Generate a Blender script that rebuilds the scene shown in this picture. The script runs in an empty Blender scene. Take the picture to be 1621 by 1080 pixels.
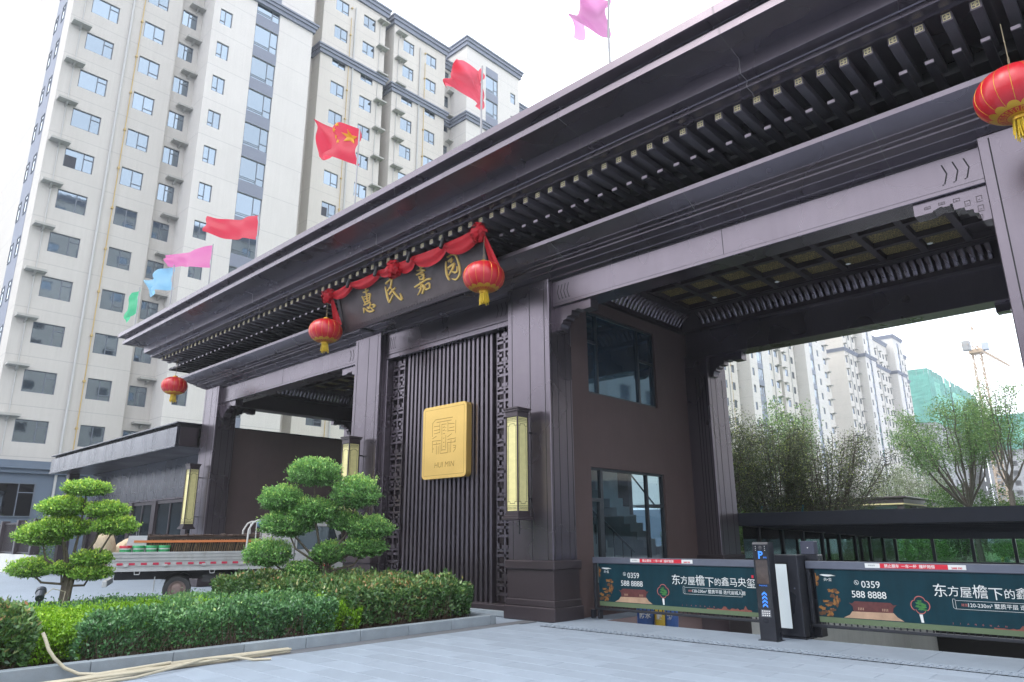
import bpy, bmesh, math, random
import numpy as np
from mathutils import Vector, Matrix
R = math.radians
random.seed(7)
rng = np.random.default_rng(7)
scene = bpy.context.scene
COL = scene.collection

# ------------------------------------------------------------------ camera
cam_d = bpy.data.cameras.new('camera')
cam = bpy.data.objects.new('camera', cam_d)
COL.objects.link(cam)
cam_d.sensor_width = 36.0
cam_d.lens = 1112.45 / 1621.0 * 36.0
cam_d.clip_start = 0.05
cam_d.clip_end = 6000.0
YAW, PITCH, ROLL = -0.75824633, 0.27190479, 0.00577956
_f = Vector((math.sin(YAW) * math.cos(PITCH), math.cos(YAW) * math.cos(PITCH), math.sin(PITCH)))
_r = Vector((math.cos(YAW), -math.sin(YAW), 0.0))
_d = _f.cross(_r)
_r2 = math.cos(ROLL) * _r + math.sin(ROLL) * _d
_d2 = -math.sin(ROLL) * _r + math.cos(ROLL) * _d
_m = Matrix((_r2, -_d2, -_f)).transposed().to_4x4()
_m.translation = Vector((0.0, 0.0, 1.5))
cam.matrix_world = _m
scene.camera = cam

# ------------------------------------------------------------------ sky and light: bright overcast
SUN_EL, SUN_AZ = R(52), R(205)          # azimuth measured from +Y clockwise: behind the camera, to the left
world = bpy.data.worlds.new('World')
scene.world = world
world.use_nodes = True
wn = world.node_tree
wn.nodes.clear()
w_out = wn.nodes.new('ShaderNodeOutputWorld')
w_bg = wn.nodes.new('ShaderNodeBackground')
w_sky = wn.nodes.new('ShaderNodeTexSky')
w_sky.sky_type = 'NISHITA'
w_sky.sun_disc = False
w_sky.sun_elevation = SUN_EL
w_sky.sun_rotation = SUN_AZ
w_sky.dust_density = 4.0
w_mix = wn.nodes.new('ShaderNodeMix')
w_mix.data_type = 'RGBA'
w_mix.inputs[0].default_value = 0.84      # cloud cover hides most of the blue
w_mix.inputs[7].default_value = (14.0, 14.6, 15.7, 1.0)
wn.links.new(w_sky.outputs[0], w_mix.inputs[6])
wn.links.new(w_mix.outputs[2], w_bg.inputs[0])
w_bg.inputs[1].default_value = 0.13
wn.links.new(w_bg.outputs[0], w_out.inputs[0])

sun_d = bpy.data.lights.new('sun', 'SUN')
sun_d.energy = 1.0
sun_d.angle = R(25)
sun_d.color = (1.0, 0.96, 0.9)
sun = bpy.data.objects.new('sun', sun_d)
COL.objects.link(sun)
_sd = Vector((math.sin(SUN_AZ) * math.cos(SUN_EL), math.cos(SUN_AZ) * math.cos(SUN_EL), math.sin(SUN_EL)))
sun.rotation_euler = _sd.to_track_quat('Z', 'Y').to_euler()

scene.view_settings.view_transform = 'Standard'
scene.view_settings.look = 'None'
scene.view_settings.exposure = 0.72
scene.view_settings.gamma = 1.0
scene.view_settings.use_curve_mapping = False
scene.render.engine = 'CYCLES'
scene.cycles.use_denoising = True
scene.cycles.max_bounces = 6
scene.cycles.glossy_bounces = 4
scene.cycles.transmission_bounces = 6
scene.cycles.transparent_max_bounces = 12
scene.cycles.sample_clamp_indirect = 6.0

# ------------------------------------------------------------------ helpers
def tag(o, label=None, cat=None, group=None, kind=None):
    if label: o['label'] = label
    if cat: o['category'] = cat
    if group: o['group'] = group
    if kind: o['kind'] = kind
    return o

def empty(name, loc=(0, 0, 0), label=None, cat=None, group=None, rz=0.0):
    o = bpy.data.objects.new(name, None)
    o.empty_display_size = 0.2
    COL.objects.link(o)
    o.location = loc
    o.rotation_euler = (0, 0, rz)
    return tag(o, label, cat, group)

def place(name, me, parent=None, loc=(0, 0, 0), rot=(0, 0, 0)):
    o = bpy.data.objects.new(name, me)
    COL.objects.link(o)
    o.parent = parent
    o.location = loc
    o.rotation_euler = rot
    return o

def copy_tree(o, parent=None):
    c = o.copy()
    COL.objects.link(c)
    c.parent = parent
    for k in list(o.children):
        copy_tree(k, c)
    return c

class MB:
    """collects shapes; build() links them as ONE mesh object"""
    def __init__(s):
        s.v, s.f, s.mi, s.cur = [], [], [], 0
    def add(s, vs, fs):
        b = len(s.v)
        s.v.extend([tuple(p) for p in vs])
        for f in fs:
            s.f.append(tuple(i + b for i in f)); s.mi.append(s.cur)
        return s
    def quad(s, a, b, c, d): return s.add([a, b, c, d], [(0, 1, 2, 3)])
    def poly(s, pts): return s.add(pts, [tuple(range(len(pts)))])
    def box(s, x0, y0, z0, x1, y1, z1):
        x0, x1 = min(x0, x1), max(x0, x1); y0, y1 = min(y0, y1), max(y0, y1); z0, z1 = min(z0, z1), max(z0, z1)
        v = [(x0,y0,z0),(x1,y0,z0),(x1,y1,z0),(x0,y1,z0),(x0,y0,z1),(x1,y0,z1),(x1,y1,z1),(x0,y1,z1)]
        return s.add(v, [(3,2,1,0),(4,5,6,7),(0,1,5,4),(1,2,6,5),(2,3,7,6),(3,0,4,7)])
    def cbox(s, x0, y0, z0, x1, y1, z1, c=0.01):
        """box with chamfered edges"""
        bm = bmesh.new()
        bmesh.ops.create_cube(bm, size=1.0)
        for q in bm.verts:
            q.co = Vector(((x0+x1)/2 + q.co.x*(x1-x0), (y0+y1)/2 + q.co.y*(y1-y0), (z0+z1)/2 + q.co.z*(z1-z0)))
        bmesh.ops.bevel(bm, geom=bm.edges[:], offset=c, segments=1, affect='EDGES', profile=0.5)
        bmesh.ops.recalc_face_normals(bm, faces=bm.faces)
        bm.verts.index_update()
        s.add([tuple(q.co) for q in bm.verts], [tuple(q.index for q in f.verts) for f in bm.faces])
        bm.free()
        return s
    def prism(s, poly, axis, a, b):
        """poly: 2D points (u,v); extruded along axis 0/1/2 from a to b. (u,v) are the remaining axes in order"""
        def P(u, v, w):
            return {0: (w, u, v), 1: (u, w, v), 2: (u, v, w)}[axis]
        n = len(poly)
        vs = [P(u, v, a) for u, v in poly] + [P(u, v, b) for u, v in poly]
        fs = [tuple(range(n))[::-1], tuple(range(n, 2*n))] + [(i, (i+1) % n, (i+1) % n + n, i + n) for i in range(n)]
        return s.add(vs, fs)
    def tube(s, pts, r, n=8, cap=True):
        pts = [Vector(p) for p in pts]
        rs = r if isinstance(r, (list, tuple)) else [r] * len(pts)
        vs, fs = [], []
        up = None
        for i, p in enumerate(pts):
            t = (pts[min(i+1, len(pts)-1)] - pts[max(i-1, 0)])
            if t.length < 1e-9: t = Vector((0, 0, 1))
            t.normalize()
            if up is None:
                up = Vector((0, 0, 1)) if abs(t.z) < 0.9 else Vector((1, 0, 0))
            a = t.cross(up)
            if a.length < 1e-6: a = t.cross(Vector((0, 1, 0)))
            a.normalize()
            b = a.cross(t).normalized()
            up = b
            for k in range(n):
                th = 2*math.pi*k/n
                vs.append(tuple(p + (a*math.cos(th) + b*math.sin(th))*rs[i]))
        for i in range(len(pts)-1):
            for k in range(n):
                k2 = (k+1) % n
                fs.append((i*n+k, i*n+k2, (i+1)*n+k2, (i+1)*n+k))
        if cap:
            fs.append(tuple(range(n))); fs.append(tuple(range((len(pts)-1)*n, len(pts)*n))[::-1])
        return s.add(vs, fs)
    def lathe(s, prof, n=24, c=(0, 0, 0), axis=2):
        vs, fs = [], []
        for r, z in prof:
            for k in range(n):
                th = 2*math.pi*k/n
                p = (r*math.cos(th), r*math.sin(th), z)
                if axis == 0: p = (p[2], p[0], p[1])
                if axis == 1: p = (p[0], p[2], p[1])
                vs.append((p[0]+c[0], p[1]+c[1], p[2]+c[2]))
        for i in range(len(prof)-1):
            for k in range(n):
                k2 = (k+1) % n
                fs.append((i*n+k, i*n+k2, (i+1)*n+k2, (i+1)*n+k))
        return s.add(vs, fs)
    def mesh(s, name, mats):
        me = bpy.data.meshes.new(name)
        me.from_pydata(s.v, [], s.f)
        if not isinstance(mats, (list, tuple)): mats = [mats]
        for m in mats: me.materials.append(m)
        if len(mats) > 1:
            me.polygons.foreach_set('material_index', s.mi)
        return me
    def build(s, name, mats, parent=None, smooth=False, off=None, fix=True):
        if off is None:
            off = parent_loc(parent)
        if off != (0.0, 0.0, 0.0):
            s.v = [(a-off[0], b-off[1], c-off[2]) for a, b, c in s.v]
        me = s.mesh(name, mats)
        if fix:
            bm = bmesh.new(); bm.from_mesh(me)
            bmesh.ops.recalc_face_normals(bm, faces=bm.faces)
            bm.to_mesh(me); bm.free()
        if smooth:
            shade(me)
        return place(name, me, parent)

def parent_loc(p):
    x = y = z = 0.0
    while p is not None:
        x += p.location[0]; y += p.location[1]; z += p.location[2]
        p = p.parent
    return (x, y, z)

def shade(me, ang=40):
    me.polygons.foreach_set('use_smooth', [True]*len(me.polygons))
    try: me.set_sharp_from_angle(angle=R(ang))
    except Exception: pass

def fast_mesh(name, verts, quads, mat, leaf_tone=None):
    """many quads at once from numpy arrays, one tone value per face in attribute rnd"""
    me = bpy.data.meshes.new(name)
    nv, nq = len(verts), len(quads)
    me.vertices.add(nv); me.vertices.foreach_set('co', np.asarray(verts, dtype=np.float32).ravel())
    k = quads.shape[1]
    me.loops.add(nq*k); me.loops.foreach_set('vertex_index', np.asarray(quads, dtype=np.int32).ravel())
    me.polygons.add(nq)
    me.polygons.foreach_set('loop_start', np.arange(0, nq*k, k, dtype=np.int32))
    me.polygons.foreach_set('loop_total', np.full(nq, k, dtype=np.int32))
    me.update(calc_edges=True)
    if leaf_tone is not None:
        a = me.attributes.new('leaf_tone', 'FLOAT', 'FACE'); a.data.foreach_set('value', np.asarray(leaf_tone, dtype=np.float32))
    me.materials.append(mat)
    return me

# ------------------------------------------------------------------ materials
MATS = {}
def mat(name, col, rough=0.6, metal=0.0, var=0.0, vscale=3.0, bump=0.0, bscale=30.0, spec=0.5, rvar=0.0, orand=0.0,
        coat=0.0, streak=0.0, emit=None, trans=0.0, dirt=None, alpha=1.0, coatr=0.1):
    m = bpy.data.materials.new(name)
    m.use_nodes = True
    nt = m.node_tree
    b = nt.nodes['Principled BSDF']
    L = nt.links.new
    b.inputs['Base Color'].default_value = (*col, 1)
    b.inputs['Roughness'].default_value = rough
    b.inputs['Metallic'].default_value = metal
    b.inputs['Specular IOR Level'].default_value = spec
    if coat:
        b.inputs['Coat Weight'].default_value = coat; b.inputs['Coat Roughness'].default_value = coatr
    if trans: b.inputs['Transmission Weight'].default_value = trans
    if emit:
        b.inputs['Emission Color'].default_value = (*emit[0], 1); b.inputs['Emission Strength'].default_value = emit[1]
    co = nt.nodes.new('ShaderNodeTexCoord')
    src = co.outputs['Object']
    last = None
    def noise(sc, det=6, rough_=0.6, stretch=None):
        n = nt.nodes.new('ShaderNodeTexNoise')
        n.inputs['Scale'].default_value = sc; n.inputs['Detail'].default_value = det; n.inputs['Roughness'].default_value = rough_
        if stretch:
            mp = nt.nodes.new('ShaderNodeMapping'); mp.inputs['Scale'].default_value = stretch
            L(src, mp.inputs['Vector']); L(mp.outputs[0], n.inputs['Vector'])
        else:
            L(src, n.inputs['Vector'])
        return n.outputs['Fac']
    def mul(a, lo, hi, colin):
        mr = nt.nodes.new('ShaderNodeMapRange'); mr.inputs['From Min'].default_value = 0.25; mr.inputs['From Max'].default_value = 0.75
        mr.inputs['To Min'].default_value = lo; mr.inputs['To Max'].default_value = hi
        L(a, mr.inputs['Value'])
        mx = nt.nodes.new('ShaderNodeMix'); mx.data_type = 'RGBA'; mx.blend_type = 'MULTIPLY'; mx.inputs[0].default_value = 1.0
        if colin is None: mx.inputs[6].default_value = (*col, 1)
        else: L(colin, mx.inputs[6])
        L(mr.outputs[0], mx.inputs[7])
        return mx.outputs[2]
    if var: last = mul(noise(vscale), 1-var, 1+var, last)
    if streak: last = mul(noise(1.0, 4, 0.6, (9.0, 9.0, 0.35)), 1-streak, 1+streak*0.5, last)
    if dirt:
        n = noise(dirt[1], 8, 0.7)
        cr = nt.nodes.new('ShaderNodeMapRange'); cr.inputs['From Min'].default_value = 0.55; cr.inputs['From Max'].default_value = 0.72
        cr.inputs['To Max'].default_value = dirt[2]
        L(n, cr.inputs['Value'])
        mx = nt.nodes.new('ShaderNodeMix'); mx.data_type = 'RGBA'
        L(cr.outputs[0], mx.inputs[0])
        if last is None: mx.inputs[6].default_value = (*col, 1)
        else: L(last, mx.inputs[6])
        mx.inputs[7].default_value = (*dirt[0], 1)
        last = mx.outputs[2]
    if orand:
        oi = nt.nodes.new('ShaderNodeObjectInfo')
        mr = nt.nodes.new('ShaderNodeMapRange'); mr.inputs['To Min'].default_value = 1-orand; mr.inputs['To Max'].default_value = 1+orand
        L(oi.outputs['Random'], mr.inputs['Value'])
        mx = nt.nodes.new('ShaderNodeMix'); mx.data_type = 'RGBA'; mx.blend_type = 'MULTIPLY'; mx.inputs[0].default_value = 1.0
        if last is None: mx.inputs[6].default_value = (*col, 1)
        else: L(last, mx.inputs[6])
        L(mr.outputs[0], mx.inputs[7]); last = mx.outputs[2]
    if last is not None: L(last, b.inputs['Base Color'])
    if rvar:
        mr = nt.nodes.new('ShaderNodeMapRange'); mr.inputs['From Min'].default_value = 0.3; mr.inputs['From Max'].default_value = 0.7
        mr.inputs['To Min'].default_value = max(0.02, rough-rvar); mr.inputs['To Max'].default_value = min(1, rough+rvar)
        L(noise(vscale*0.7+0.3, 1.5), mr.inputs['Value']); L(mr.outputs[0], b.inputs['Roughness'])
    if bump:
        bp = nt.nodes.new('ShaderNodeBump'); bp.inputs['Strength'].default_value = bump; bp.inputs['Distance'].default_value = 0.02
        L(noise(bscale, 4), bp.inputs['Height']); L(bp.outputs[0], b.inputs['Normal'])
    MATS[name] = m
    return m

def leaf_mat(name, cols, rough=0.45, transl=0.25, spec=0.4):
    """foliage: colour picked per leaf by the face attribute rnd"""
    m = bpy.data.materials.new(name); m.use_nodes = True
    nt = m.node_tree; L = nt.links.new
    b = nt.nodes['Principled BSDF']
    at = nt.nodes.new('ShaderNodeAttribute'); at.attribute_name = 'leaf_tone'
    cr = nt.nodes.new('ShaderNodeValToRGB')
    el = cr.color_ramp.elements
    el[0].position = cols[0][0]; el[0].color = (*cols[0][1], 1)
    el[1].position = cols[-1][0]; el[1].color = (*cols[-1][1], 1)
    for p, c in cols[1:-1]:
        e = el.new(p); e.color = (*c, 1)
    L(at.outputs['Fac'], cr.inputs[0]); L(cr.outputs[0], b.inputs['Base Color'])
    b.inputs['Roughness'].default_value = rough
    b.inputs['Specular IOR Level'].default_value = spec
    out = nt.nodes['Material Output']
    tr = nt.nodes.new('ShaderNodeBsdfTranslucent'); L(cr.outputs[0], tr.inputs[0])
    ms = nt.nodes.new('ShaderNodeMixShader'); ms.inputs[0].default_value = transl
    L(b.outputs[0], ms.inputs[1]); L(tr.outputs[0], ms.inputs[2]); L(ms.outputs[0], out.inputs[0])
    MATS[name] = m
    return m

def glass_mat(name, col=(0.75, 0.88, 0.85), alpha=0.35, rough=0.02):
    """clear sheet: mirror reflection by fresnel over a tinted see-through body"""
    m = bpy.data.materials.new(name); m.use_nodes = True
    nt = m.node_tree; L = nt.links.new
    nt.nodes.remove(nt.nodes['Principled BSDF'])
    out = nt.nodes['Material Output']
    t = nt.nodes.new('ShaderNodeBsdfTransparent'); t.inputs[0].default_value = (*col, 1)
    g = nt.nodes.new('ShaderNodeBsdfGlossy'); g.inputs['Roughness'].default_value = rough
    fr = nt.nodes.new('ShaderNodeFresnel'); fr.inputs[0].default_value = 1.5
    ad = nt.nodes.new('ShaderNodeMath'); ad.operation = 'ADD'; ad.inputs[1].default_value = alpha
    ad.use_clamp = True
    L(fr.outputs[0], ad.inputs[0])
    ms = nt.nodes.new('ShaderNodeMixShader')
    L(ad.outputs[0], ms.inputs[0]); L(t.outputs[0], ms.inputs[1]); L(g.outputs[0], ms.inputs[2]); L(ms.outputs[0], out.inputs[0])
    MATS[name] = m
    return m

BRONZE = mat('bronze_panel', (0.160, 0.138, 0.160), 0.28, 0.84, var=0.06, vscale=0.9, rvar=0.03, streak=0.05, orand=0.05, dirt=((0.22, 0.20, 0.20), 1.7, 0.16))
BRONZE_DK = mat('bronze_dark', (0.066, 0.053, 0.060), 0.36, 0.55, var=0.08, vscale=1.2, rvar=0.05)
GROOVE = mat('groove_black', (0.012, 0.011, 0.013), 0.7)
BROWN_WALL = mat('brown_stucco', (0.072, 0.046, 0.045), 0.75, var=0.10, vscale=2.0, bump=0.12, bscale=60, streak=0.06)
GOLD = mat('gold_plate', (0.66, 0.44, 0.13), 0.34, 0.55, var=0.06, vscale=2.0, rvar=0.06)
GOLD_DK = mat('gold_engraving', (0.28, 0.17, 0.03), 0.5, 0.4)
GOLD_LET = mat('gold_letter', (0.72, 0.50, 0.16), 0.36, 0.55, bump=0.1, bscale=40)
GOLD_TRIM = mat('gold_filigree', (0.72, 0.62, 0.33), 0.45, 0.15)
IVORY = mat('rafter_cap', (0.52, 0.46, 0.32), 0.5, 0.2)

def holed(mb, u0, u1, v0, v1, holes, P, depth=None):
    """rectangle in (u,v) with rectangular openings; P(u,v,d) gives the point d behind the face; reveals if depth"""
    us = sorted({round(x, 4) for x in [u0, u1] + [h[0] for h in holes] + [h[1] for h in holes] if u0 - 1e-6 <= x <= u1 + 1e-6})
    vs = sorted({round(x, 4) for x in [v0, v1] + [h[2] for h in holes] + [h[3] for h in holes] if v0 - 1e-6 <= x <= v1 + 1e-6})
    for j in range(len(vs)-1):
        vm = (vs[j]+vs[j+1])/2
        row = [h for h in holes if h[2] < vm < h[3]]
        start = None
        for i in range(len(us)-1):
            um = (us[i]+us[i+1])/2
            inside = any(h[0] < um < h[1] for h in row)
            if inside:
                if start is not None:
                    mb.quad(P(start, vs[j], 0), P(us[i], vs[j], 0), P(us[i], vs[j+1], 0), P(start, vs[j+1], 0)); start = None
            elif start is None:
                start = us[i]
        if start is not None:
            mb.quad(P(start, vs[j], 0), P(us[-1], vs[j], 0), P(us[-1], vs[j+1], 0), P(start, vs[j+1], 0))
    if depth:
        for a, b, c, d in holes:
            mb.quad(P(a, c, 0), P(a, d, 0), P(a, d, depth), P(a, c, depth))
            mb.quad(P(b, c, 0), P(b, d, 0), P(b, d, depth), P(b, c, depth))
            mb.quad(P(a, c, 0), P(b, c, 0), P(b, c, depth), P(a, c, depth))
            mb.quad(P(a, d, 0), P(b, d, 0), P(b, d, depth), P(a, d, depth))
    return mb

# ------------------------------------------------------------------ ground, ramp, kerbs
GRANITE = mat('pale_granite', (0.238, 0.284, 0.342), 0.62, var=0.10, vscale=2.2, bump=0.06, bscale=90, orand=0.07, dirt=((0.165, 0.195, 0.235), 0.8, 0.55))
GRANITE2 = mat('pale_granite_far', (0.232, 0.278, 0.335), 0.62, var=0.10, vscale=0.35, bump=0.06, bscale=90, dirt=((0.19, 0.2, 0.215), 0.5, 0.4))
GRANITE_DK = mat('dark_granite', (0.115, 0.122, 0.135), 0.6, var=0.12, vscale=6, bump=0.06, bscale=90, orand=0.06)
KERB = mat('kerb_granite', (0.23, 0.268, 0.30), 0.65, var=0.12, vscale=5, bump=0.1, bscale=70, orand=0.10, dirt=((0.2, 0.195, 0.17), 3.0, 0.3))
JOINT = mat('joint_mortar', (0.17, 0.185, 0.205), 0.9, var=0.15, vscale=8)
CONCRETE = mat('pale_concrete', (0.58, 0.585, 0.56), 0.8, var=0.07, vscale=1.5, streak=0.10, bump=0.08, bscale=30)
ASPHALT = mat('dark_ramp_concrete', (0.26, 0.26, 0.26), 0.85, var=0.2, vscale=3)
SOIL = mat('soil', (0.06, 0.045, 0.032), 0.95, var=0.35, vscale=9, bump=0.5, bscale=25)
BLACK = mat('void_black', (0.006, 0.006, 0.007), 0.9)

RX0, RX1, RY0, RY1 = -8.42, -0.95, 11.30, 33.0      # the opening where the garage ramp goes down
g = MB()
holed(g, -2500, 2500, -2500, 2500, [(RX0, RX1, RY0, RY1)], lambda u, v, d: (u, v, -0.016 - d))
ground = g.build('ground', GRANITE2, fix=False)
tag(ground, kind='structure')
ground_loc = (0, 0, 0)

# paving slabs of the forecourt, each a piece of the ground
PX0, PX1, PY0, PY1 = -9.20, 1.15, 1.35, 9.84
base = MB(); base.box(PX0-0.02, PY0, -0.0155, PX1+0.02, PY1+0.02, -0.012)
jo = base.build('joint_bed', JOINT, ground)
SW, SD = 0.90, 0.36
slab_mesh = MB().cbox(0, 0, -0.0115, SW-0.006, SD-0.006, 0.0, 0.003).mesh('paving_slab', GRANITE)
half_mesh = MB().cbox(0, 0, -0.0115, SW/2-0.006, SD-0.006, 0.0, 0.003).mesh('paving_slab', GRANITE)
ny = int((PY1-PY0)/SD)
n_sl = 0
for j in range(ny):
    y = PY1 - (j+1)*SD
    x = PX0
    if j % 2:
        place('paving_slab', half_mesh, ground, (x, y, random.uniform(-0.0012, 0.0))); x += SW/2
    while x + SW <= PX1 + 0.01:
        place('paving_slab', slab_mesh, ground, (x, y, random.uniform(-0.0012, 0.0))); x += SW; n_sl += 1
    if x + SW/2 <= PX1 + 0.01:
        place('paving_slab', half_mesh, ground, (x, y, random.uniform(-0.0012, 0.0)))
# dark border setts along the planter kerb
bd = MB().cbox(0, 0, -0.0115, 0.30, 0.594, 0.0, 0.003).mesh('border_sett', GRANITE_DK)
for k in range(15):
    place('border_sett', bd, ground, (-9.512, 1.35 + 0.6*k, 0))
# drain covers with slots across the drive
slots = []
for a in range(4):
    for b in range(2):
        slots.append((0.035 + a*0.09, 0.075 + a*0.09, 0.05 + b*0.125, 0.125 + b*0.125))
dm = MB()
holed(dm, 0, 0.392, 0, 0.29, slots, lambda u, v, d: (u + 0.18*(v-0.14)*0, v, 0.0 - d), 0.05)
dm.box(0, 0, -0.06, 0.392, 0.29, -0.052)
drain_mesh = dm.mesh('drain_cover', [GRANITE, BLACK])
drain_mesh.polygons.foreach_set('material_index', [0]*(len(drain_mesh.polygons)-6) + [1]*6)
for k in range(21):
    place('drain_cover', drain_mesh, ground, (-8.80 + 0.4*k, 9.885, 0.001))
# plain stone strip between the drain and the ramp edge
st = MB().cbox(0, 0, -0.0115, 0.995, 1.095, 0.0, 0.003).mesh('threshold_slab', GRANITE)
for k in range(8):
    place('threshold_slab', st, ground, (-8.82 + 1.0*k, 10.19, 0))

# ramp down to the garage
rp = MB()
def ramp_z(y): return -0.155*(y-RY0) if y < 30 else -0.155*(30-RY0)
rp.quad((RX0, RY0, -0.012), (RX1, RY0, -0.012), (RX1, 30, ramp_z(30)), (RX0, 30, ramp_z(30)))
ramp = tag(rp.build('garage_ramp', ASPHALT, fix=False), kind='structure')
rw = MB(); rw.box(RX0-0.35, 17.0, -3.2, RX0, 30.0, 0.52)
rw.box(RX0, 29.7, -3.2, RX1, 30.0, 0.5)
tag(rw.build('ramp_retaining_wall', CONCRETE), 'pale concrete side wall of the sunken garage ramp beneath the glazing', 'wall')
rw = MB(); rw.box(RX1, RY0, -3.2, RX1+0.3, 30.0, 0.5)
tag(rw.build('ramp_parapet', CONCRETE), 'concrete parapet on the far right side of the garage ramp', 'wall')
rd = MB(); rd.box(RX0+0.9, 29.60, -3.0, RX1-0.5, 29.69, -0.55)
gd = tag(rd.build('garage_opening', BLACK), 'dark garage opening at the bottom of the ramp', 'garage door')  # solid black panel, the unlit garage interior put into its colour

# planter island
PLX0, PLX1, PLY0, PLY1 = -15.0, -9.52, -3.0, 9.60
pl = empty('planter', (-12.3, 3.5, 0), 'raised granite-edged planter bed in front of the gatehouse pier', 'planter')
MB().box(PLX0+0.12, PLY0+0.12, -0.01, PLX1-0.12, PLY1-0.12, 0.09).build('soil_bed', SOIL, pl)
KL = 0.92
kmesh = MB().cbox(-0.07, 0.003, -0.012, 0.07, KL-0.003, 0.155, 0.008).mesh('kerb_stone', KERB)
o0 = parent_loc(pl)
nk = int((PLY1-PLY0)/KL)
for side in (PLX1-0.07, PLX0+0.07):
    for k in range(nk):
        place('kerb_stone', kmesh, pl, (side-o0[0], PLY1-(k+1)*KL-o0[1]-0.145, random.uniform(-0.004, 0)))
kx = MB().cbox(0.003, -0.07, -0.012, 0.91, 0.07, 0.155, 0.008).mesh('kerb_stone', KERB)
for k in range(6):
    place('kerb_stone', kx, pl, (PLX0 + k*0.913 - o0[0], PLY1-0.07-o0[1], 0))

# ------------------------------------------------------------------ apartment towers
FL, SILL0 = 2.955, 6.96
W_WHITE = mat('tower_white', (0.58, 0.555, 0.525), 0.85, var=0.04, vscale=0.4, streak=0.05)
W_GREY = mat('tower_warm_grey', (0.48, 0.458, 0.425), 0.85, var=0.04, vscale=0.4, streak=0.06)
W_CREAM = mat('tower_cream', (0.55, 0.518, 0.472), 0.85, var=0.04, vscale=0.4, streak=0.06)
W_BAND = mat('tower_blue_band', (0.185, 0.205, 0.26), 0.7, var=0.05, vscale=1)
W_PODIUM = mat('podium_slate', (0.105, 0.138, 0.185), 0.75, var=0.06, vscale=1)
W_LEDGE = mat('ledge_concrete', (0.36, 0.355, 0.33), 0.85, var=0.08, vscale=2)
W_PIPE = mat('pipe_pale', (0.45, 0.45, 0.44), 0.6)
W_GAS = mat('pipe_yellow', (0.46, 0.33, 0.13), 0.5)
W_FRAME = mat('window_frame_grey', (0.10, 0.12, 0.15), 0.5)
W_GLASS = mat('window_glass', (0.215, 0.265, 0.315), 0.03, 1.0, bump=0.04, bscale=1.2, orand=0.16)
W_DARK = mat('open_window_dark', (0.02, 0.025, 0.04), 0.6)
for nm in ('tower_white', 'tower_warm_grey', 'tower_cream'):
    # fine slab joint at every storey
    m = MATS[nm]; nt = m.node_tree; b = nt.nodes['Principled BSDF']
    src = b.inputs['Base Color'].links[0].from_socket
    ge = nt.nodes.new('ShaderNodeNewGeometry'); sp = nt.nodes.new('ShaderNodeSeparateXYZ'); nt.links.new(ge.outputs['Position'], sp.inputs[0])
    md = nt.nodes.new('ShaderNodeMath'); md.operation = 'MODULO'; ad = nt.nodes.new('ShaderNodeMath'); ad.operation = 'ADD'
    ad.inputs[1].default_value = FL*10 - (SILL0 - 0.85); nt.links.new(sp.outputs[2], ad.inputs[0]); nt.links.new(ad.outputs[0], md.inputs[0]); md.inputs[1].default_value = FL
    lt = nt.nodes.new('ShaderNodeMath'); lt.operation = 'LESS_THAN'; lt.inputs[1].default_value = 0.035; nt.links.new(md.outputs[0], lt.inputs[0])
    mu = nt.nodes.new('ShaderNodeMath'); mu.operation = 'MULTIPLY'; mu.inputs[1].default_value = 0.45; nt.links.new(lt.outputs[0], mu.inputs[0])
    mx = nt.nodes.new('ShaderNodeMix'); mx.data_type = 'RGBA'; nt.links.new(mu.outputs[0], mx.inputs[0]); nt.links.new(src, mx.inputs[6])
    mx.inputs[7].default_value = (0.2, 0.2, 0.21, 1); nt.links.new(mx.outputs[2], b.inputs['Base Color'])

WCACHE = {}
def window_meshes(w, h, style):
    """frame (local: y along the wall 0..w, z 0..h, x = depth, 0 at the wall face) and glass"""
    key = (round(w, 2), round(h, 2), style)
    if key in WCACHE: return WCACHE[key]
    fr, gl, dk = MB(), MB(), MB()
    t, x0, x1 = 0.055, -0.13, -0.07
    def bar(ya, yb, za, zb): fr.box(x0, ya, za, x1, yb, zb)
    bar(0, w, 0, t); bar(0, w, h-t, h); bar(0, t, t, h-t); bar(w-t, w, t, h-t)
    if style == 'A':       # wide light left, split light right
        m = w*0.64; bar(m, m+t, t, h-t); bar(m+t, w-t, h*0.70, h*0.70+t)
    elif style == 'B':
        m = w*0.50; bar(m, m+t, t, h-t); bar(m+t, w-t, h*0.24, h*0.24+t)
    elif style == 'C':
        m = w*0.42; bar(m, m+t, t, h-t); bar(m+t, w-t, h*0.68, h*0.68+t)
    elif style == 'D':
        m = w*0.42; bar(m, m+t, t, h-t); bar(t, m, h*0.22, h*0.22+t)
    elif style == 'E':     # tall landing light with low rail
        m = w*0.66; bar(m, m+t, t, h-t); bar(m+t, w-t, h*0.30, h*0.30+t); bar(t, m, 0.20, 0.235); bar(t, m, 0.34, 0.36)
    elif style == 'S':
        bar(t, w-t, h*0.68, h*0.68+t)
    gl.quad((-0.10, t, t), (-0.10, w-t, t), (-0.10, w-t, h-t), (-0.10, t, h-t))
    WCACHE[key] = (fr.mesh('window', W_FRAME), gl.mesh('pane', W_GLASS))
    return WCACHE[key]

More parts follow.
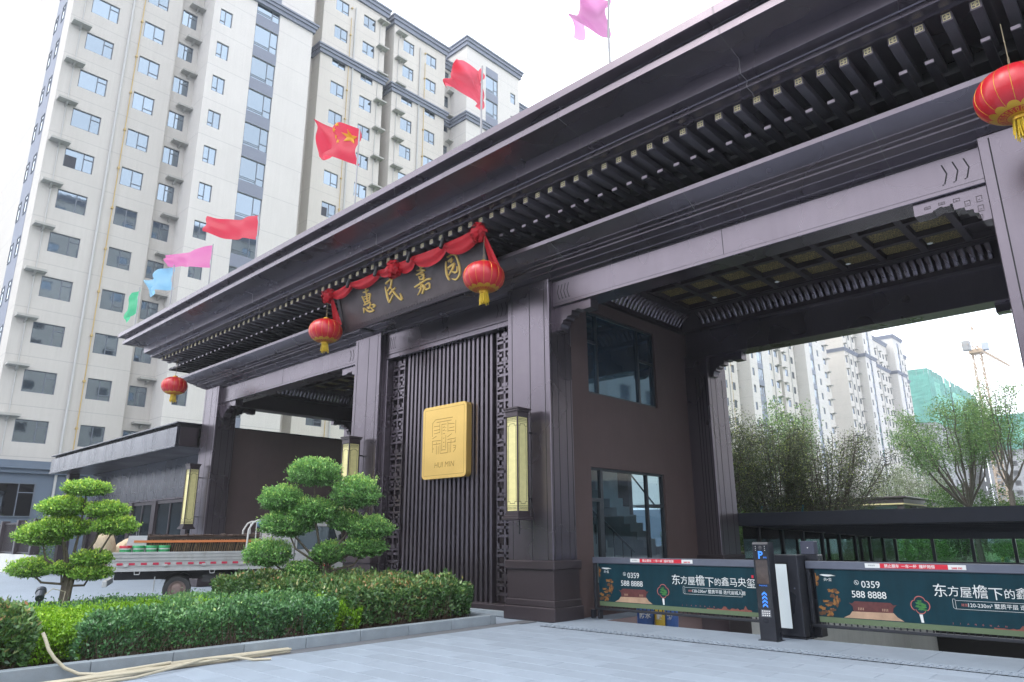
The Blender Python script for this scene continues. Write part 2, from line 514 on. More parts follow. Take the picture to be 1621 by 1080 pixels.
SASH = {}
WR = random.Random(77)
def open_mesh(w, h, right):
    k = ('o', round(w, 2), round(h, 2), right)
    if k not in SASH:
        m = MB(); a, b = (w*0.54, w-0.06) if right else (0.06, w*0.42)
        m.quad((-0.095, a, 0.06), (-0.095, b, 0.06), (-0.095, b, h*0.66), (-0.095, a, h*0.66))
        SASH[k] = m.mesh('dark_opening', W_DARK)  # flat dark patch over the glass, room shade put into its colour
    return SASH[k]
def ac_mesh():
    if 'ac' not in SASH:
        a = MB(); a.box(0, 0, -0.14, 0.62, 1.12, 0); a.prism([(0.0, -0.14), (0.45, -0.14), (0.0, -0.42)], 1, 0.50, 0.62)
        SASH['ac'] = a.mesh('ac_ledge', W_LEDGE)
    return SASH['ac']

def cornice(mb, x, y0, y1, z, back=0.9, deep=0.42, h=0.95):
    """stepped moulding on the front edge x, returned along both ends"""
    for k, (d, za, zb) in enumerate(((deep*0.45, -h, -h*0.55), (deep*0.75, -h*0.55, -h*0.2), (deep, -h*0.2, 0))):
        mb.box(x-back, y0-d, z+za, x+d, y1+d, z+zb)

def tower(name, label, X0, segs, group, floors=15, top=51.3, low=43.8, podium=True, depth=13.0, loc_y=None, ac_side_tab=None):
    """segs: dicts y0,y1,dx(out from X0),mat,top(optional),wins[(ya,yb,style)],strip(ya,yb),ac[y],pipe[y],gas[y]"""
    ya, yb = segs[0]['y0'], segs[-1]['y1']
    t = empty(name, (X0-depth/2, (ya+yb)/2, 0), label, 'apartment tower', group)
    L0 = parent_loc(t)
    def put(nm, me, x, y, z, par=t):
        o = place(nm, me, par, (x-L0[0], y-L0[1], z-L0[2]) if par is t else (0, 0, 0)); return o
    for s in segs:
        x, y0, y1, tp = X0+s['dx'], s['y0'], s['y1'], s.get('top', top)
        holes, wl = [], []
        for k in range(floors):
            z = SILL0 + FL*k
            for a, b, st in s.get('wins', []):
                hh = 1.33 if st != 'S' else 1.30
                if z + hh < tp - 0.6:
                    holes.append((a, b, z, z+hh)); wl.append((a, b, z, hh, st))
            if 'strip' in s:
                a, b = s['strip']
                if z + 1.9 < tp - 0.3:
                    holes.append((a, b, z-0.35, z+1.62)); wl.append((a, b, z-0.35, 1.97, 'E'))
        wb = MB()
        z0 = 5.9 if podium else 0.0
        wb.cur = 0
        holed(wb, y0, y1, z0, tp, holes, lambda u, v, d: (x-d, u, v), 0.13)
        wb.quad((x, y0, z0), (x-depth, y0, z0), (x-depth, y0, tp), (x, y0, tp))
        wb.quad((x, y1, z0), (x-depth, y1, z0), (x-depth, y1, tp), (x, y1, tp))
        wb.quad((x, y0, tp), (x, y1, tp), (x-depth, y1, tp), (x-depth, y0, tp))
        wb.quad((x-depth, y0, z0), (x-depth, y1, z0), (x-depth, y1, tp), (x-depth, y0, tp))
        wall = wb.build('wall', s['mat'], t, fix=False)
        if 'strip' in s:
            a, b = s['strip']
            spm = MB().box(0, 0, 0, 0.012, b-a, FL-0.35-1.62).mesh('spandrel', W_BAND)
            for k in range(-1, floors):
                z = SILL0 + FL*k + 1.62
                if z + 1.0 < tp-0.3: put('spandrel', spm, x, a, z)
        for a, b, z, hh, st in wl:
            f, gmesh = window_meshes(b-a, hh, st)
            wo = put('window', f, x, a, z)
            place('pane', gmesh, wo)
            if st != 'E' and WR.random() < 0.07:
                place('dark_opening', open_mesh(b-a, hh, WR.random() < 0.5), wo)
        for a in s.get('ac', []):
            for k in range(floors):
                z = SILL0 + FL*k + 1.55 + s.get('acz', 0)
                if z < tp-0.6: put('ac_ledge', ac_mesh(), x, a, z)
        for py in s.get('pipe', []):
            MB().tube([(x+0.09, py, 1.0), (x+0.09, py, tp-1.6)], 0.075, 8).build('downpipe', W_PIPE, t)
        for py in s.get('acpipe', []):
            MB().tube([(x+0.05, py, 6.2), (x+0.05, py, tp-2.0)], 0.03, 6).build('condensate_pipe', W_PIPE, t)
        for py in s.get('gas', []):
            gp = MB().tube([(x+0.10, py, 0.3), (x+0.10, py, tp-3.0)], 0.034, 6)
            for k in range(floors):
                z = SILL0 + FL*k + 1.0
                gp.box(x+0.0, py-0.07, z, x+0.17, py+0.07, z+0.13)
            gp.build('gas_pipe', W_GAS, t)
        if s.get('cap', True):
            corn = MB(); cornice(corn, x, y0, y1, tp+0.35, back=depth); corn.build('roof_cornice', W_BAND, t)
        if s.get('lowc', True) and low:
            corn = MB(); cornice(corn, x, y0+0.02, y1-0.02, low, back=min(depth, 6.0), deep=0.40, h=0.75); corn.build('band_cornice', W_BAND, t)
        if podium:
            pb = MB(); pb.box(x-depth+0.05, y0+0.01, -0.5, x+0.03, y1-0.01, 5.2)
            pb.box(x-1.0, y0, 5.2, x+0.25, y1, 5.45); pb.box(x-1.0, y0, 5.45, x+0.42, y1, 5.9)
            pb.build('podium', W_PODIUM, t)
    return t

X0 = -48.8
# first tower (fills the left of the picture)
T1 = [
 dict(y0=8.46, y1=15.28, dx=0.0, mat=W_GREY, wins=[(9.55, 11.25, 'A'), (12.93, 14.33, 'B')], ac=[8.55], pipe=[12.05], gas=[12.72], acpipe=[9.15]),
 dict(y0=15.28, y1=17.0, dx=-0.55, mat=W_GREY, wins=[(15.55, 16.66, 'C')], ac=[15.95], acz=0.35, cap=True, lowc=False),
 dict(y0=17.0, y1=25.25, dx=1.65, mat=W_WHITE, wins=[(17.5, 18.44, 'D')], strip=(20.27, 22.25), top=53.0),
 dict(y0=25.25, y1=27.0, dx=-1.3, mat=W_CREAM, wins=[(25.8, 26.7, 'S')], ac=[25.2], acz=0.35),
 dict(y0=27.0, y1=33.75, dx=0.05, mat=W_CREAM, wins=[(28.21, 29.6, 'B'), (31.24, 32.59, 'D')], ac=[32.75], pipe=[30.3], gas=[29.85], acpipe=[33.1]),
]
t1 = tower('apartment_tower', 'nearest pale apartment tower with a slate podium, filling the left of the view', X0, T1, 'apartment towers along the left')
# side elevation of the first tower: slate strip with narrow lights and grey podium window
for k in range(15):
    z = SILL0 + FL*k
    f, gm = window_meshes(0.75, 1.33, 'S')
    for xx in (-51.6, -53.35):
        w = place('window', f, t1, (xx - t1.location[0], 8.335 - t1.location[1], z), (0, 0, R(-90)))
        place('pane', gm, w)
sb = MB(); sb.box(-53.5, 8.445, 5.9, -50.7, 8.458, 50.6); sb.build('slate_strip', W_BAND, t1)
f, gm = window_meshes(2.35, 1.9, 'A')
w = place('window', f, t1, (X0+0.19 - t1.location[0], 8.75 - t1.location[1], 2.75)); place('pane', gm, w)

X2 = -48.8
T2 = [
 dict(y0=34.85, y1=41.5, dx=0.0, mat=W_CREAM, wins=[(36.0, 37.37, 'A'), (38.95, 40.3, 'B')], ac=[35.0], pipe=[38.1], gas=[38.75], acpipe=[35.4]),
 dict(y0=41.5, y1=43.1, dx=-0.9, mat=W_GREY, wins=[(41.85, 42.8, 'C')], ac=[42.5], acz=0.35, top=50.6),
 dict(y0=43.1, y1=51.2, dx=1.65, mat=W_WHITE, wins=[(49.75, 50.55, 'S')], strip=(45.9, 47.75), top=52.6),
 dict(y0=51.2, y1=56.0, dx=-0.6, mat=W_CREAM, wins=[(52.5, 53.8, 'B')], top=50.6),
]
tower('apartment_tower', 'second pale apartment tower, its roof corner above the gatehouse eave', X2, T2, 'apartment towers along the left')

XB, S = -51.8, 1.0615
def sc(seg):
    out = []
    for s in seg:
        d = dict(s)
        for k in ('y0', 'y1'): d[k] = s[k]*S
        for k in ('ac', 'pipe', 'gas', 'acpipe'):
            if k in s: d[k] = [v*S for v in s[k]]
        if 'wins' in s: d['wins'] = [(a*S, b*S, st) for a, b, st in s['wins']]
        if 'strip' in s: d['strip'] = (s['strip'][0]*S, s['strip'][1]*S)
        out.append(d)
    return out
bs = (48.8-1.6)/48.8
T3 = sc([
 dict(y0=84.0, y1=92.0*bs, dx=1.6, mat=W_WHITE, strip=(86.0, 87.8), top=52.6),
 dict(y0=92.0*bs, y1=95.0, dx=-0.5, mat=W_CREAM),
 dict(y0=95.0, y1=103.4, dx=0.0, mat=W_CREAM, wins=[(98.3, 99.7, 'A'), (101.3, 102.4, 'B')], ac=[97.0], pipe=[100.4], gas=[101.1]),
 dict(y0=103.4, y1=105.0, dx=-0.8, mat=W_GREY, ac=[103.5], acz=-0.6),
 dict(y0=105.0, y1=112.4, dx=1.6, mat=W_WHITE, wins=[(105.6, 106.4, 'D')], strip=(107.7, 109.7), top=52.6),
 dict(y0=112.4, y1=120.1, dx=0.0, mat=W_CREAM, wins=[(116.0, 116.9, 'S'), (118.2, 119.5, 'B')], ac=[118.9], pipe=[117.4]),
 dict(y0=120.1, y1=121.3, dx=-1.6, mat=W_GREY),
 dict(y0=121.3, y1=127.2, dx=0.0, mat=W_CREAM, wins=[(122.4, 123.7, 'B'), (125.4, 126.5, 'D')], ac=[121.4], pipe=[124.9]),
 dict(y0=127.2, y1=128.9, dx=-0.8, mat=W_GREY, ac=[127.3], acz=-0.6),
 dict(y0=128.9, y1=137.4, dx=1.6, mat=W_WHITE, wins=[(134.7, 135.6, 'D')], strip=(131.2, 132.9), top=52.6),
 dict(y0=137.4, y1=144.6, dx=0.0, mat=W_CREAM, wins=[(142.2, 143.6, 'B')], ac=[143.5], gas=[140.9]),
])
tower('apartment_tower', 'third pale apartment tower, seen beyond the trees through the right archway', XB, T3, 'apartment towers along the left', low=None)
T4 = sc([
 dict(y0=155.4, y1=163.4, dx=0.0, mat=W_CREAM, wins=[(155.9, 157.0, 'A'), (158.8, 159.8, 'B'), (161.5, 162.6, 'D')], ac=[155.5, 162.5], pipe=[157.9, 160.7]),
 dict(y0=163.4, y1=164.2, dx=-0.8, mat=W_GREY),
 dict(y0=164.2, y1=171.4, dx=1.6, mat=W_WHITE, wins=[(164.9, 165.7, 'D')], strip=(167.0, 168.5), top=52.4),
 dict(y0=171.4, y1=186.8, dx=0.0, mat=W_CREAM, wins=[(177.1, 178.3, 'B'), (180.6, 181.8, 'B'), (183.1, 184.2, 'D'), (185.6, 186.5, 'D')], ac=[176.2, 180.0, 185.0], pipe=[179.4]),
 dict(y0=186.8, y1=188.0, dx=-0.8, mat=W_GREY),
 dict(y0=188.0, y1=195.4, dx=1.6, mat=W_WHITE, wins=[(193.6, 194.4, 'D')], strip=(190.8, 192.4), top=52.4),
 dict(y0=195.4, y1=203.5, dx=0.0, mat=W_CREAM, wins=[(199.4, 200.5, 'B'), (201.6, 202.6, 'D')], ac=[200.4], top=49.6),
])
tower('apartment_tower', 'farthest pale apartment tower, with a blank panelled end wall beside the green netting', XB, T4, 'apartment towers along the left', top=49.8, low=42.9)

# ------------------------------------------------------------------ gatehouse
YS, YBK = 10.485, 17.10          # column faces, front and back
XL, XR = -25.20, -0.08           # outer faces of the end columns
GX = -12.35
gate = empty('gatehouse', (GX, 13.5, 0), 'dark bronze gatehouse with deep eaves, bracketed beams and three bays', 'gatehouse')
G0 = parent_loc(gate)
COLS = [(-25.20, -24.10), (-15.79, -14.65), (-10.06, -8.90), (-1.235, -0.08)]

def column(x0, x1, y0, y1, ztop=6.68, front=-1, groove_sides=True):
    """shaft with a shallow centre joint, raised edge strips, stepped plinth"""
    c = MB()
    c.cbox(x0, y0, 1.06, x1, y1, ztop, 0.012)
    col = c.build('column', BRONZE, gate)
    gm = MB()
    w = x1-x0
    yf = y0 if front < 0 else y1
    s = -0.0025 if front < 0 else 0.0025
    for gx in (x0+w*0.115, x0+w*0.55, x1-w*0.105):
        gm.box(gx-0.008, yf, 1.07, gx+0.008, yf+s, ztop-0.05)
    d = y1-y0
    for gy in (y0+d*0.10, y0+d*0.36, y0+d*0.70, y0+d*0.92):
        gm.box(x1, gy-0.007, 1.07, x1+0.0025, gy+0.007, ztop-0.05)
    gm.build('joint_line', GROOVE, col)
    pl_ = MB()
    e = 0.075
    pl_.cbox(x0-e, y0-e, -0.01, x1+e, y1+e, 0.235, 0.012)
    pl_.cbox(x0-e+0.03, y0-e+0.03, 0.237, x1+e-0.03, y1+e-0.03, 0.36, 0.012)
    pl_.cbox(x0-e+0.055, y0-e+0.055, 0.362, x1+e-0.055, y1+e-0.055, 0.90, 0.006)
    pl_.cbox(x0-e+0.01, y0-e+0.01, 0.90, x1+e-0.01, y1+e-0.01, 1.066, 0.02)
    pl_.build('plinth', BRONZE_DK, col)
    return col
for i, (a, b) in enumerate(COLS):
    column(a, b, YS, YS+0.72)
    if i in (0, 3):
        column(a, b, YBK-0.72, YBK, front=1)

# --- stepped eave: profile (overhang, z) swept round the rectangle, cut into panels
EAVE = [(-0.6, 8.90), (2.415, 8.785), (2.42, 8.78), (2.42, 8.642), (2.415, 8.637), (2.20, 8.632), (2.195, 8.61), (2.205, 8.58), (2.23, 8.55), (2.265, 8.525), (2.28, 8.50),
        (2.28, 8.385), (2.275, 8.38), (1.70, 8.30), (1.70, 8.045), (1.695, 8.04), (1.50, 8.03), (1.49, 8.01), (1.495, 7.985), (1.515, 7.96), (1.52, 7.94), (1.52, 7.905), (1.515, 7.90), (1.33, 7.892), (1.33, 7.86), (0.10, 7.86)]
LOWC = [(-0.05, 7.22), (0.705, 7.153), (0.71, 7.147), (0.71, 7.07), (0.705, 7.065), (0.435, 6.927), (0.43, 6.908), (0.335, 6.877), (0.33, 6.857), (0.265, 6.832), (0.26, 6.808),
        (0.13, 6.757), (0.125, 6.738), (-0.04, 6.677), (-0.045, 6.658), (-0.17, 6.64)]
SEAM = mat('seam_sealant', (0.16, 0.145, 0.15), 0.6)
def rect_pt(o, z, side, t):
    """side 0 front (t = x), 1 left (t = y), 2 back (t = x), 3 right (t = y); t None at start/end means mitre"""
    x0, x1, y0, y1 = XL-o, XR+o, YS-o, YBK+o
    if side == 0: return (min(max(t, x0), x1), y0, z)
    if side == 2: return (min(max(t, x0), x1), y1, z)
    if side == 1: return (x0, min(max(t, y0), y1), z)
    return (x1, min(max(t, y0), y1), z)
def eave_panels(prof, cuts, side, name, mtl, par, gap=0.004, mitre0=True, mitre1=True):
    n = len(cuts)-1
    for k in range(n):
        a, b = cuts[k]+gap, cuts[k+1]-gap
        if k == 0 and mitre0: a = -1e3
        if k == n-1 and mitre1: b = 1e3
        p = MB()
        m = len(prof)
        vs = [rect_pt(o, z, side, a) for o, z in prof] + [rect_pt(o, z, side, b) for o, z in prof]
        fs = [(i, i+1, m+i+1, m+i) for i in range(m-1)]
        p.add(vs, fs)
        ob = p.build(name, mtl, par, fix=False)
        shade(ob.data, 24)
        if k:
            q = MB(); c = cuts[k]
            vs = [rect_pt(o, z, side, c-0.006) for o, z in prof] + [rect_pt(o, z, side, c+0.006) for o, z in prof]
            ax = {0: (0, -1), 1: (-1, 0), 2: (0, 1), 3: (1, 0)}[side]
            vs = [(v[0]+ax[0]*0.0015, v[1]+ax[1]*0.0015, v[2]-0.0015) for v in vs]
            q.add(vs, fs); q.build('seam', SEAM, ob, fix=False)
def cutlist(a, b, step):
    n = max(1, round((b-a)/step)); return [a + (b-a)*i/n for i in range(n+1)]
cx = cutlist(XL-2.4, XR+2.4, 2.95)
cy = cutlist(YS-2.4, YBK+2.4, 2.8)
for sd, cu in ((0, cx), (1, cy), (2, cx), (3, cy)):
    eave_panels(EAVE, cu, sd, 'eave_panel', BRONZE, gate)
cx2 = cutlist(XL-0.7, XR+0.7, 2.95); cy2 = cutlist(YS-0.7, YBK+0.7, 2.8)
for sd, cu in ((0, cx2), (1, cy2), (2, cx2), (3, cy2)):
    eave_panels(LOWC, cu, sd, 'cornice_panel', BRONZE, gate)
rf = MB()
rf.box(XL-1.2, YS-1.2, 8.5, XR+1.2, YBK+1.2, 8.80)
rf.box(XL+0.62, YS+0.62, 7.1, XR-0.62, YBK-0.62, 8.5)
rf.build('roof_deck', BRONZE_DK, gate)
# board wall behind the rafters
bw = MB()
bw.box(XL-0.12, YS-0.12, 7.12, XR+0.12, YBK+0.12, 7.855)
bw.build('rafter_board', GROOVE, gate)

# --- rafters: upper row with ornamented square ends, lower row with plain pale ends
PITCH_R = 0.3134
RAFM = mat('rafter_brown', (0.13, 0.115, 0.13), 0.42, 0.35, orand=0.12)
raf = MB().cbox(-0.064, 0, -0.064, 0.064, 1.16, 0.06, 0.006).mesh('rafter', RAFM)
tip = MB()
tip.box(-0.062, -0.010, -0.062, 0.062, -0.0005, 0.058)
tip_mesh = tip.mesh('rafter_end', BRONZE)
orn = MB()
for s in (-1, 1):
    orn.box(s*0.040-0.004, -0.014, -0.044, s*0.040+0.004, -0.0105, 0.044)
    orn.box(-0.036, -0.014, s*0.040-0.004, 0.036, -0.0105, s*0.040+0.004)
orn.box(-0.003, -0.014, -0.035, 0.003, -0.0105, 0.035); orn.box(-0.035, -0.0135, -0.003, 0.035, -0.0105, 0.003)
for a in range(8):
    th = math.pi/8 + a*math.pi/4; th2 = th + math.pi/4
    orn.quad((0.017*math.cos(th), -0.0142, 0.017*math.sin(th)), (0.017*math.cos(th2), -0.0142, 0.017*math.sin(th2)), (0.023*math.cos(th2), -0.0142, 0.023*math.sin(th2)), (0.023*math.cos(th), -0.0142, 0.023*math.sin(th)))
orn_mesh = orn.mesh('gold_ornament', GOLD_TRIM)
LRAFM = mat('lower_rafter_dark', (0.03, 0.027, 0.032), 0.5, 0.3)
low = MB().cbox(-0.055, 0, -0.035, 0.055, 0.80, 0.035, 0.004).mesh('lower_rafter', LRAFM)
lowtip = MB()
lowtip.prism([(-0.050, -0.024), (0.050, -0.024), (0.050, 0.012), (0.03, 0.022), (-0.050, 0.022)], 1, -0.012, -0.001)
lowtip_mesh = lowtip.mesh('lower_rafter_end', BRONZE)
nr = int((XR + 1.2 - (XL - 1.2))/PITCH_R)
for k in range(nr+1):
    x = -0.815 + 1.5*PITCH_R*0 + (k-4)*-PITCH_R + 0.0
    x = -0.815 + 4*PITCH_R - k*PITCH_R
    if x < XL-1.2 or x > XR+1.25: continue
    r_ = place('rafter', raf, gate, (x-G0[0], 9.217-G0[1], 7.797))
    place('rafter_end', tip_mesh, r_)
    place('gold_ornament', orn_mesh, r_)
    l_ = place('lower_rafter', low, gate, (x-G0[0], 9.50-G0[1], 7.455))
    place('lower_rafter_end', lowtip_mesh, l_)
# board carrying the lower rafters
MB().box(XL-0.95, 10.05, 7.49, XR+0.95, 10.36, 7.55).build('purlin', GROOVE, gate)
# left-hand return of the rafters
for k in range(24):
    y = 9.55 + k*PITCH_R
    if y > YBK+1.0: break
    r_ = place('rafter', raf, gate, (XL-1.27-G0[0], y-G0[1], 7.797), (0, 0, R(-90)))
    place('rafter_end', tip_mesh, r_)
    l_ = place('lower_rafter', low, gate, (XL-0.985-G0[0], y-G0[1], 7.455), (0, 0, R(-90)))
    place('lower_rafter_end', lowtip_mesh, l_)

# --- beams with chevron grooves
YBM = 10.638
def chevrons(par, xs, y, zc, d, h=0.15, n=4, sp=0.085):
    """n nested angle grooves pointing towards d (+1 opens to the right)"""
    g_ = MB()
    for i in range(n):
        x = xs + d*i*sp
        for pts in ([(x+d*0.045, zc+h), (x, zc)], [(x, zc), (x+d*0.045, zc-h)]):
            (xa, za), (xb, zb) = pts
            g_.add([(xa-0.009, y-0.003, za), (xa+0.009, y-0.003, za), (xb+0.009, y-0.003, zb), (xb-0.009, y-0.003, zb)], [(0, 1, 2, 3)])
        g_.add([(x+d*0.045-0.01, y-0.003, zc-h), (x+d*0.075, y-0.003, zc-h+0.004), (x+d*0.075, y-0.003, zc-h-0.012), (x+d*0.045-0.01, y-0.003, zc-h-0.012)], [(0, 1, 2, 3)])
    g_.build('chevron_groove', GROOVE, par, fix=False)
def beam(xa, xb, ya=YBM, depth=0.50, zb=6.08, zt=6.66, front=True):
    b = MB(); b.cbox(xa, ya, zb, xb, ya+depth, zt, 0.008)
    bo = b.build('beam', BRONZE, gate)
    if front:
        s = MB(); s.box(xa, ya-0.0028, 6.615, xb, ya-0.0005, 6.628); s.box(xa, ya-0.0028, zb+0.062, xb, ya-0.0005, zb+0.066)
        mid = (xa+xb)/2
        s.box(mid-0.004, ya-0.0026, zb+0.07, mid+0.004, ya-0.0005, 6.61)
        s.build('joint_line', GROOVE, bo)
        chevrons(bo, xa+0.13, ya-0.0006, 6.37, 1)
        chevrons(bo, xb-0.16, ya-0.0006, 6.37, -1, n=3, sp=0.135)
    return bo
beam(-24.10, -15.79); beam(-14.65, -10.06); beam(-8.90, -1.235)
beam(-24.10, -15.79, 16.02, 0.6, 5.91, 6.68, False); beam(-8.90, -1.235, 16.02, 0.55, 5.91, 6.68, False)
# side beam of the left end, and of the right end
for xa, xb in ((-24.95, -24.40), (-0.9, -0.35)):
    b = MB(); b.cbox(xa, YS+0.72, 6.09, xb, YBK-0.72, 6.68, 0.008); b.build('side_beam', BRONZE_DK, gate)

# --- stepped brackets under the beams
BR = [(0.0, 0.0), (0.0, -0.50), (0.13, -0.50), (0.14, -0.43), (0.16, -0.37), (0.21, -0.355), (0.21, -0.30), (0.30, -0.29), (0.31, -0.24), (0.43, -0.235), (0.44, -0.135),
      (0.47, -0.135), (0.47, -0.155), (0.56, -0.155), (0.57, -0.135), (0.68, -0.165), (0.69, -0.185), (0.92, -0.185), (0.92, 0.0)]
def bracket(xa, d, y0, y1, z, axis=1):
    m = MB()
    if axis == 1: m.prism([(xa + d*u, z+v) for u, v in BR], 1, y0, y1)
    else: m.prism([(xa + d*u, z+v) for u, v in BR], 0, y0, y1)
    b = m.build('bracket', BRONZE, gate)
    return b
for xa, d in ((-8.90, 1), (-1.235, -1), (-24.10, 1), (-15.79, -1)):
    bracket(xa, d, 10.70, 10.96, 6.075)
for xa, d in ((-8.42, 1), (-1.235, -1), (-24.10, 1), (-15.79, -1)):
    bracket(xa, d, 16.20, 16.46, 5.905)
bracket(YS+0.72, 1, -24.75, -24.55, 6.085, 0); bracket(YBK-0.72, -1, -24.75, -24.55, 6.085, 0)
# engraved fret on the two right hand brackets
fr = MB()
for (x, z, w, h) in [(-1.36, 5.90, 0.07, 0.09), (-1.50, 5.88, 0.07, 0.08), (-1.36, 5.76, 0.07, 0.09), (-1.62, 5.97, 0.08, 0.05), (-1.80, 5.98, 0.08, 0.04), (-1.98, 5.97, 0.08, 0.04), (-1.38, 5.64, 0.05, 0.06)]:
    for q in ((x-w/2, z-h/2, x+w/2, z-h/2+0.008), (x-w/2, z+h/2-0.008, x+w/2, z+h/2), (x-w/2, z-h/2, x-w/2+0.008, z+h/2), (x+w/2-0.008, z-h/4, x+w/2, z+h/2), (x-w/6, z-h/6, x+w/6, z-h/6+0.008)):
        fr.box(q[0], 10.6965, q[1], q[2], 10.699, q[3])
fr.build('fret_engraving', BRONZE_DK, gate)

# --- central pier body, right flank with two windows
XW = -8.99
W1 = (11.88, 14.60, 4.47, 6.34); W2 = (11.86, 14.70, 0.55, 2.90)
wl = MB()
holed(wl, 10.9, 16.9, -3.0, 6.66, [W1, W2], lambda u, v, d: (XW-d, u, v), 0.14)
wl.quad((XW, 10.9, -3), (-10.0, 10.9, -3), (-10.0, 10.9, 6.66), (XW, 10.9, 6.66))
flank = wl.build('flank_wall', BROWN_WALL, gate, fix=False)
MB().box(-15.7, 10.95, 0.0, -15.45, 16.9, 6.66).build('flank_wall', BROWN_WALL, gate)
rwb = MB(); holed(rwb, -15.4, XW-0.2, 0.0, 6.66, [(-11.4, -9.3, 0.35, 4.2)], lambda u, v, d: (u, 16.9-d, v), 0.2); rwb.build('rear_wall', BROWN_WALL, gate, fix=False)  # rear opening added so that daylight reaches the stairwell
FRAME_DK = mat('frame_charcoal', (0.035, 0.045, 0.055), 0.4, 0.3)
PIER_GLASS = glass_mat('pier_glass', (0.42, 0.60, 0.68), 0.10)
ANNEX_GLASS = mat('annex_glass', (0.012, 0.018, 0.022), 0.08, 0.0, spec=0.12)
DARK_GLASS = mat('coated_glass', (0.10, 0.17, 0.24), 0.04, 0.85, bump=0.02, bscale=1.0)
INT_WALL = mat('stairwell_plaster', (0.55, 0.58, 0.58), 0.8, var=0.05, vscale=1)
def pier_window(y0, y1, z0, z1, splits, glass, lights=()):
    fm = MB(); t = 0.05
    xa, xb = XW-0.135, XW-0.055
    def bar(ya, yb, za, zb): fm.box(xa, ya, za, xb, yb, zb)
    bar(y0, y1, z0, z0+t); bar(y0, y1, z1-t, z1); bar(y0, y0+t, z0+t, z1-t); bar(y1-t, y1, z0+t, z1-t)
    for q in splits: bar(*q)
    w = fm.build('window', FRAME_DK, gate)
    xg = XW-0.10
    pm = MB(); pm.quad((xg, y0+t, z0+t), (xg, y1-t, z0+t), (xg, y1-t, z1-t), (xg, y0+t, z1-t))
    pm.build('pane', glass, w, fix=False)
    return w
pier_window(*W1, [(12.27, 12.33, 4.52, 6.29), (13.90, 13.97, 4.52, 6.29), (11.93, 12.27, 5.62, 5.68), (13.97, 14.55, 5.52, 5.58)], DARK_GLASS)
pier_window(*W2, [(12.25, 12.33, 0.60, 2.85), (14.0, 14.06, 0.60, 2.85), (11.91, 12.25, 2.20, 2.27), (14.06, 14.65, 2.14, 2.20), (12.19, 12.25, 0.6, 2.2)], PIER_GLASS)
# stairwell behind the lower window
rm = MB()
rm.quad((-11.6, 11.5, 0.3), (-11.6, 16.5, 0.3), (-11.6, 16.5, 4.3), (-11.6, 11.5, 4.3))
rm.quad((-11.6, 11.5, 0.3), (XW-0.2, 11.5, 0.3), (XW-0.2, 11.5, 4.3), (-11.6, 11.5, 4.3))
rm.quad((-11.6, 11.5, 4.3), (XW-0.2, 11.5, 4.3), (XW-0.2, 16.5, 4.3), (-11.6, 16.5, 4.3))
rm.quad((-11.6, 11.5, 0.3), (XW-0.2, 11.5, 0.3), (XW-0.2, 16.5, 0.3), (-11.6, 16.5, 0.3))
room = rm.build('stairwell', INT_WALL, gate, fix=False)
stp = MB()
for i in range(10):
    y = 15.9 - i*0.27; z = 1.35 + i*0.19
    stp.box(-11.2, y-0.27, z-0.10, -10.1, y, z+0.09)
    stp.box(-11.2, y-0.27, z-0.32, -10.1, y, z-0.10)
stp.box(-11.2, 15.9, 0.32, -10.0, 16.4, 1.25)
stp.build('stair_flight', CONCRETE, room)
hr = MB()
hr.tube([(-10.05, 15.9, 2.25), (-10.05, 13.2, 4.15)], 0.022, 6)
hr.tube([(-9.6, 14.2, 1.15), (-9.6, 12.0, 2.45)], 0.02, 6)
for i in range(7):
    y = 12.1 + i*0.33; hr.tube([(-9.6, y, 0.55+(14.2-y)*0.55), (-9.6, y, 1.15+(14.2-y)*0.59)], 0.012, 5)
hr.build('handrail', FRAME_DK, room)

# --- fluted rear pier on the right flank
rp_ = MB()
rp_.cbox(-9.3, 16.02, -2.5, -8.36, 17.0, 6.0, 0.01)
po = rp_.build('rear_pier', BRONZE, gate)
gm = MB()
for gx in (-8.70, -8.62, -8.54, -8.44): gm.box(gx-0.008, 16.017, 1.07, gx+0.008, 16.0195, 5.4)
for gy in (16.15, 16.4, 16.75): gm.box(-8.3595, gy-0.008, 1.07, -8.357, gy+0.008, 5.4)
gm.build('joint_line', GROOVE, po)
MB().cbox(-9.3, 15.95, -2.5, -8.29, 17.07, 1.06, 0.015).build('plinth', BRONZE_DK, po)

# --- coffered ceilings of the two side bays
def ceiling(xa, xb, ya, yb, zc=7.0, ribs=True):
    cl = MB(); cl.box(xa-0.6, ya-0.4, zc+0.09, xb+0.6, yb+0.5, zc+0.16)
    co = cl.build('ceiling', BRONZE_DK, gate)
    PXc, PYc = 0.765, 0.86
    nx = int((xb-xa)/PXc); nyc = int((yb-ya)/PYc)
    gb = MB()
    for i in range(nx+1): gb.box(xa+i*PXc-0.06, ya, zc-0.03, xa+i*PXc+0.06, yb, zc+0.088)
    for j in range(nyc+1): gb.box(xa, yb-j*PYc-0.06, zc-0.031, xb, yb-j*PYc+0.06, zc+0.087)
    gb.build('ceiling_grid', BRONZE_DK, co)
    pm = MB()
    pw, ph = PXc-0.18, PYc-0.22
    pm.box(-pw/2, -ph/2, 0, pw/2, ph/2, 0.02)
    pmesh = pm.mesh('coffer_panel', COFFER)
    c0 = parent_loc(co)
    for i in range(nx):
        for j in range(nyc):
            place('coffer_panel', pmesh, co, (xa+(i+0.5)*PXc-c0[0], yb-(j+0.5)*PYc-c0[1], zc+0.062-c0[2]))
    # moulded border
    bd_ = MB()
    for q in ((xa-0.22, ya-0.2, xa, yb+0.22), (xb, ya-0.2, xb+0.22, yb+0.22), (xa, yb, xb, yb+0.22), (xa, ya-0.22, xb, ya)):
        bd_.box(q[0], q[1], zc-0.05, q[2], q[3], zc+0.088)
    bd_.build('ceiling_border', BRONZE_DK, co)
    return co
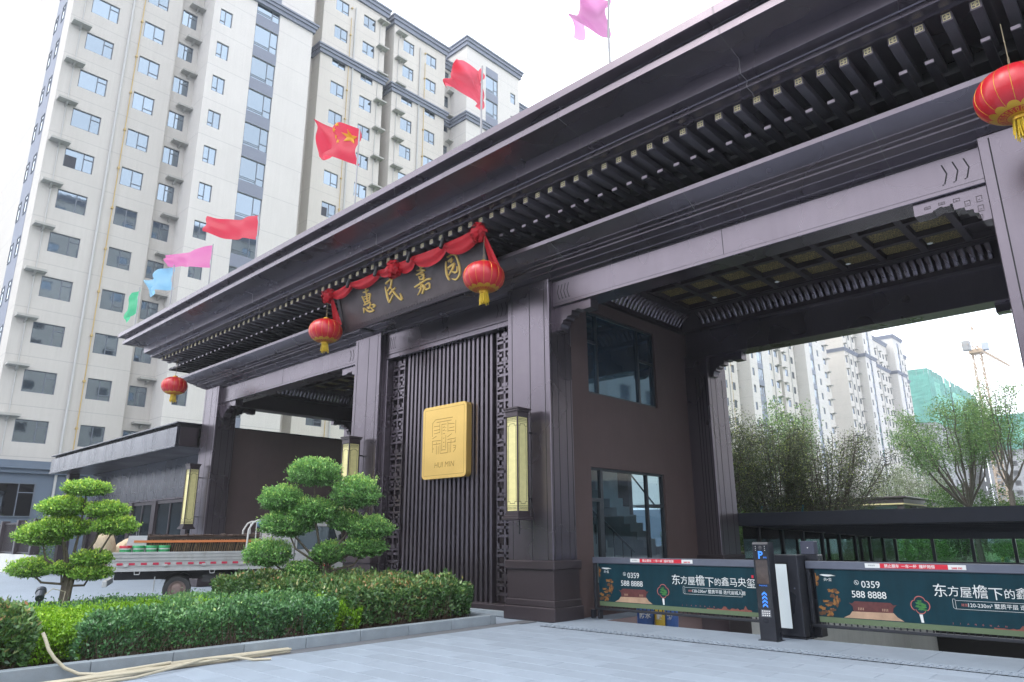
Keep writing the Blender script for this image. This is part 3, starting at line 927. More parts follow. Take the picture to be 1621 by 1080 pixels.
COFFER = bpy.data.materials.new('coffer_filigree'); COFFER.use_nodes = True
nt = COFFER.node_tree; b = nt.nodes['Principled BSDF']
tc = nt.nodes.new('ShaderNodeTexCoord')
vo = nt.nodes.new('ShaderNodeTexVoronoi'); vo.inputs['Scale'].default_value = 26; vo.feature = 'DISTANCE_TO_EDGE'
nt.links.new(tc.outputs['Object'], vo.inputs['Vector'])
lt = nt.nodes.new('ShaderNodeMath'); lt.operation = 'LESS_THAN'; lt.inputs[1].default_value = 0.11
nt.links.new(vo.outputs['Distance'], lt.inputs[0])
mx = nt.nodes.new('ShaderNodeMix'); mx.data_type = 'RGBA'; nt.links.new(lt.outputs[0], mx.inputs[0])
mx.inputs[6].default_value = (0.035, 0.026, 0.02, 1); mx.inputs[7].default_value = (0.33, 0.26, 0.10, 1)
nt.links.new(mx.outputs[2], b.inputs['Base Color']); b.inputs['Roughness'].default_value = 0.45; b.inputs['Metallic'].default_value = 0.25
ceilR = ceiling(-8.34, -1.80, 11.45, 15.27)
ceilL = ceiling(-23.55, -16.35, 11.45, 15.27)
# concave ribs round the ceiling
prof = [(0.0, 6.70), (0.03, 6.735), (0.07, 6.80), (0.12, 6.865), (0.185, 6.92), (0.26, 6.965), (0.33, 6.985)]
def rib_mesh():
    m = MB(); w = 0.052
    vs, fs = [], []
    for u, z in prof:
        vs += [(-w, u, z), (-w*0.5, u+0.02, z-0.012), (w*0.5, u+0.02, z-0.012), (w, u, z)]
    for i in range(len(prof)-1):
        for k in range(3): fs.append((i*4+k, i*4+k+1, i*4+k+5, i*4+k+4))
    m.add(vs, fs); m.quad(vs[0], vs[1], vs[2], vs[3])
    me = m.mesh('ceiling_rib', BRONZE); return me
RIB = rib_mesh()
def ribs(co, xa, xb, yb, ya):
    c0 = parent_loc(co)
    n = int((xb-xa)/0.149)
    for i in range(n):
        place('ceiling_rib', RIB, co, (xa+0.07+i*0.149-c0[0], yb+0.56-c0[1], -c0[2]), (0, 0, R(180)))
    n = int((yb+0.5-ya)/0.149)
    for i in range(n):
        place('ceiling_rib', RIB, co, (xa-0.56-c0[0], yb+0.46-i*0.149-c0[1], -c0[2]), (0, 0, R(-90)))
    bk = MB()
    bk.box(xa-0.7, yb+0.57, 6.6, xb+0.6, yb+0.75, 7.1); bk.box(xa-0.72, ya-0.3, 6.6, xa-0.57, yb+0.57, 7.1)
    bk.box(xa-0.57, yb+0.53, 6.60, xb+0.6, yb+0.60, 6.70); bk.box(xa-0.60, ya-0.3, 6.60, xa-0.53, yb+0.53, 6.70)
    bk.build('cove_backing', BRONZE_DK, co)
ribs(ceilR, -8.34, -1.80, 15.27, 11.45)
ribs(ceilL, -23.55, -16.35, 15.27, 11.45)
LAMP = mat('downlight_lens', (0.8, 0.8, 0.78), 0.4)
for cl_, xs in ((ceilR, (-7.40, -5.87, -4.34, -2.81)), (ceilL, (-22.7, -20.4, -18.1))):
    for x in xs:
        d_ = MB().lathe([(0.0, 6.962), (0.045, 6.962), (0.055, 6.969)], 14, (x, 14.84, 0)); d_.build('downlight', LAMP, cl_)

# --- centre bay: frame, fret columns, vertical slats
YC = 10.80
cf = MB()
cf.cbox(-14.65, 10.64, 5.96, -10.06, 10.95, 6.075, 0.01)
cf.cbox(-14.65, 10.64, 0.12, -14.53, 10.95, 5.955, 0.01); cf.cbox(-10.18, 10.64, 0.12, -10.06, 10.95, 5.955, 0.01)
cf.build('screen_frame', BRONZE, gate)
sl_b = MB(); sl_b.box(-14.6, 10.96, 0.1, -10.1, 11.05, 6.0); sl_b.build('screen_backing', BRONZE_DK, gate)
bs_ = MB(); bs_.cbox(-14.65, 10.56, 0.10, -10.06, 10.90, 0.20, 0.01); bs_.build('screen_sill', BRONZE_DK, gate)
MB().cbox(-14.65, 10.53, -0.01, -10.0, 10.9, 0.10, 0.01).build('screen_base_stone', KERB, gate)
SLX0, SLX1 = -13.83, -10.88
nsl = 21
SLATM = mat('slat_metal', (0.150, 0.130, 0.150), 0.28, 0.84, orand=0.10)
smesh = MB().cbox(-0.036, 0, 0.20, 0.036, 0.13, 5.955, 0.004).mesh('slat', SLATM)
for i in range(nsl):
    x = SLX0 + (SLX1-SLX0)*i/(nsl-1)
    place('slat', smesh, gate, (x-G0[0], YC-G0[1], 0))
# tall narrow window behind the slats
gb = MB(); gb.box(-12.75, 10.953, 0.75, -11.65, 10.958, 2.75); gb.build('window_behind_slats', DARK_GLASS, gate)
# fret columns: repeated T and key motif cut in thin bars
def fret(xa, xb, z0, z1):
    w = xb-xa; cell = 0.275; t = 0.056
    n = int((z1-z0)/cell)
    cell = (z1-z0)/n
    m = MB(); y0, y1 = YC+0.02, YC+0.085
    def bar(u0, v0, u1, v1): m.box(xa+u0, y0, v0, xa+u1, y1, v1)
    mid = w/2
    bar(mid-t/2, z0, mid+t/2, z1)
    for k in range(n):
        z = z0 + k*cell; q = cell
        kind = k % 4
        bar(0.02, z+q/2-t/2, mid-t/2, z+q/2+t/2); bar(mid+t/2, z+q/2-t/2, w-0.02, z+q/2+t/2)
        if kind in (0, 2):
            for s in (-1, 1):
                a, b = (0.02, mid-0.075) if s < 0 else (mid+0.075, w-0.02)
                zz = z+q*0.98-t if kind == 0 else z
                bar(a, zz, b, zz+t)
                xx = 0.02 if s < 0 else w-0.02-t
                bar(xx, min(zz, z+q/2), xx+t, max(zz+t, z+q/2))
        else:
            for s in (-1, 1):
                a, b = (0.02, mid) if s < 0 else (mid, w-0.02)
                zz = z+q*0.02
                bar(a, zz, b, zz+t)
                xx = mid-0.085 if s < 0 else mid+0.085-t
                bar(xx, z+q*0.5, xx+t, z+q*0.86)
                x2 = 0.02 if s < 0 else w-0.02-t
                bar(x2, z+q*0.5, x2+t, z+q*0.98)
    for e in (0, w-0.022): bar(e, z0, e+0.022, z1)
    m.build('fret_panel', BRONZE, gate, fix=False)
fret(-14.50, -14.02, 0.24, 5.93)
fret(-10.72, -10.24, 0.24, 5.93)

# --- left end: low wall under the side beam, right end likewise
MB().box(-24.75, YS+0.72, 0.0, -24.40, 18.6, 5.28).build('side_wall', BROWN_WALL, gate)

# traced brush strokes of the name board (board-plane metres) and the engraved emblem (x, z)
SIGN_STROKES = [[([(-1.574,0.806),(-1.465,0.792),(-1.342,0.822)],[0.017,0.024,0.018]),([(-1.477,0.93),(-1.452,0.875),(-1.457,0.752),(-1.47,0.649),(-1.479,0.536)],[0.012,0.025,0.021,0.02,0.018]),([(-1.651,0.723),(-1.616,0.63),(-1.587,0.521)],[0.013,0.018,0.017]),([(-1.444,0.725),(-1.352,0.717),(-1.314,0.692),(-1.358,0.623),(-1.4,0.553)],[0.012,0.018,0.024,0.023,0.02]),([(-1.582,0.689),(-1.508,0.689)],[0.011,0.013]),([(-1.45,0.687),(-1.345,0.673)],[0.011,0.013]),([(-1.571,0.633),(-1.49,0.632),(-1.376,0.625)],[0.011,0.012,0.012]),([(-1.568,0.557),(-1.418,0.566)],[0.015,0.015]),([(-1.646,0.499),(-1.542,0.502),(-1.421,0.514)],[0.019,0.02,0.017]),([(-1.418,0.531),(-1.367,0.479)],[0.028,0.017]),([(-1.375,0.477),(-1.422,0.426),(-1.49,0.397)],[0.017,0.015,0.02]),([(-1.681,0.44),(-1.687,0.379),(-1.705,0.307)],[0.023,0.027,0.007]),([(-1.617,0.412),(-1.578,0.354),(-1.506,0.305),(-1.398,0.281),(-1.282,0.284)],[0.011,0.021,0.026,0.026,0.008]),([(-1.403,0.395),(-1.365,0.338),(-1.283,0.28)],[0.014,0.019,0.008]),([(-1.531,0.426),(-1.482,0.376),(-1.433,0.402)],[0.015,0.023,0.011]),([(-1.374,0.437),(-1.29,0.429),(-1.22,0.381),(-1.311,0.367)],[0.008,0.023,0.028,0.017])],[([(-0.658,0.801),(-0.538,0.831),(-0.448,0.855),(-0.392,0.841)],[0.023,0.025,0.025,0.023]),([(-0.403,0.848),(-0.446,0.774),(-0.491,0.695)],[0.027,0.03,0.025]),([(-0.656,0.788),(-0.576,0.78)],[0.015,0.008]),([(-0.487,0.698),(-0.586,0.646),(-0.644,0.615)],[0.024,0.019,0.016]),([(-0.695,0.733),(-0.697,0.621),(-0.7,0.467),(-0.671,0.34)],[0.013,0.031,0.03,0.034]),([(-0.669,0.344),(-0.571,0.403),(-0.462,0.488)],[0.033,0.025,0.022]),([(-0.606,0.522),(-0.486,0.579),(-0.337,0.619)],[0.027,0.025,0.025]),([(-0.507,0.678),(-0.461,0.573),(-0.367,0.448),(-0.271,0.332),(-0.199,0.29)],[0.016,0.027,0.029,0.027,0.027]),([(-0.191,0.297),(-0.202,0.375),(-0.218,0.455)],[0.03,0.025,0.007])],[([(0.621,0.899),(0.654,0.834),(0.659,0.741)],[0.016,0.029,0.023]),([(0.644,0.842),(0.783,0.842)],[0.02,0.02]),([(0.509,0.809),(0.646,0.783),(0.787,0.743)],[0.014,0.029,0.023]),([(0.469,0.718),(0.588,0.724),(0.714,0.731)],[0.022,0.027,0.019]),([(0.535,0.666),(0.565,0.579)],[0.016,0.018]),([(0.566,0.581),(0.654,0.589),(0.726,0.662)],[0.014,0.019,0.023]),([(0.616,0.691),(0.733,0.669)],[0.014,0.024]),([(0.542,0.653),(0.689,0.651)],[0.01,0.012]),([(0.325,0.467),(0.467,0.491),(0.615,0.516),(0.775,0.536),(0.913,0.515)],[0.023,0.027,0.027,0.024,0.024]),([(0.545,0.54),(0.554,0.48)],[0.015,0.016]),([(0.72,0.603),(0.659,0.557)],[0.02,0.014]),([(0.442,0.415),(0.553,0.419),(0.617,0.417),(0.607,0.346),(0.535,0.267)],[0.012,0.02,0.022,0.025,0.029]),([(0.551,0.472),(0.517,0.378),(0.441,0.304),(0.372,0.27)],[0.019,0.024,0.019,0.006]),([(0.571,0.475),(0.657,0.405),(0.677,0.314)],[0.016,0.022,0.021]),([(0.675,0.319),(0.833,0.336)],[0.021,0.021]),([(0.694,0.425),(0.791,0.443),(0.83,0.413),(0.818,0.335)],[0.014,0.022,0.025,0.02])],[([(1.497,0.758),(1.454,0.641),(1.432,0.499),(1.454,0.385),(1.491,0.344)],[0.011,0.027,0.03,0.028,0.021]),([(1.556,0.832),(1.669,0.848),(1.754,0.849),(1.821,0.791),(1.856,0.679),(1.86,0.533),(1.828,0.396),(1.74,0.322),(1.658,0.309),(1.572,0.35)],[0.021,0.022,0.025,0.027,0.027,0.028,0.03,0.028,0.025,0.009]),([(1.56,0.736),(1.639,0.753),(1.714,0.767)],[0.022,0.03,0.03]),([(1.705,0.76),(1.633,0.687)],[0.024,0.02]),([(1.515,0.605),(1.615,0.628),(1.743,0.652)],[0.018,0.03,0.027]),([(1.736,0.654),(1.669,0.574),(1.605,0.528),(1.502,0.447)],[0.03,0.029,0.024,0.016]),([(1.521,0.624),(1.526,0.563)],[0.016,0.015]),([(1.603,0.521),(1.677,0.46),(1.767,0.47),(1.802,0.568)],[0.013,0.024,0.023,0.012])]]
EMBLEM = [[(-12.633,3.761),(-12.636,4.071),(-12.534,4.146),(-11.936,4.144)],[(-12.485,4.078),(-11.979,4.082)],[(-11.827,4.064),(-11.829,3.771)],[(-12.576,3.99),(-12.379,3.987),(-12.377,4.042)],[(-12.572,3.897),(-12.373,3.906)],[(-12.375,3.98),(-12.37,3.839),(-12.57,3.823)],[(-12.298,3.771),(-12.306,4.015),(-12.15,4.01)],[(-12.096,4.053),(-12.09,3.828)],[(-12.077,4.008),(-11.879,3.992)],[(-12.038,3.907),(-11.877,3.914)],[(-12.072,3.844),(-11.875,3.836)],[(-12.267,3.944),(-12.221,3.939),(-12.222,3.969)],[(-12.264,3.871),(-12.218,3.866),(-12.219,3.896)],[(-12.253,3.797),(-12.198,3.797)],[(-12.175,3.928),(-12.156,3.932)],[(-12.172,3.855),(-12.154,3.857)],[(-12.631,3.712),(-12.492,3.76)],[(-12.619,3.394),(-12.629,3.657),(-12.34,3.648)],[(-12.598,3.574),(-12.347,3.576)],[(-12.487,3.613),(-12.482,3.576)],[(-12.484,3.54),(-12.478,3.346)],[(-12.419,3.516),(-12.413,3.347)],[(-12.355,3.54),(-12.349,3.353)],[(-12.297,3.74),(-12.295,3.403)],[(-12.16,3.751),(-12.16,3.451)],[(-12.249,3.687),(-12.213,3.696)],[(-12.246,3.591),(-12.21,3.599)],[(-12.244,3.5),(-12.198,3.508)],[(-12.296,3.427),(-12.159,3.421)],[(-12.33,3.352),(-12.094,3.35),(-12.101,3.577),(-11.833,3.57)],[(-12.105,3.709),(-11.962,3.767)],[(-12.094,3.648),(-11.817,3.657)],[(-11.976,3.625),(-11.984,3.566)],[(-12.045,3.524),(-12.04,3.346)],[(-11.983,3.554),(-11.987,3.353)],[(-11.834,3.623),(-11.833,3.588),(-11.869,3.591)],[(-11.902,3.499),(-11.822,3.492),(-11.821,3.445),(-11.883,3.445)],[(-11.82,3.421),(-11.855,3.389),(-11.898,3.352)],[(-12.594,3.465),(-12.58,3.488)]]

# ------------------------------------------------------------------ text helper
def text_mesh(s, size, extrude=0.0, bold=0.0, align='LEFT', shear=0.0, space=1.0):
    cu = bpy.data.curves.new('t', 'FONT')
    cu.body = s; cu.size = size; cu.extrude = extrude; cu.offset = bold; cu.align_x = align; cu.shear = shear; cu.space_character = space
    cu.resolution_u = 3
    o = bpy.data.objects.new('t', cu); COL.objects.link(o)
    dg = bpy.context.evaluated_depsgraph_get(); dg.update()
    me = bpy.data.meshes.new_from_object(o.evaluated_get(dg))
    bpy.data.objects.remove(o); bpy.data.curves.remove(cu)
    return me
def text_on(s, size, x, y, z, mtl, parent, name='lettering', rot=(math.pi/2, 0, 0), **k):
    me = text_mesh(s, size, **k); me.materials.clear(); me.materials.append(mtl)
    p = parent_loc(parent)
    return place(name, me, parent, (x-p[0], y-p[1], z-p[2]), rot)

# ------------------------------------------------------------------ name board
RED_CLOTH = mat('red_satin', (0.40, 0.005, 0.014), 0.58, 0.0, var=0.12, vscale=7, spec=0.3)
BOARD = mat('board_brown', (0.085, 0.066, 0.068), 0.42, 0.35, var=0.3, vscale=2.5, rvar=0.12, bump=0.05, bscale=8)
BLK_METAL = mat('black_metal', (0.02, 0.022, 0.026), 0.4, 0.4)
TY, TZ, BY, BZ = 9.33, 7.50, 9.62, 6.57
bv = Vector((0, TY-BY, TZ-BZ)); BLEN = bv.length; bv.normalize()
bn = Vector((1, 0, 0)).cross(bv)                       # points to the viewer (-y) or away; make it face -y
if bn.y > 0: bn = -bn
B0 = Vector((-12.35, BY, BZ))
def bpt(u, v, n=0.0): return tuple(B0 + Vector((u, 0, 0)) + bv*v + bn*n)
board = empty('name_board', (-12.35, 9.6, 6.57), 'dark tilted name board with four gold brush characters', 'sign board')
def board_box(mb, u0, u1, v0, v1, n0, n1):
    vs = [bpt(u, v, n) for n in (n0, n1) for u, v in ((u0, v0), (u1, v0), (u1, v1), (u0, v1))]
    mb.add(vs, [(3, 2, 1, 0), (4, 5, 6, 7), (0, 1, 5, 4), (1, 2, 6, 5), (2, 3, 7, 6), (3, 0, 4, 7)])
m = MB(); board_box(m, -2.58, 2.58, 0.05, BLEN-0.02, -0.10, 0.0); m.build('panel', BOARD, board)
m = MB()
board_box(m, -2.70, 2.70, -0.02, 0.05, -0.12, 0.03); board_box(m, -2.70, 2.70, BLEN-0.02, BLEN+0.05, -0.12, 0.03)
board_box(m, -2.70, -2.58, 0.05, BLEN-0.02, -0.12, 0.03); board_box(m, 2.58, 2.70, 0.05, BLEN-0.02, -0.12, 0.03)
m.build('frame', BRONZE_DK, board)
m = MB()
for i in range(52):                                     # carved edge along the bottom
    u = -2.5 + i*0.098
    board_box(m, u, u+0.05, 0.062, 0.082, 0.0005, 0.006); board_box(m, u+0.03, u+0.05, 0.086, 0.106, 0.0005, 0.006)
m.build('carved_border', BRONZE_DK, board)
m = MB()
for sx in (-2.2, 2.2): m.box(-12.35+sx-0.04, 9.5, 7.50, -12.35+sx+0.04, 10.2, 7.56); m.box(-12.35+sx-0.04, 9.70, 6.60, -12.35+sx+0.04, 10.2, 6.66)
m.build('hanger', BLK_METAL, board)
def brush(mb, pts, ws, n0=0.001, n1=0.028):
    """one brush stroke: ribbon of varying width with bevelled ridge"""
    P = [Vector((a, b)) for a, b in pts]
    # subdivide with Catmull-Rom
    Q, W = [], []
    n = len(P)
    for i in range(n-1):
        p0, p1, p2, p3 = P[max(i-1, 0)], P[i], P[i+1], P[min(i+2, n-1)]
        for k in range(4):
            t = k/4
            Q.append(0.5*((2*p1) + (p2-p0)*t + (2*p0-5*p1+4*p2-p3)*t*t + (3*p1-p0-3*p2+p3)*t**3)); W.append(ws[i]*(1-t)+ws[i+1]*t)
    Q.append(P[-1]); W.append(ws[-1])
    vs, fs = [], []
    for i, q in enumerate(Q):
        t = (Q[min(i+1, len(Q)-1)] - Q[max(i-1, 0)])
        t = t.normalized() if t.length > 1e-9 else Vector((1, 0))
        nn = Vector((-t.y, t.x))*W[i]
        a, b, c, d = q+nn, q+nn*0.6, q-nn*0.6, q-nn
        vs += [bpt(a.x, a.y, n0), bpt(b.x, b.y, n1), bpt(c.x, c.y, n1), bpt(d.x, d.y, n0)]
    for i in range(len(Q)-1):
        for k in range(3): fs.append((i*4+k, i*4+k+1, i*4+k+5, i*4+k+4))
    fs.append((0, 1, 2, 3)); e = (len(Q)-1)*4; fs.append((e+3, e+2, e+1, e))
    mb.add(vs, fs)
for ch in SIGN_STROKES:
    m = MB()
    for pts, ws in ch: brush(m, pts, ws)
    o = m.build('character', GOLD_LET, board); shade(o.data, 50)

# spotlights clipped to the top edge
for u in (-1.75, -0.62, 0.62, 1.75):
    s = empty('board_spotlight', bpt(u, BLEN+0.08, 0.1), 'small black spotlight clipped over the name board, %s from the left' % {-1.75: 'first', -0.62: 'second', 0.62: 'third', 1.75: 'fourth'}[u], 'spotlight', 'spotlights over the name board')
    p = Vector(s.location)
    m = MB(); m.tube([p + Vector((0, -0.14, 0.10)), p + Vector((0, -0.20, -0.13))], 0.042, 10); m.build('lamp_head', BLK_METAL, s)
    m = MB(); m.tube([p + Vector((0.0, 0.15, 0.06)), p + Vector((0, -0.14, 0.07))], 0.014, 6); m.box(p.x-0.03, p.y+0.10, p.z-0.07, p.x+0.03, p.y+0.16, p.z+0.08); m.build('bracket_arm', BLK_METAL, s)
# red swag with three rosettes and two tails
swag = empty('red_swag', bpt(0, BLEN+0.05, 0.1), 'red satin swag with knotted rosettes draped along the name board top', 'drapery')
def cloth_strip(name, ends, drop, wid, seed, nseg=22, out=0.16):
    r_ = random.Random(seed)
    (ua, va), (ub, vb) = ends
    vs, fs = [], []; K = 7
    ph = [r_.uniform(0, 6) for _ in range(K)]
    for i in range(nseg+1):
        t = i/nseg
        u = ua+(ub-ua)*t
        vtop = va+(vb-va)*t - drop*0.25*4*t*(1-t)
        wv = wid*(0.40+0.60*(4*t*(1-t))**0.7)
        for k in range(K):
            s_ = k/(K-1)
            v = vtop - wv*s_
            n_ = out + 0.020*math.sin(s_*10+ph[2]+t*2.0) + 0.006*math.sin(t*14+ph[k]) + 0.03*(1-(2*s_-1)**2)
            vs.append(bpt(u, v, n_))
    for i in range(nseg):
        for k in range(K-1): fs.append((i*K+k, i*K+k+1, (i+1)*K+k+1, (i+1)*K+k))
    m = MB(); m.add(vs, fs); o = m.build(name, RED_CLOTH, swag, fix=False); shade(o.data, 70)
T = BLEN
cloth_strip('swag_fold', [(-2.66, T+0.10), (-1.75, T+0.16)], 0.05, 0.27, 1)
cloth_strip('swag_fold', [(-1.80, T+0.14), (-0.60, T+0.15)], 0.12, 0.25, 2)
cloth_strip('swag_fold', [(-0.66, T+0.15), (-0.02, T+0.13)], 0.04, 0.22, 6)
cloth_strip('swag_fold', [(0.02, T+0.14), (0.72, T+0.13)], 0.06, 0.30, 3)
cloth_strip('swag_fold', [(0.62, T+0.14), (1.76, T+0.12)], 0.08, 0.34, 4)
cloth_strip('swag_fold', [(1.70, T+0.13), (2.76, T+0.16)], 0.06, 0.36, 5)
def rosette(u, v, r, seed):
    rr = random.Random(seed); m = MB()
    c = Vector(bpt(u, v, 0.20))
    for k in range(46):
        d = Vector((rr.gauss(0, 1), rr.gauss(0, 1)*0.7-0.4, rr.gauss(0, 1))).normalized()
        p = c + d*r*rr.uniform(0.55, 0.9)
        a = d.cross(Vector((rr.gauss(0, 1), rr.gauss(0, 1), rr.gauss(0, 1)))).normalized(); b = d.cross(a)
        w = r*rr.uniform(0.28, 0.42)
        # a little folded loop of ribbon
        vs = []
        for i in range(5):
            t = (i-2)/2
            q = p + a*w*t + d*r*0.28*(1-t*t)
            vs += [tuple(q - b*w*0.45), tuple(q + b*w*0.45)]
        m.add(vs, [(i*2, i*2+1, i*2+3, i*2+2) for i in range(4)])
    m.lathe([(0.0, -r*0.7), (r*0.5, -r*0.55), (r*0.75, 0), (r*0.5, r*0.55), (0.0, r*0.7)], 12, tuple(c))
    o = m.build('rosette', RED_CLOTH, swag, fix=False); shade(o.data, 60)
rosette(-2.74, T+0.02, 0.19, 11); rosette(-0.02, T+0.00, 0.21, 12); rosette(2.78, T+0.03, 0.20, 13)
def tail(u, v, L, dx, seed):
    rr = random.Random(seed); vs, fs = [], []; K, N = 6, 10
    for i in range(N+1):
        t = i/N
        w = 0.05+0.11*t
        for k in range(K):
            s_ = k/(K-1)-0.5
            vs.append(bpt(u+dx*t+s_*w*2*0.7, v-L*t, 0.16+0.05*math.sin(s_*14+seed)*(0.5+t)))
    for i in range(N):
        for k in range(K-1): fs.append((i*K+k, i*K+k+1, (i+1)*K+k+1, (i+1)*K+k))
    m = MB(); m.add(vs, fs); o = m.build('tail', RED_CLOTH, swag, fix=False); shade(o.data, 70)
tail(-2.70, T-0.05, 0.72, 0.04, 3); tail(2.86, T+0.0, 0.80, 0.14, 5)

# ------------------------------------------------------------------ lanterns
LAN_RED = leaf = mat('lantern_red', (0.50, 0.010, 0.020), 0.36, 0.0, var=0.05, vscale=10, spec=0.6)
LAN_GOLD = mat('lantern_gold', (0.62, 0.36, 0.04), 0.35, 0.6)
TASSEL = mat('tassel_yellow', (0.62, 0.42, 0.02), 0.6, var=0.25, vscale=30)
CORD = mat('cord', (0.25, 0.2, 0.12), 0.7)
def make_lantern():
    root = empty('lantern', (0, 0, 0))
    Rr, Hh, ng, sub = 0.415, 0.30, 16, 4
    m = MB(); vs, fs = [], []
    nz = 18
    def prof(t):    # t -1..1
        a = t*math.pi/2*0.93
        return Rr*math.cos(a)**0.75, Hh*math.sin(a)
    N = ng*sub
    for i in range(nz+1):
        r, z = prof(-1+2*i/nz)
        for k in range(N):
            th = 2*math.pi*k/N
            sc_ = 1.0 + 0.018*abs(math.sin(th*ng/2))
            vs.append((r*sc_*math.cos(th), r*sc_*math.sin(th), z))
    for i in range(nz):
        for k in range(N): fs.append((i*N+k, i*N+(k+1) % N, (i+1)*N+(k+1) % N, (i+1)*N+k))
    m.add(vs, fs); b = m.build('shade', LAN_RED, root, fix=False, off=(0.0, 0.0, 0.0)); shade(b.data, 60)
    m = MB()
    for g_ in range(ng):
        th = 2*math.pi*g_/ng
        pts = []
        for i in range(13):
            r, z = prof(-1+2*i/12); pts.append(((r+0.002)*math.cos(th), (r+0.002)*math.sin(th), z))
        m.tube(pts, 0.0032, 4, cap=False)
    m.build('gold_rib', LAN_GOLD, root, fix=False, off=(0.0, 0.0, 0.0))
    m = MB()
    def onsurf(r):
        a = math.acos(min(1, (r/Rr)**(1/0.75))); return -Hh*math.sin(a)-0.004
    def ring(ra, rb, n=48, fa=None):
        vs, fs = [], []
        for k in range(n):
            th = 2*math.pi*k/n
            r2 = rb if fa is None else fa(th)
            rm = (ra+r2)/2
            for r in (ra, rm, r2): vs.append((r*math.cos(th), r*math.sin(th), onsurf(r)))
        for k in range(n):
            k2 = (k+1) % n
            for q in range(2): fs.append((k*3+q, k*3+q+1, k2*3+q+1, k2*3+q))
        m.add(vs, fs)
    ring(0.095, 0.135); ring(0.225, 0.245)
    ring(0.245, 0.30, 120, lambda th: 0.255 + 0.055*abs(math.sin(th*6))**0.6)
    for k in range(24):     # key pattern between the rings
        th = 2*math.pi*k/24
        for (ra, rb, d0, d1) in ((0.145, 0.215, 0.0, 0.035), (0.145, 0.160, 0.0, 0.14), (0.2, 0.215, 0.0, 0.14), (0.16, 0.19, 0.1, 0.135)):
            vs = []
            for r in (ra, rb):
                for a in (d0, d1): vs.append((r*math.cos(th+a), r*math.sin(th+a), onsurf(r)))
            m.add(vs, [(0, 1, 3, 2)])
    m.build('gold_pattern', LAN_GOLD, root, fix=False, off=(0.0, 0.0, 0.0))
    m = MB(); m.lathe([(0.0, Hh+0.045), (0.07, Hh+0.045), (0.075, Hh+0.035), (0.075, Hh-0.02)], 20); m.lathe([(0.085, -Hh+0.03), (0.095, -Hh-0.02), (0.09, -Hh-0.045), (0.0, -Hh-0.045)], 20)
    m.build('gold_cap', LAN_GOLD, root, off=(0.0, 0.0, 0.0))
    m = MB(); rr = random.Random(4)
    for k in range(46):
        th = 2*math.pi*k/46; r = 0.075*math.sqrt(rr.random())+0.012; L = rr.uniform(0.17, 0.24)
        x, y = r*math.cos(th), r*math.sin(th)
        m.tube([(x, y, -Hh-0.04), (x*1.15, y*1.15, -Hh-0.04-L*0.5), (x*1.25+rr.uniform(-.012, .012), y*1.25+rr.uniform(-.012, .012), -Hh-0.04-L)], 0.0075, 4)
    m.build('tassel', TASSEL, root, fix=False, off=(0.0, 0.0, 0.0))
    m = MB(); m.tube([(0, 0, Hh+0.04), (0, 0, Hh+0.66)], 0.006, 5); m.tube([(-0.015, 0, Hh+0.04), (-0.02, 0, Hh+0.16), (0.015, 0, Hh+0.2), (0.02, 0, Hh+0.05)], 0.004, 4)
    m.build('cord', CORD, root, fix=False, off=(0.0, 0.0, 0.0))
    return root
lan = make_lantern()
LL = [(-24.72, 6.57, 'red lantern hanging by the leftmost column, small in view'), (-15.25, 6.58, 'red lantern hanging at the left end of the name board'),
      (-9.48, 6.51, 'red lantern hanging at the right end of the name board'), (-0.62, 6.43, 'large red lantern cut by the right picture edge')]
for i, (x, z, lb) in enumerate(LL):
    o = lan if i == 0 else copy_tree(lan)
    o.location = (x, 9.2, z); o.rotation_euler = (0, 0, 0.4*i)
    tag(o, lb, 'lantern', 'lanterns under the eave')

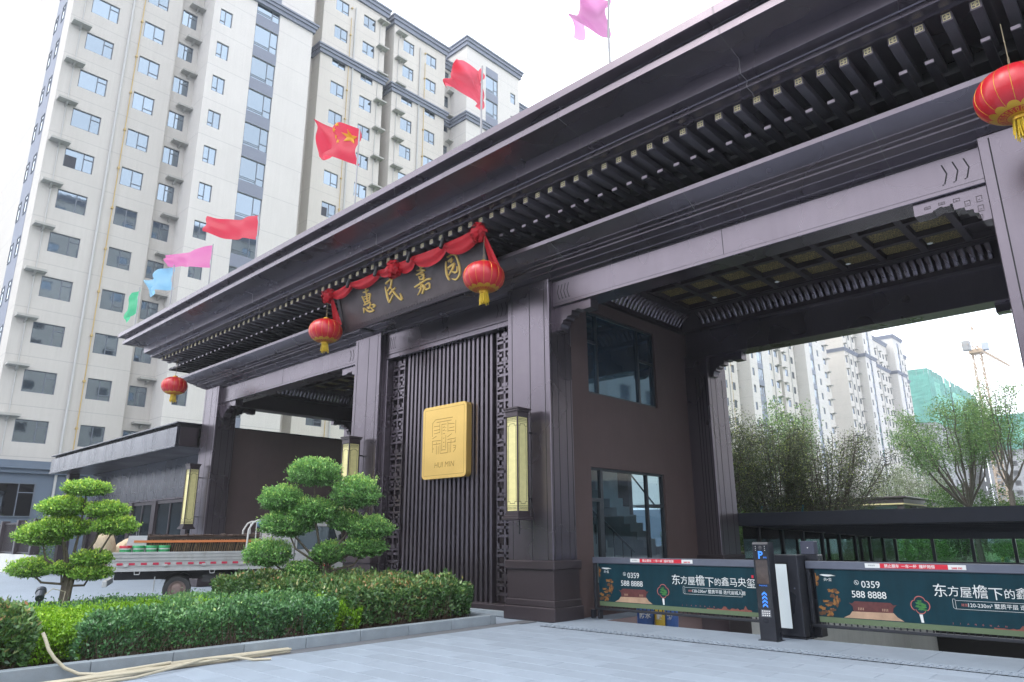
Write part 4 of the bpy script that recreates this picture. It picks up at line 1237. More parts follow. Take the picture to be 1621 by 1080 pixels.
# ------------------------------------------------------------------ tall wall lamps on the columns
LAMP_GLASS = mat('lamp_marble_glass', (0.66, 0.60, 0.28), 0.35, 0.0, var=0.10, vscale=9, spec=0.5)
LAMP_RIM = mat('lamp_pale_edge', (0.72, 0.70, 0.55), 0.4)
def make_lamp():
    root = empty('wall_lamp', (0, 0, 0))
    Z0, Z1 = 1.98, 3.78
    o0 = (0.0, 0.0, 0.0)
    m = MB()
    for s, za, zb in ((0.20, 3.93, 3.965), (0.185, 3.885, 3.93), (0.165, 3.78, 3.885)): m.cbox(-s, -s, za, s, s, zb, 0.006)
    m.build('cap', BRONZE_DK, root, off=o0)
    m = MB()
    for s, za, zb in ((0.165, 1.90, 1.98), (0.19, 1.86, 1.90), (0.215, 1.81, 1.86)): m.cbox(-s, -s, za, s, s, zb, 0.006)
    m.build('foot_cap', BRONZE_DK, root, off=o0)
    h = 0.15
    m = MB()
    for sx in (-1, 1):
        for sy in (-1, 1): m.box(sx*h-0.012, sy*h-0.012, Z0, sx*h+0.012, sy*h+0.012, Z1)
    m.build('corner_post', BRONZE_DK, root, off=o0)
    m = MB(); m.box(-h+0.008, -h+0.008, Z0, h-0.008, h-0.008, Z1); m.build('glass_body', LAMP_GLASS, root, off=o0)
    m = MB()
    e = h-0.0065
    def strips(P):
        def bar(u0, v0, u1, v1): m.add([P(u0, v0), P(u1, v0), P(u1, v1), P(u0, v1)], [(0, 1, 2, 3)])
        for u in (-0.098, 0.098): bar(u-0.004, Z0+0.17, u+0.004, Z1-0.17)
        for zz, d in ((Z1-0.17, -1), (Z0+0.17, 1)):
            bar(-0.13, zz-0.004, -0.06, zz+0.004); bar(0.06, zz-0.004, 0.13, zz+0.004)
            bar(-0.064, min(zz, zz-d*0.035), -0.056, max(zz, zz-d*0.035)); bar(0.056, min(zz, zz-d*0.035), 0.064, max(zz, zz-d*0.035))
            bar(-0.064, zz-d*0.035-0.004, 0.064, zz-d*0.035+0.004)
            bar(-0.13, zz-d*0.075-0.003, 0.13, zz-d*0.075+0.003)
            for i in range(7):    # scrollwork
                u = -0.105+i*0.035; z_ = zz-d*0.12
                for a in range(6):
                    t0, t1 = a*1.05, a*1.05+1.05
                    r0, r1 = 0.020, 0.026
                    m.add([P(u+r0*math.cos(t0), z_+r0*math.sin(t0)), P(u+r1*math.cos(t0), z_+r1*math.sin(t0)), P(u+r1*math.cos(t1), z_+r1*math.sin(t1)), P(u+r0*math.cos(t1), z_+r0*math.sin(t1))], [(0, 1, 2, 3)])
    strips(lambda u, v: (u, -e-0.002, v)); strips(lambda u, v: (e+0.002, u, v))
    strips(lambda u, v: (-e-0.002, u, v))
    m.build('lattice', GROOVE, root, fix=False, off=o0)
    m = MB(); m.box(-0.02, 0.1, 3.5, 0.02, 0.36, 3.53); m.box(-0.02, 0.1, 2.2, 0.02, 0.36, 2.23)
    m.tube([(0, 0.05, 1.81), (0, 0.05, 1.55)], 0.012, 6); m.build('bracket_arm', BLK_METAL, root, off=o0)
    return root
lamp = make_lamp()
LB = ['tall cream wall lamp on the column right of the slatted screen', 'tall cream wall lamp on the column left of the slatted screen, partly behind the topiary', 'tall cream wall lamp on the leftmost column above the truck', 'tall cream wall lamp on the rightmost column']
for i, x in enumerate((-9.47, -15.22, -24.66)):
    o = lamp if i == 0 else copy_tree(lamp)
    o.location = (x, YS-0.355, 0)
    tag(o, LB[i], 'wall lamp', 'wall lamps on the columns')

# ------------------------------------------------------------------ gold plaque
plq = empty('gold_plaque', (-12.23, 10.62, 2.78), 'gold rounded plaque with an engraved seal on the slatted screen', 'plaque')
m = MB(); bm_pts = []
x0, x1, z0, z1, rr_ = -12.985, -11.475, 2.79, 4.465, 0.10
for cx_, cz_, a0 in ((x1-rr_, z1-rr_, 0), (x0+rr_, z1-rr_, 90), (x0+rr_, z0+rr_, 180), (x1-rr_, z0+rr_, 270)):
    for k in range(7):
        a = R(a0+k*15); bm_pts.append((cx_+rr_*math.cos(a), cz_+rr_*math.sin(a)))
m.prism(bm_pts, 1, 10.62, 10.78); m.build('plate', GOLD, plq)
m = MB()
def zbar(xa, za, xb, zb, w=0.007, y=10.6185):
    d = Vector((xb-xa, zb-za)); 
    if d.length < 1e-6: return
    n_ = Vector((-d.y, d.x)).normalized()*w; e = d.normalized()*w*0.8
    m.add([(xa+n_.x-e.x, y, za+n_.y-e.y), (xb+n_.x+e.x, y, zb+n_.y+e.y), (xb-n_.x+e.x, y, zb-n_.y+e.y), (xa-n_.x-e.x, y, za-n_.y-e.y)], [(0, 1, 2, 3)])
for line in EMBLEM:
    for (xa, za), (xb, zb) in zip(line[:-1], line[1:]): zbar(xa, za, xb, zb)
i_ = 0.075
for q in ((x0+i_, z0+i_, x1-i_, z0+i_), (x1-i_, z0+i_, x1-i_, z1-i_), (x1-i_, z1-i_, x0+i_, z1-i_), (x0+i_, z1-i_, x0+i_, z0+i_)): zbar(*q, w=0.004, y=10.619)
m.build('engraving', GOLD_DK, plq, fix=False)
text_on('HUI MIN', 0.175, -12.55, 10.6185, 3.035, GOLD_DK, plq, shear=0.12, space=1.05)
m = MB(); 
for xs in (-12.7, -11.8): m.box(xs-0.03, 10.78, 3.0, xs+0.03, 10.81, 4.2)
m.build('fixing_rail', BRONZE_DK, plq)

# ------------------------------------------------------------------ flags along the eave
POLE = mat('pole_grey', (0.26, 0.26, 0.27), 0.4, 0.5)
def flag_mat(name, c, tr=0.62):
    mm = bpy.data.materials.new(name); mm.use_nodes = True
    nt = mm.node_tree; b = nt.nodes['Principled BSDF']; b.inputs['Base Color'].default_value = (*c, 1); b.inputs['Roughness'].default_value = 0.55
    t = nt.nodes.new('ShaderNodeBsdfTranslucent'); t.inputs[0].default_value = (*c, 1)
    x = nt.nodes.new('ShaderNodeMixShader'); x.inputs[0].default_value = tr
    nt.links.new(b.outputs[0], x.inputs[1]); nt.links.new(t.outputs[0], x.inputs[2]); nt.links.new(x.outputs[0], nt.nodes['Material Output'].inputs[0])
    return mm
F_RED = flag_mat('flag_red', (0.66, 0.05, 0.09)); F_PALE = flag_mat('flag_pale_red', (0.74, 0.13, 0.18), 0.7); F_MAG = flag_mat('flag_magenta', (0.70, 0.20, 0.44)); F_BLUE = flag_mat('flag_blue', (0.26, 0.52, 0.72)); F_GREEN = flag_mat('flag_green', (0.10, 0.52, 0.28))
F_YEL = flag_mat('flag_star', (0.85, 0.62, 0.03)); F_PINK = flag_mat('flag_pink', (0.72, 0.34, 0.58), 0.7)
YF = 8.5
def flag(label, HT, HB, FT, FB, mtl, wave, seed, stars=False, ztop=None):
    ht, hb, ft, fb = [Vector((a, YF, b)) for a, b in (HT, HB, FT, FB)]
    root = empty('flag', (ht.x, YF, 8.72), label, 'flag', 'flags along the roof edge')
    NU, NV = 40, 22
    def S(u, v, n=0.0):
        a = hb.lerp(ht, v); b = fb.lerp(ft, v)
        p = a.lerp(b, u)
        ph = u*6.5+seed+v*0.9
        wave_ = wave*1.5
        p = p + Vector((0, wave_*u**0.7*math.sin(ph)+n, 0.09*wave*u*math.sin(ph*1.3+v*3)+0.05*wave*math.sin(u*15+seed)*u))
        p = p + Vector((0.40*wave*math.sin(v*5+seed+u*3)*u, 0.35*wave*math.sin(v*7+u*5+seed)+0.30*wave*math.sin(u*15-v*8+seed*2)*u**0.5, 0.45*wave*math.sin(u*7+seed*3)*u+0.15*wave*math.sin(u*17+seed)*u))
        return p
    vs = [tuple(S(i/NU, j/NV)) for i in range(NU+1) for j in range(NV+1)]
    fs = [(i*(NV+1)+j, (i+1)*(NV+1)+j, (i+1)*(NV+1)+j+1, i*(NV+1)+j+1) for i in range(NU) for j in range(NV)]
    m = MB(); m.add(vs, fs); c = m.build('cloth', mtl, root, fix=False); shade(c.data, 80)
    if stars:
        m = MB()
        def star(cu_, cv, r, rot):
            pts = []
            for k in range(10):
                rr = r if k % 2 == 0 else r*0.42
                a = rot + math.pi/2 + k*math.pi/5
                pts.append((cu_ - rr*math.cos(a)*0.67, cv + rr*math.sin(a)))
            for n_ in (-0.012, 0.012):
                vv = [tuple(S(cu_, cv, n_))] + [tuple(S(max(0.005, a), b, n_)) for a, b in pts]
                m.add(vv, [(0, 1+k, 1+(k+1) % 10) for k in range(10)])
        star(0.18, 0.70, 0.19, 0.1)
        for cu_, cv, ro in ((0.37, 0.93, 0.4), (0.42, 0.78, 0.8), (0.40, 0.60, 0.2), (0.33, 0.48, 0.5)): star(cu_, cv, 0.075, ro)
        m.build('star', F_YEL, root, fix=False)
    top = ztop or ht.z+0.05
    m = MB(); m.tube([(hb.x+0.012, YF, 8.70), (hb.x+0.012, YF, hb.z), (ht.x+0.012, YF, ht.z), (ht.x+0.014, YF, top)], [0.022, 0.021, 0.019, 0.017], 8); m.build('pole', POLE, root)
    m = MB().lathe([(0.05, 8.70), (0.05, 8.73), (0.02, 8.75)], 10, (hb.x+0.012, YF, 0)); m.build('pole_base', POLE, root)
flag('drooping green flag, the leftmost on the roof edge', (-27.41, 10.62), (-27.36, 9.78), (-28.53, 10.46), (-28.56, 9.49), F_GREEN, 0.10, 0.5)
flag('light blue flag between the green and magenta flags', (-24.24, 10.63), (-24.14, 9.77), (-27.36, 11.01), (-26.70, 10.21), F_BLUE, 0.14, 1.7)
flag('magenta flag flying flat, third from the left', (-21.13, 10.48), (-21.12, 9.72), (-24.93, 11.23), (-24.98, 10.86), F_MAG, 0.10, 3.0)
flag('plain red flag, fourth from the left, beside the name board', (-18.12, 10.50), (-18.09, 9.74), (-21.48, 11.51), (-21.57, 10.96), F_RED, 0.12, 4.4)
flag('red national flag with yellow stars', (-13.17, 11.18), (-13.19, 10.20), (-15.31, 12.36), (-15.47, 11.45), F_RED, 0.22, 2.2, True)
flag('crumpled pale red flag right of the starred flag', (-8.85, 10.67), (-8.87, 9.73), (-9.38, 10.98), (-9.62, 10.43), F_PALE, 0.26, 5.3)
flag('pink flag at the top edge of the picture', (-5.71, 10.52), (-5.76, 9.73), (-6.44, 10.72), (-6.60, 10.38), F_PINK, 0.24, 0.9)

# ------------------------------------------------------------------ low annex left of the gatehouse
CLAD = mat('annex_cladding', (0.095, 0.098, 0.118), 0.27, 0.72, var=0.06, vscale=0.8, rvar=0.05, streak=0.10, orand=0.08)
annex = empty('annex_building', (-33, 13, 0), 'low dark metal-clad annex with a flat canopy left of the gatehouse', 'building')
AX0, AX1, AYF, AYW = -40.6, -25.42, 9.74, 11.40
m = MB()
m.cbox(AX0, AYF-0.05, 5.43, AX1+0.05, 17.5, 5.475, 0.006); m.build('roof_edge', CLAD, annex)
m = MB(); m.box(AX0+0.15, AYF+0.12, 5.31, AX1-0.08, 17.4, 5.43); m.build('roof_recess', GROOVE, annex)
fm = MB().cbox(0, 0, 4.66, 2.16, 0.12, 5.31, 0.008).mesh('canopy_fascia', CLAD)
a0 = parent_loc(annex)
for k in range(7):
    place('canopy_fascia', fm, annex, (AX0+k*2.167-a0[0], AYF-a0[1], 0))
MB().cbox(AX1-0.14, AYF+0.122, 4.66, AX1, AYW-0.9, 5.31, 0.008).build('canopy_end', BRONZE_DK, annex)
m = MB(); m.box(AX0, AYF-0.03, 4.60, AX1+0.02, AYF+0.10, 4.658); m.build('fascia_lip', CLAD, annex)
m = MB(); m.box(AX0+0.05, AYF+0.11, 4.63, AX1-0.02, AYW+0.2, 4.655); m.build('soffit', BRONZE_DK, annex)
pw = MB().cbox(0, 0, 3.08, 1.012, 0.10, 4.628, 0.006).mesh('wall_panel', CLAD)
for k in range(14):
    place('wall_panel', pw, annex, (-39.6+k*1.018-a0[0], AYW-a0[1], 0))
m = MB(); m.box(-39.7, AYW+0.11, 0, -25.3, 17.3, 5.30); m.build('core_wall', BRONZE_DK, annex)
m = MB(); m.box(-39.62, AYW-0.03, 3.02, -25.34, AYW+0.10, 3.075); m.build('lintel', BRONZE, annex)
for k, x in enumerate((-39.6, -37.6, -35.75, -33.98, -31.35, -28.15, -26.3)):
    MB().cbox(x, AYW-0.04, 0, x+0.42, AYW+0.10, 3.018, 0.01).build('pilaster', BRONZE_DK, annex)
def glazed(xa, xb, mull, nm):
    f = MB()
    for q in ((xa, xa+0.06), (xb-0.06, xb)): f.box(q[0], AYW+0.01, 0.05, q[1], AYW+0.09, 3.0)
    for q in mull: f.box(q-0.045, AYW+0.012, 0.05, q+0.045, AYW+0.088, 2.88)
    f.box(xa+0.06, AYW+0.012, 2.88, xb-0.06, AYW+0.088, 3.0)
    w = f.build(nm, BRONZE_DK, annex)
    g_ = MB(); g_.quad((xa, AYW+0.05, 0.05), (xb, AYW+0.05, 0.05), (xb, AYW+0.05, 2.9), (xa, AYW+0.05, 2.9)); g_.build('pane', ANNEX_GLASS, w, fix=False)
    return w
d = glazed(-33.55, -31.4, [-32.5], 'door')
m = MB(); m.tube([(-32.62, AYW-0.03, 0.9), (-32.62, AYW-0.03, 2.0)], 0.02, 6); m.tube([(-32.38, AYW-0.03, 0.9), (-32.38, AYW-0.03, 2.0)], 0.02, 6); m.build('handle', POLE, d)
glazed(-30.9, -28.2, [-29.55], 'window'); glazed(-37.15, -35.8, [-36.5], 'window'); glazed(-35.3, -34.0, [], 'window'); glazed(-27.7, -26.35, [], 'window')
m = MB(); m.cbox(-40.2, 10.4, 0, -39.75, 10.85, 4.63, 0.01); m.build('canopy_post', BRONZE_DK, annex)

# ------------------------------------------------------------------ boundary fence far left
fence = empty('boundary_fence', (-43, 9, 0), 'dark barred fence on a low pale wall at the far left', 'fence')
MB().box(-58, 8.85, 0, -37.6, 9.1, 0.85).build('base_wall', CONCRETE, fence)
f0 = parent_loc(fence)
bar = MB().box(-0.025, -0.02, 0.95, 0.025, 0.02, 2.22).mesh('bar', BRONZE_DK)
for k in range(68):
    place('bar', bar, fence, (-50.9+k*0.195-f0[0], 8.97-f0[1], 0))
m = MB(); m.box(-51.2, 8.93, 2.22, -37.6, 9.01, 2.30); m.build('top_rail', BRONZE_DK, fence)
m = MB(); m.box(-51.2, 8.935, 0.90, -37.6, 9.005, 0.955); m.build('bottom_rail', BRONZE_DK, fence)
for x in (-50.0, -46.9, -43.8, -40.7, -37.85):
    MB().cbox(x-0.16, 8.80, 0.85, x+0.16, 9.14, 2.40, 0.01).build('post', BRONZE_DK, fence)

# ------------------------------------------------------------------ foliage
def leaf_quads(c, n, L, W, spread=0.8, up=0.25):
    """c centres (N,3), n preferred outward direction (N,3); returns verts and quads of folded-diamond leaves"""
    N = len(c)
    d = n + rng.normal(0, spread, (N, 3)); d[:, 2] += up
    d /= np.linalg.norm(d, axis=1, keepdims=True)+1e-9
    r = rng.normal(0, 1, (N, 3)); s = np.cross(d, r); s /= np.linalg.norm(s, axis=1, keepdims=True)+1e-9
    k = rng.uniform(0.65, 1.25, (N, 1))
    l, w = L*k, W*k
    b = c - d*l*0.5
    mid = c - d*l*0.05
    q = np.cross(d, s)
    v = np.stack([b, mid + s*w*0.5 + q*w*0.18, c + d*l*0.5 - q*l*0.10, mid - s*w*0.5 + q*w*0.18], axis=1).reshape(-1, 3)
    f = np.arange(N*4).reshape(-1, 4)
    return v, f

TOPI = leaf_mat('topiary_leaf', [(0.0, (0.094, 0.164, 0.042)), (0.35, (0.184, 0.358, 0.066)), (0.75, (0.333, 0.598, 0.095)), (1.0, (0.733, 0.897, 0.151))], 0.42)
TOPI2 = leaf_mat('topiary_leaf_cool', [(0.0, (0.069, 0.136, 0.045)), (0.4, (0.139, 0.311, 0.095)), (0.8, (0.265, 0.541, 0.142)), (1.0, (0.528, 0.730, 0.189))], 0.42)
EUON = leaf_mat('euonymus_leaf', [(0.0, (0.046, 0.113, 0.050)), (0.4, (0.098, 0.242, 0.090)), (0.8, (0.198, 0.396, 0.125)), (1.0, (0.394, 0.539, 0.150))], 0.33, 0.15, 0.55)
LIME = leaf_mat('privet_lime_leaf', [(0.0, (0.084, 0.176, 0.018)), (0.4, (0.178, 0.373, 0.022)), (0.8, (0.314, 0.559, 0.029)), (1.0, (0.543, 0.745, 0.072))], 0.4)
PHOT = leaf_mat('photinia_leaf', [(0.0, (0.032, 0.081, 0.034)), (0.45, (0.090, 0.196, 0.057)), (0.72, (0.180, 0.287, 0.076)), (0.86, (0.307, 0.287, 0.104)), (1.0, (0.469, 0.241, 0.114))], 0.36, 0.15, 0.5)
BARK = mat('bark_grey', (0.13, 0.11, 0.085), 0.9, var=0.3, vscale=14, bump=0.4, bscale=40)
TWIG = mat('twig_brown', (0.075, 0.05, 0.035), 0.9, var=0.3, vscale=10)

def pad(root, c, a, b, mtl, dens=1.0, seed=0):
    """clipped cloud of foliage: leafy ellipsoid, flatter below"""
    N = int(6200*dens*(a*a*1.1+a*b*1.2)/0.35)
    u = rng.normal(0, 1, (N, 3)); u /= np.linalg.norm(u, axis=1, keepdims=True)
    q = rng.random(N)
    rad = np.where(q < 0.62, rng.uniform(0.84, 1.04, N), np.where(q < 0.74, rng.uniform(1.0, 1.16, N), rng.uniform(0.35, 0.86, N)))
    lump = 1 + 0.10*np.sin(u[:, 0]*7+seed)*np.sin(u[:, 1]*8+seed*2) + 0.08*np.sin(u[:, 2]*9+u[:, 0]*5+seed) + 0.05*np.sin(u[:, 0]*17+u[:, 1]*15+seed)
    zz = np.where(u[:, 2] < 0, b*0.72, b)
    p = np.stack([u[:, 0]*a, u[:, 1]*a, u[:, 2]*zz], 1)*(rad*lump)[:, None]
    n = u/np.array([a, a, b]); n /= np.linalg.norm(n, axis=1, keepdims=True)
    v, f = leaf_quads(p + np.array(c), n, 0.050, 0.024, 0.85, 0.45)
    leaf_tone = np.clip(0.46 + 0.30*u[:, 2] + rng.normal(0, 0.22, N) + 0.5*(rad-0.95) + 0.8*(lump-1), 0, 1)  # tone lighter on top, darker below and inside: shade put into leaf colour
    me = fast_mesh('foliage_pad', v, f, mtl, leaf_tone)
    o = place('foliage_pad', me, root)
    return o
def topiary(label, base, pads, mtl, seed, sx=1.0):
    r_ = random.Random(seed)
    root = empty('topiary_tree', base, label, 'tree', 'cloud-pruned trees in the planter')
    wood = MB()
    stems = [Vector((0.03, 0, -0.55)), Vector((-0.03, 0.03, -0.55)), Vector((0.0, -0.04, -0.55))]
    for i, (dx, dy, dz, a, b) in enumerate(pads):
        tip_ = Vector((dx, dy, dz-b*0.3))
        s = stems[i % 3]
        hub = Vector((dx*0.16+r_.uniform(-.03, .03), dy*0.16+r_.uniform(-.03, .03), min(dz*0.35, 0.45)))
        mid = hub.lerp(tip_, 0.55) + Vector((dx*0.10, dy*0.10, -0.08)) + Vector((r_.uniform(-.06, .06), r_.uniform(-.06, .06), 0))
        wood.tube([s, s.lerp(hub, 0.5)+Vector((r_.uniform(-.02, .02), r_.uniform(-.02, .02), 0)), hub, mid, tip_], [0.042, 0.036, 0.028, 0.019, 0.010], 7)
        for q in range(6):
            e = Vector((dx+r_.uniform(-a, a)*0.7, dy+r_.uniform(-a, a)*0.7, dz+r_.uniform(-0.2, 0.5)*b))
            wood.tube([tip_, tip_.lerp(e, 0.6)+Vector((0, 0, -0.02)), e], [0.008, 0.006, 0.003], 4)
    w = wood.build('trunk', BARK, root, off=(0.0, 0.0, 0.0), fix=False); shade(w.data, 60)
    for i, (dx, dy, dz, a, b) in enumerate(pads):
        pad(root, (dx, dy, dz), a, b, mtl, seed=i*1.7+seed)
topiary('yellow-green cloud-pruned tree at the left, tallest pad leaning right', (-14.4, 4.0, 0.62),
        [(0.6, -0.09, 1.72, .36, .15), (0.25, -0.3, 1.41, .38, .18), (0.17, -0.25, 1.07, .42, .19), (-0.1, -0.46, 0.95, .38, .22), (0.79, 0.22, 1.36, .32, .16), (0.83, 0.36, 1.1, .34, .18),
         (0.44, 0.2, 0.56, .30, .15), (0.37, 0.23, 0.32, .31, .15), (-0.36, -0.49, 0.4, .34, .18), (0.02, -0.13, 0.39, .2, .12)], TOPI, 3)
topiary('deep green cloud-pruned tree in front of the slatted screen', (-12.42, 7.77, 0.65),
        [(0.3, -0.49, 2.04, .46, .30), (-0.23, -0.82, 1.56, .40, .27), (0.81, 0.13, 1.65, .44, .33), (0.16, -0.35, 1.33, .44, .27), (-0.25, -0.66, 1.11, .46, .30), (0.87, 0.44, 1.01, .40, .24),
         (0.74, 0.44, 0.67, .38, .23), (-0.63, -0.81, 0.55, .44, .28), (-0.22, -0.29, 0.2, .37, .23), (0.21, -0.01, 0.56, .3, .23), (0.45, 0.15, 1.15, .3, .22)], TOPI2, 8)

def hedge(name, label, x0, x1, y0, y1, h, mtl, L, W, dens, seed, twigs=60, lumps=0.07, cat='hedge', group='hedges in the planter', redtop=0.0, spread=0.7, base=0.09, mask=None):
    """block of clipped shrub: leaves over the top and sides of an uneven mound, bare twigs at the foot"""
    root = empty(name, ((x0+x1)/2, (y0+y1)/2, base), label, cat, group)
    cx_, cy_ = (x0+x1)/2, (y0+y1)/2
    A = (x1-x0)*(y1-y0) + 2*(x1-x0+y1-y0)*h*0.8
    N = int(A*dens)
    X_ = rng.uniform(x0, x1, N); Y_ = rng.uniform(y0, y1, N)
    side = rng.random(N) < (2*(x1-x0+y1-y0)*h*0.8)/A
    edge = rng.integers(0, 4, N); pr = np.array([(y1-y0), (y1-y0), (x1-x0), (x1-x0)]); pr = pr/pr.sum(); edge = rng.choice(4, N, p=pr)
    inn = np.abs(rng.normal(0, 0.05, N))
    X_ = np.where(side & (edge == 0), x0+inn, np.where(side & (edge == 1), x1-inn, X_))
    Y_ = np.where(side & (edge == 2), y0+inn, np.where(side & (edge == 3), y1-inn, Y_))
    def top(X, Y):
        ex = np.minimum(X-x0, x1-X); ey = np.minimum(Y-y0, y1-Y)
        e = np.clip(np.minimum(ex, ey)/0.28, 0, 1)
        rnd_ = 0.70+0.30*np.sqrt(1-(1-e)**2)
        return h*rnd_*(1+lumps*np.sin(X*5.1+seed)*np.cos(Y*4.3+seed*1.7)+lumps*0.7*np.sin(X*11+Y*9+seed)+lumps*0.5*np.sin(Y*17-X*13))
    tz = top(X_, Y_)
    Z_ = np.where(side, tz*(1-0.85*rng.random(N)**1.4), tz - np.abs(rng.normal(0, 0.055, N)))
    # sides bulge in and out a little
    bul = 0.05*np.sin(Y_*7+seed)+0.04*np.sin(Z_*9+X_*6)
    X_ = X_ + np.where(side & (edge < 2), bul*np.where(edge == 0, -1, 1), 0); Y_ = Y_ + np.where(side & (edge > 1), bul, 0)
    nx = np.where(side, np.where(edge == 0, -1, np.where(edge == 1, 1, 0)), 0.0).astype(float)
    ny_ = np.where(side, np.where(edge == 2, -1, np.where(edge == 3, 1, 0)), 0.0).astype(float)
    nz = np.where(side, 0.35, 1.0)
    # stray shoots and thin places
    Z_ = Z_ + np.where(~side & (rng.random(N) < 0.05), rng.uniform(0.02, 0.10, N), 0)
    keep = np.sin(X_*9.3+seed*3)*np.sin(Y_*8.1+seed)+np.sin(Z_*13+Y_*6) > -1.45
    if mask is not None:
        dm_ = mask(X_, Y_); keep &= dm_ > 0
        Z_ = Z_*np.clip(0.62+0.38*np.sqrt(np.clip(dm_/0.35, 0, 1)), 0, 1)
    X_, Y_, Z_, nx, ny_, nz = X_[keep], Y_[keep], Z_[keep], nx[keep], ny_[keep], nz[keep]; N = len(X_)
    p = np.stack([X_-cx_, Y_-cy_, Z_], 1); n = np.stack([nx, ny_, nz], 1)
    v, f = leaf_quads(p, n, L, W, spread, 0.2)
    hf = np.clip(Z_/h, 0, 1.1)
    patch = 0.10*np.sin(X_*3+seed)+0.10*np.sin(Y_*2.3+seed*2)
    rn = np.clip(rng.normal(0.40, 0.19, N) + 0.22*(hf-0.6) + patch*0.6 + redtop*(hf > 0.86)*rng.random(N), 0, 1)  # leaf tone also rises with height
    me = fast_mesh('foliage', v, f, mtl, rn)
    place('foliage', me, root)
    r_ = random.Random(seed); w = MB()
    for k in range(twigs):
        yy = r_.uniform(y0+0.05, y1-0.05); xx = x1 - r_.uniform(0.05, 0.25) if r_.random() < 0.8 else r_.uniform(x0, x1)
        q = Vector((xx-cx_, yy-cy_, 0.0))
        e = q + Vector((r_.uniform(-.05, .10), r_.uniform(-.16, .16), h*r_.uniform(0.45, 0.8)))
        w.tube([q, q.lerp(e, 0.5)+Vector((r_.uniform(-.03, .03), r_.uniform(-.03, .03), 0)), e], [0.008, 0.006, 0.003], 4)
    # dark woody heart so that no daylight shows through
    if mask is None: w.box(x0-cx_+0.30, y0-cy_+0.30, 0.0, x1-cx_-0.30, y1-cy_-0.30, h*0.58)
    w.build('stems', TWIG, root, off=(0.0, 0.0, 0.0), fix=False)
    return root
edge_line = lambda X, Y: X - (-10.25 - np.clip(Y-3.0, 0, 2.6)*0.42)      # curved seam between the dark and the lime planting
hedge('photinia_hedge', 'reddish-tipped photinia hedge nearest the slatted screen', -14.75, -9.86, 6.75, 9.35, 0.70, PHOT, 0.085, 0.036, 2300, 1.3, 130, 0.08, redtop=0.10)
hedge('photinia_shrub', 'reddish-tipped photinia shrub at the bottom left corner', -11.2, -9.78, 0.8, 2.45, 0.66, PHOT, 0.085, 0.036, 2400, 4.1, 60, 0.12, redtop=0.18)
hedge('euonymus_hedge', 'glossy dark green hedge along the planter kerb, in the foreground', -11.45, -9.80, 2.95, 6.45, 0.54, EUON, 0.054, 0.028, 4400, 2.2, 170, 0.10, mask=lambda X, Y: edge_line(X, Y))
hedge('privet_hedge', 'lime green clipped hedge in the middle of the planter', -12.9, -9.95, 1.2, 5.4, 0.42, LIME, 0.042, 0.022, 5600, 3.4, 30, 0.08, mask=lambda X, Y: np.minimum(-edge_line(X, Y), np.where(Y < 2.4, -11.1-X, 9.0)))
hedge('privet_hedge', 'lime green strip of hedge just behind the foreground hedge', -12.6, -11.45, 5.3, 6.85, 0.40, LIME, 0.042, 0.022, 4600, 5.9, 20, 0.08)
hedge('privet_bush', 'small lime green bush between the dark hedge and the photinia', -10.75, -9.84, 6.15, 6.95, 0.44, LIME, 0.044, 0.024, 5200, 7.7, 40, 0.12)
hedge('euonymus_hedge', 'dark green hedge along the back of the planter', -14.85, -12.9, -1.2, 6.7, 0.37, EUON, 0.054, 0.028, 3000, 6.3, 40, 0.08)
hedge('privet_bush', 'lime green bush behind the bottom left photinia', -10.75, -9.85, 2.35, 3.05, 0.42, LIME, 0.044, 0.024, 5200, 9.2, 30, 0.12)

# ------------------------------------------------------------------ parked flatbed truck (local: x to its right side, y forward)
TW = mat('truck_grey_white', (0.40, 0.405, 0.40), 0.5, 0.0, var=0.12, vscale=3, dirt=((0.22, 0.19, 0.15), 2.2, 0.5), streak=0.10)
TBLK = mat('truck_chassis', (0.035, 0.035, 0.037), 0.7, var=0.3, vscale=5)
TYRE = mat('tyre_rubber', (0.045, 0.045, 0.046), 0.85, var=0.2, vscale=8)
RIMM = mat('rim_steel', (0.25, 0.18, 0.16), 0.6, 0.3, dirt=((0.12, 0.06, 0.04), 5, 0.7))
REFR = mat('reflector_red', (0.45, 0.02, 0.06), 0.35)
TGLASS = mat('cab_glass', (0.06, 0.08, 0.09), 0.05, 0.5)
ta = R(22)
tF = Vector((math.sin(ta), math.cos(ta), 0)); tR = Vector((math.cos(ta), -math.sin(ta), 0))
tp_ = Vector((-18.33, 7.47, 0)) - tR*0.80
truck = empty('flatbed_truck', tuple(tp_), 'pale grey flatbed truck with dropside bed parked behind the planter', 'truck', rz=-ta)
O0 = (0.0, 0.0, 0.0)
def tb(name, mb, mtl, par=truck, smooth=False): return mb.build(name, mtl, par, off=O0, smooth=smooth)
B0y, B1y, BW, ZF, ZT = -1.50, 2.02, 0.93, 0.86, 1.19
tb('bed_floor', MB().box(-BW, B0y, ZF-0.09, BW, B1y, ZF), TW)
for s in (-1, 1):
    m = MB()
    x = s*BW
    m.cbox(min(x, x+s*0.04), B0y+0.02, ZF-0.10, max(x, x+s*0.04), B1y, ZT, 0.006)
    for z0, z1 in ((ZT-0.035, ZT+0.01), (1.075, 1.09), (1.0, 1.015), (ZF+0.02, ZF+0.035), (ZF-0.10, ZF-0.03)):
        m.box(x+s*0.0405, B0y+0.03, z0, x+s*0.062, B1y-0.01, z1)
    sideb = tb('side_board', m, TW)
    for k in range(14):
        y = B0y+0.15+k*0.255
        tb('reflector', MB().box(x+s*0.0625, y, ZF+0.045, x+s*0.066, y+0.13, ZF+0.095), REFR, sideb)
    for y in (-1.2, -0.35, 0.5, 1.35):
        tb('latch', MB().cbox(x+s*0.05, y, ZF+0.005, x+s*0.085, y+0.09, ZF+0.06, 0.005), TW, sideb)
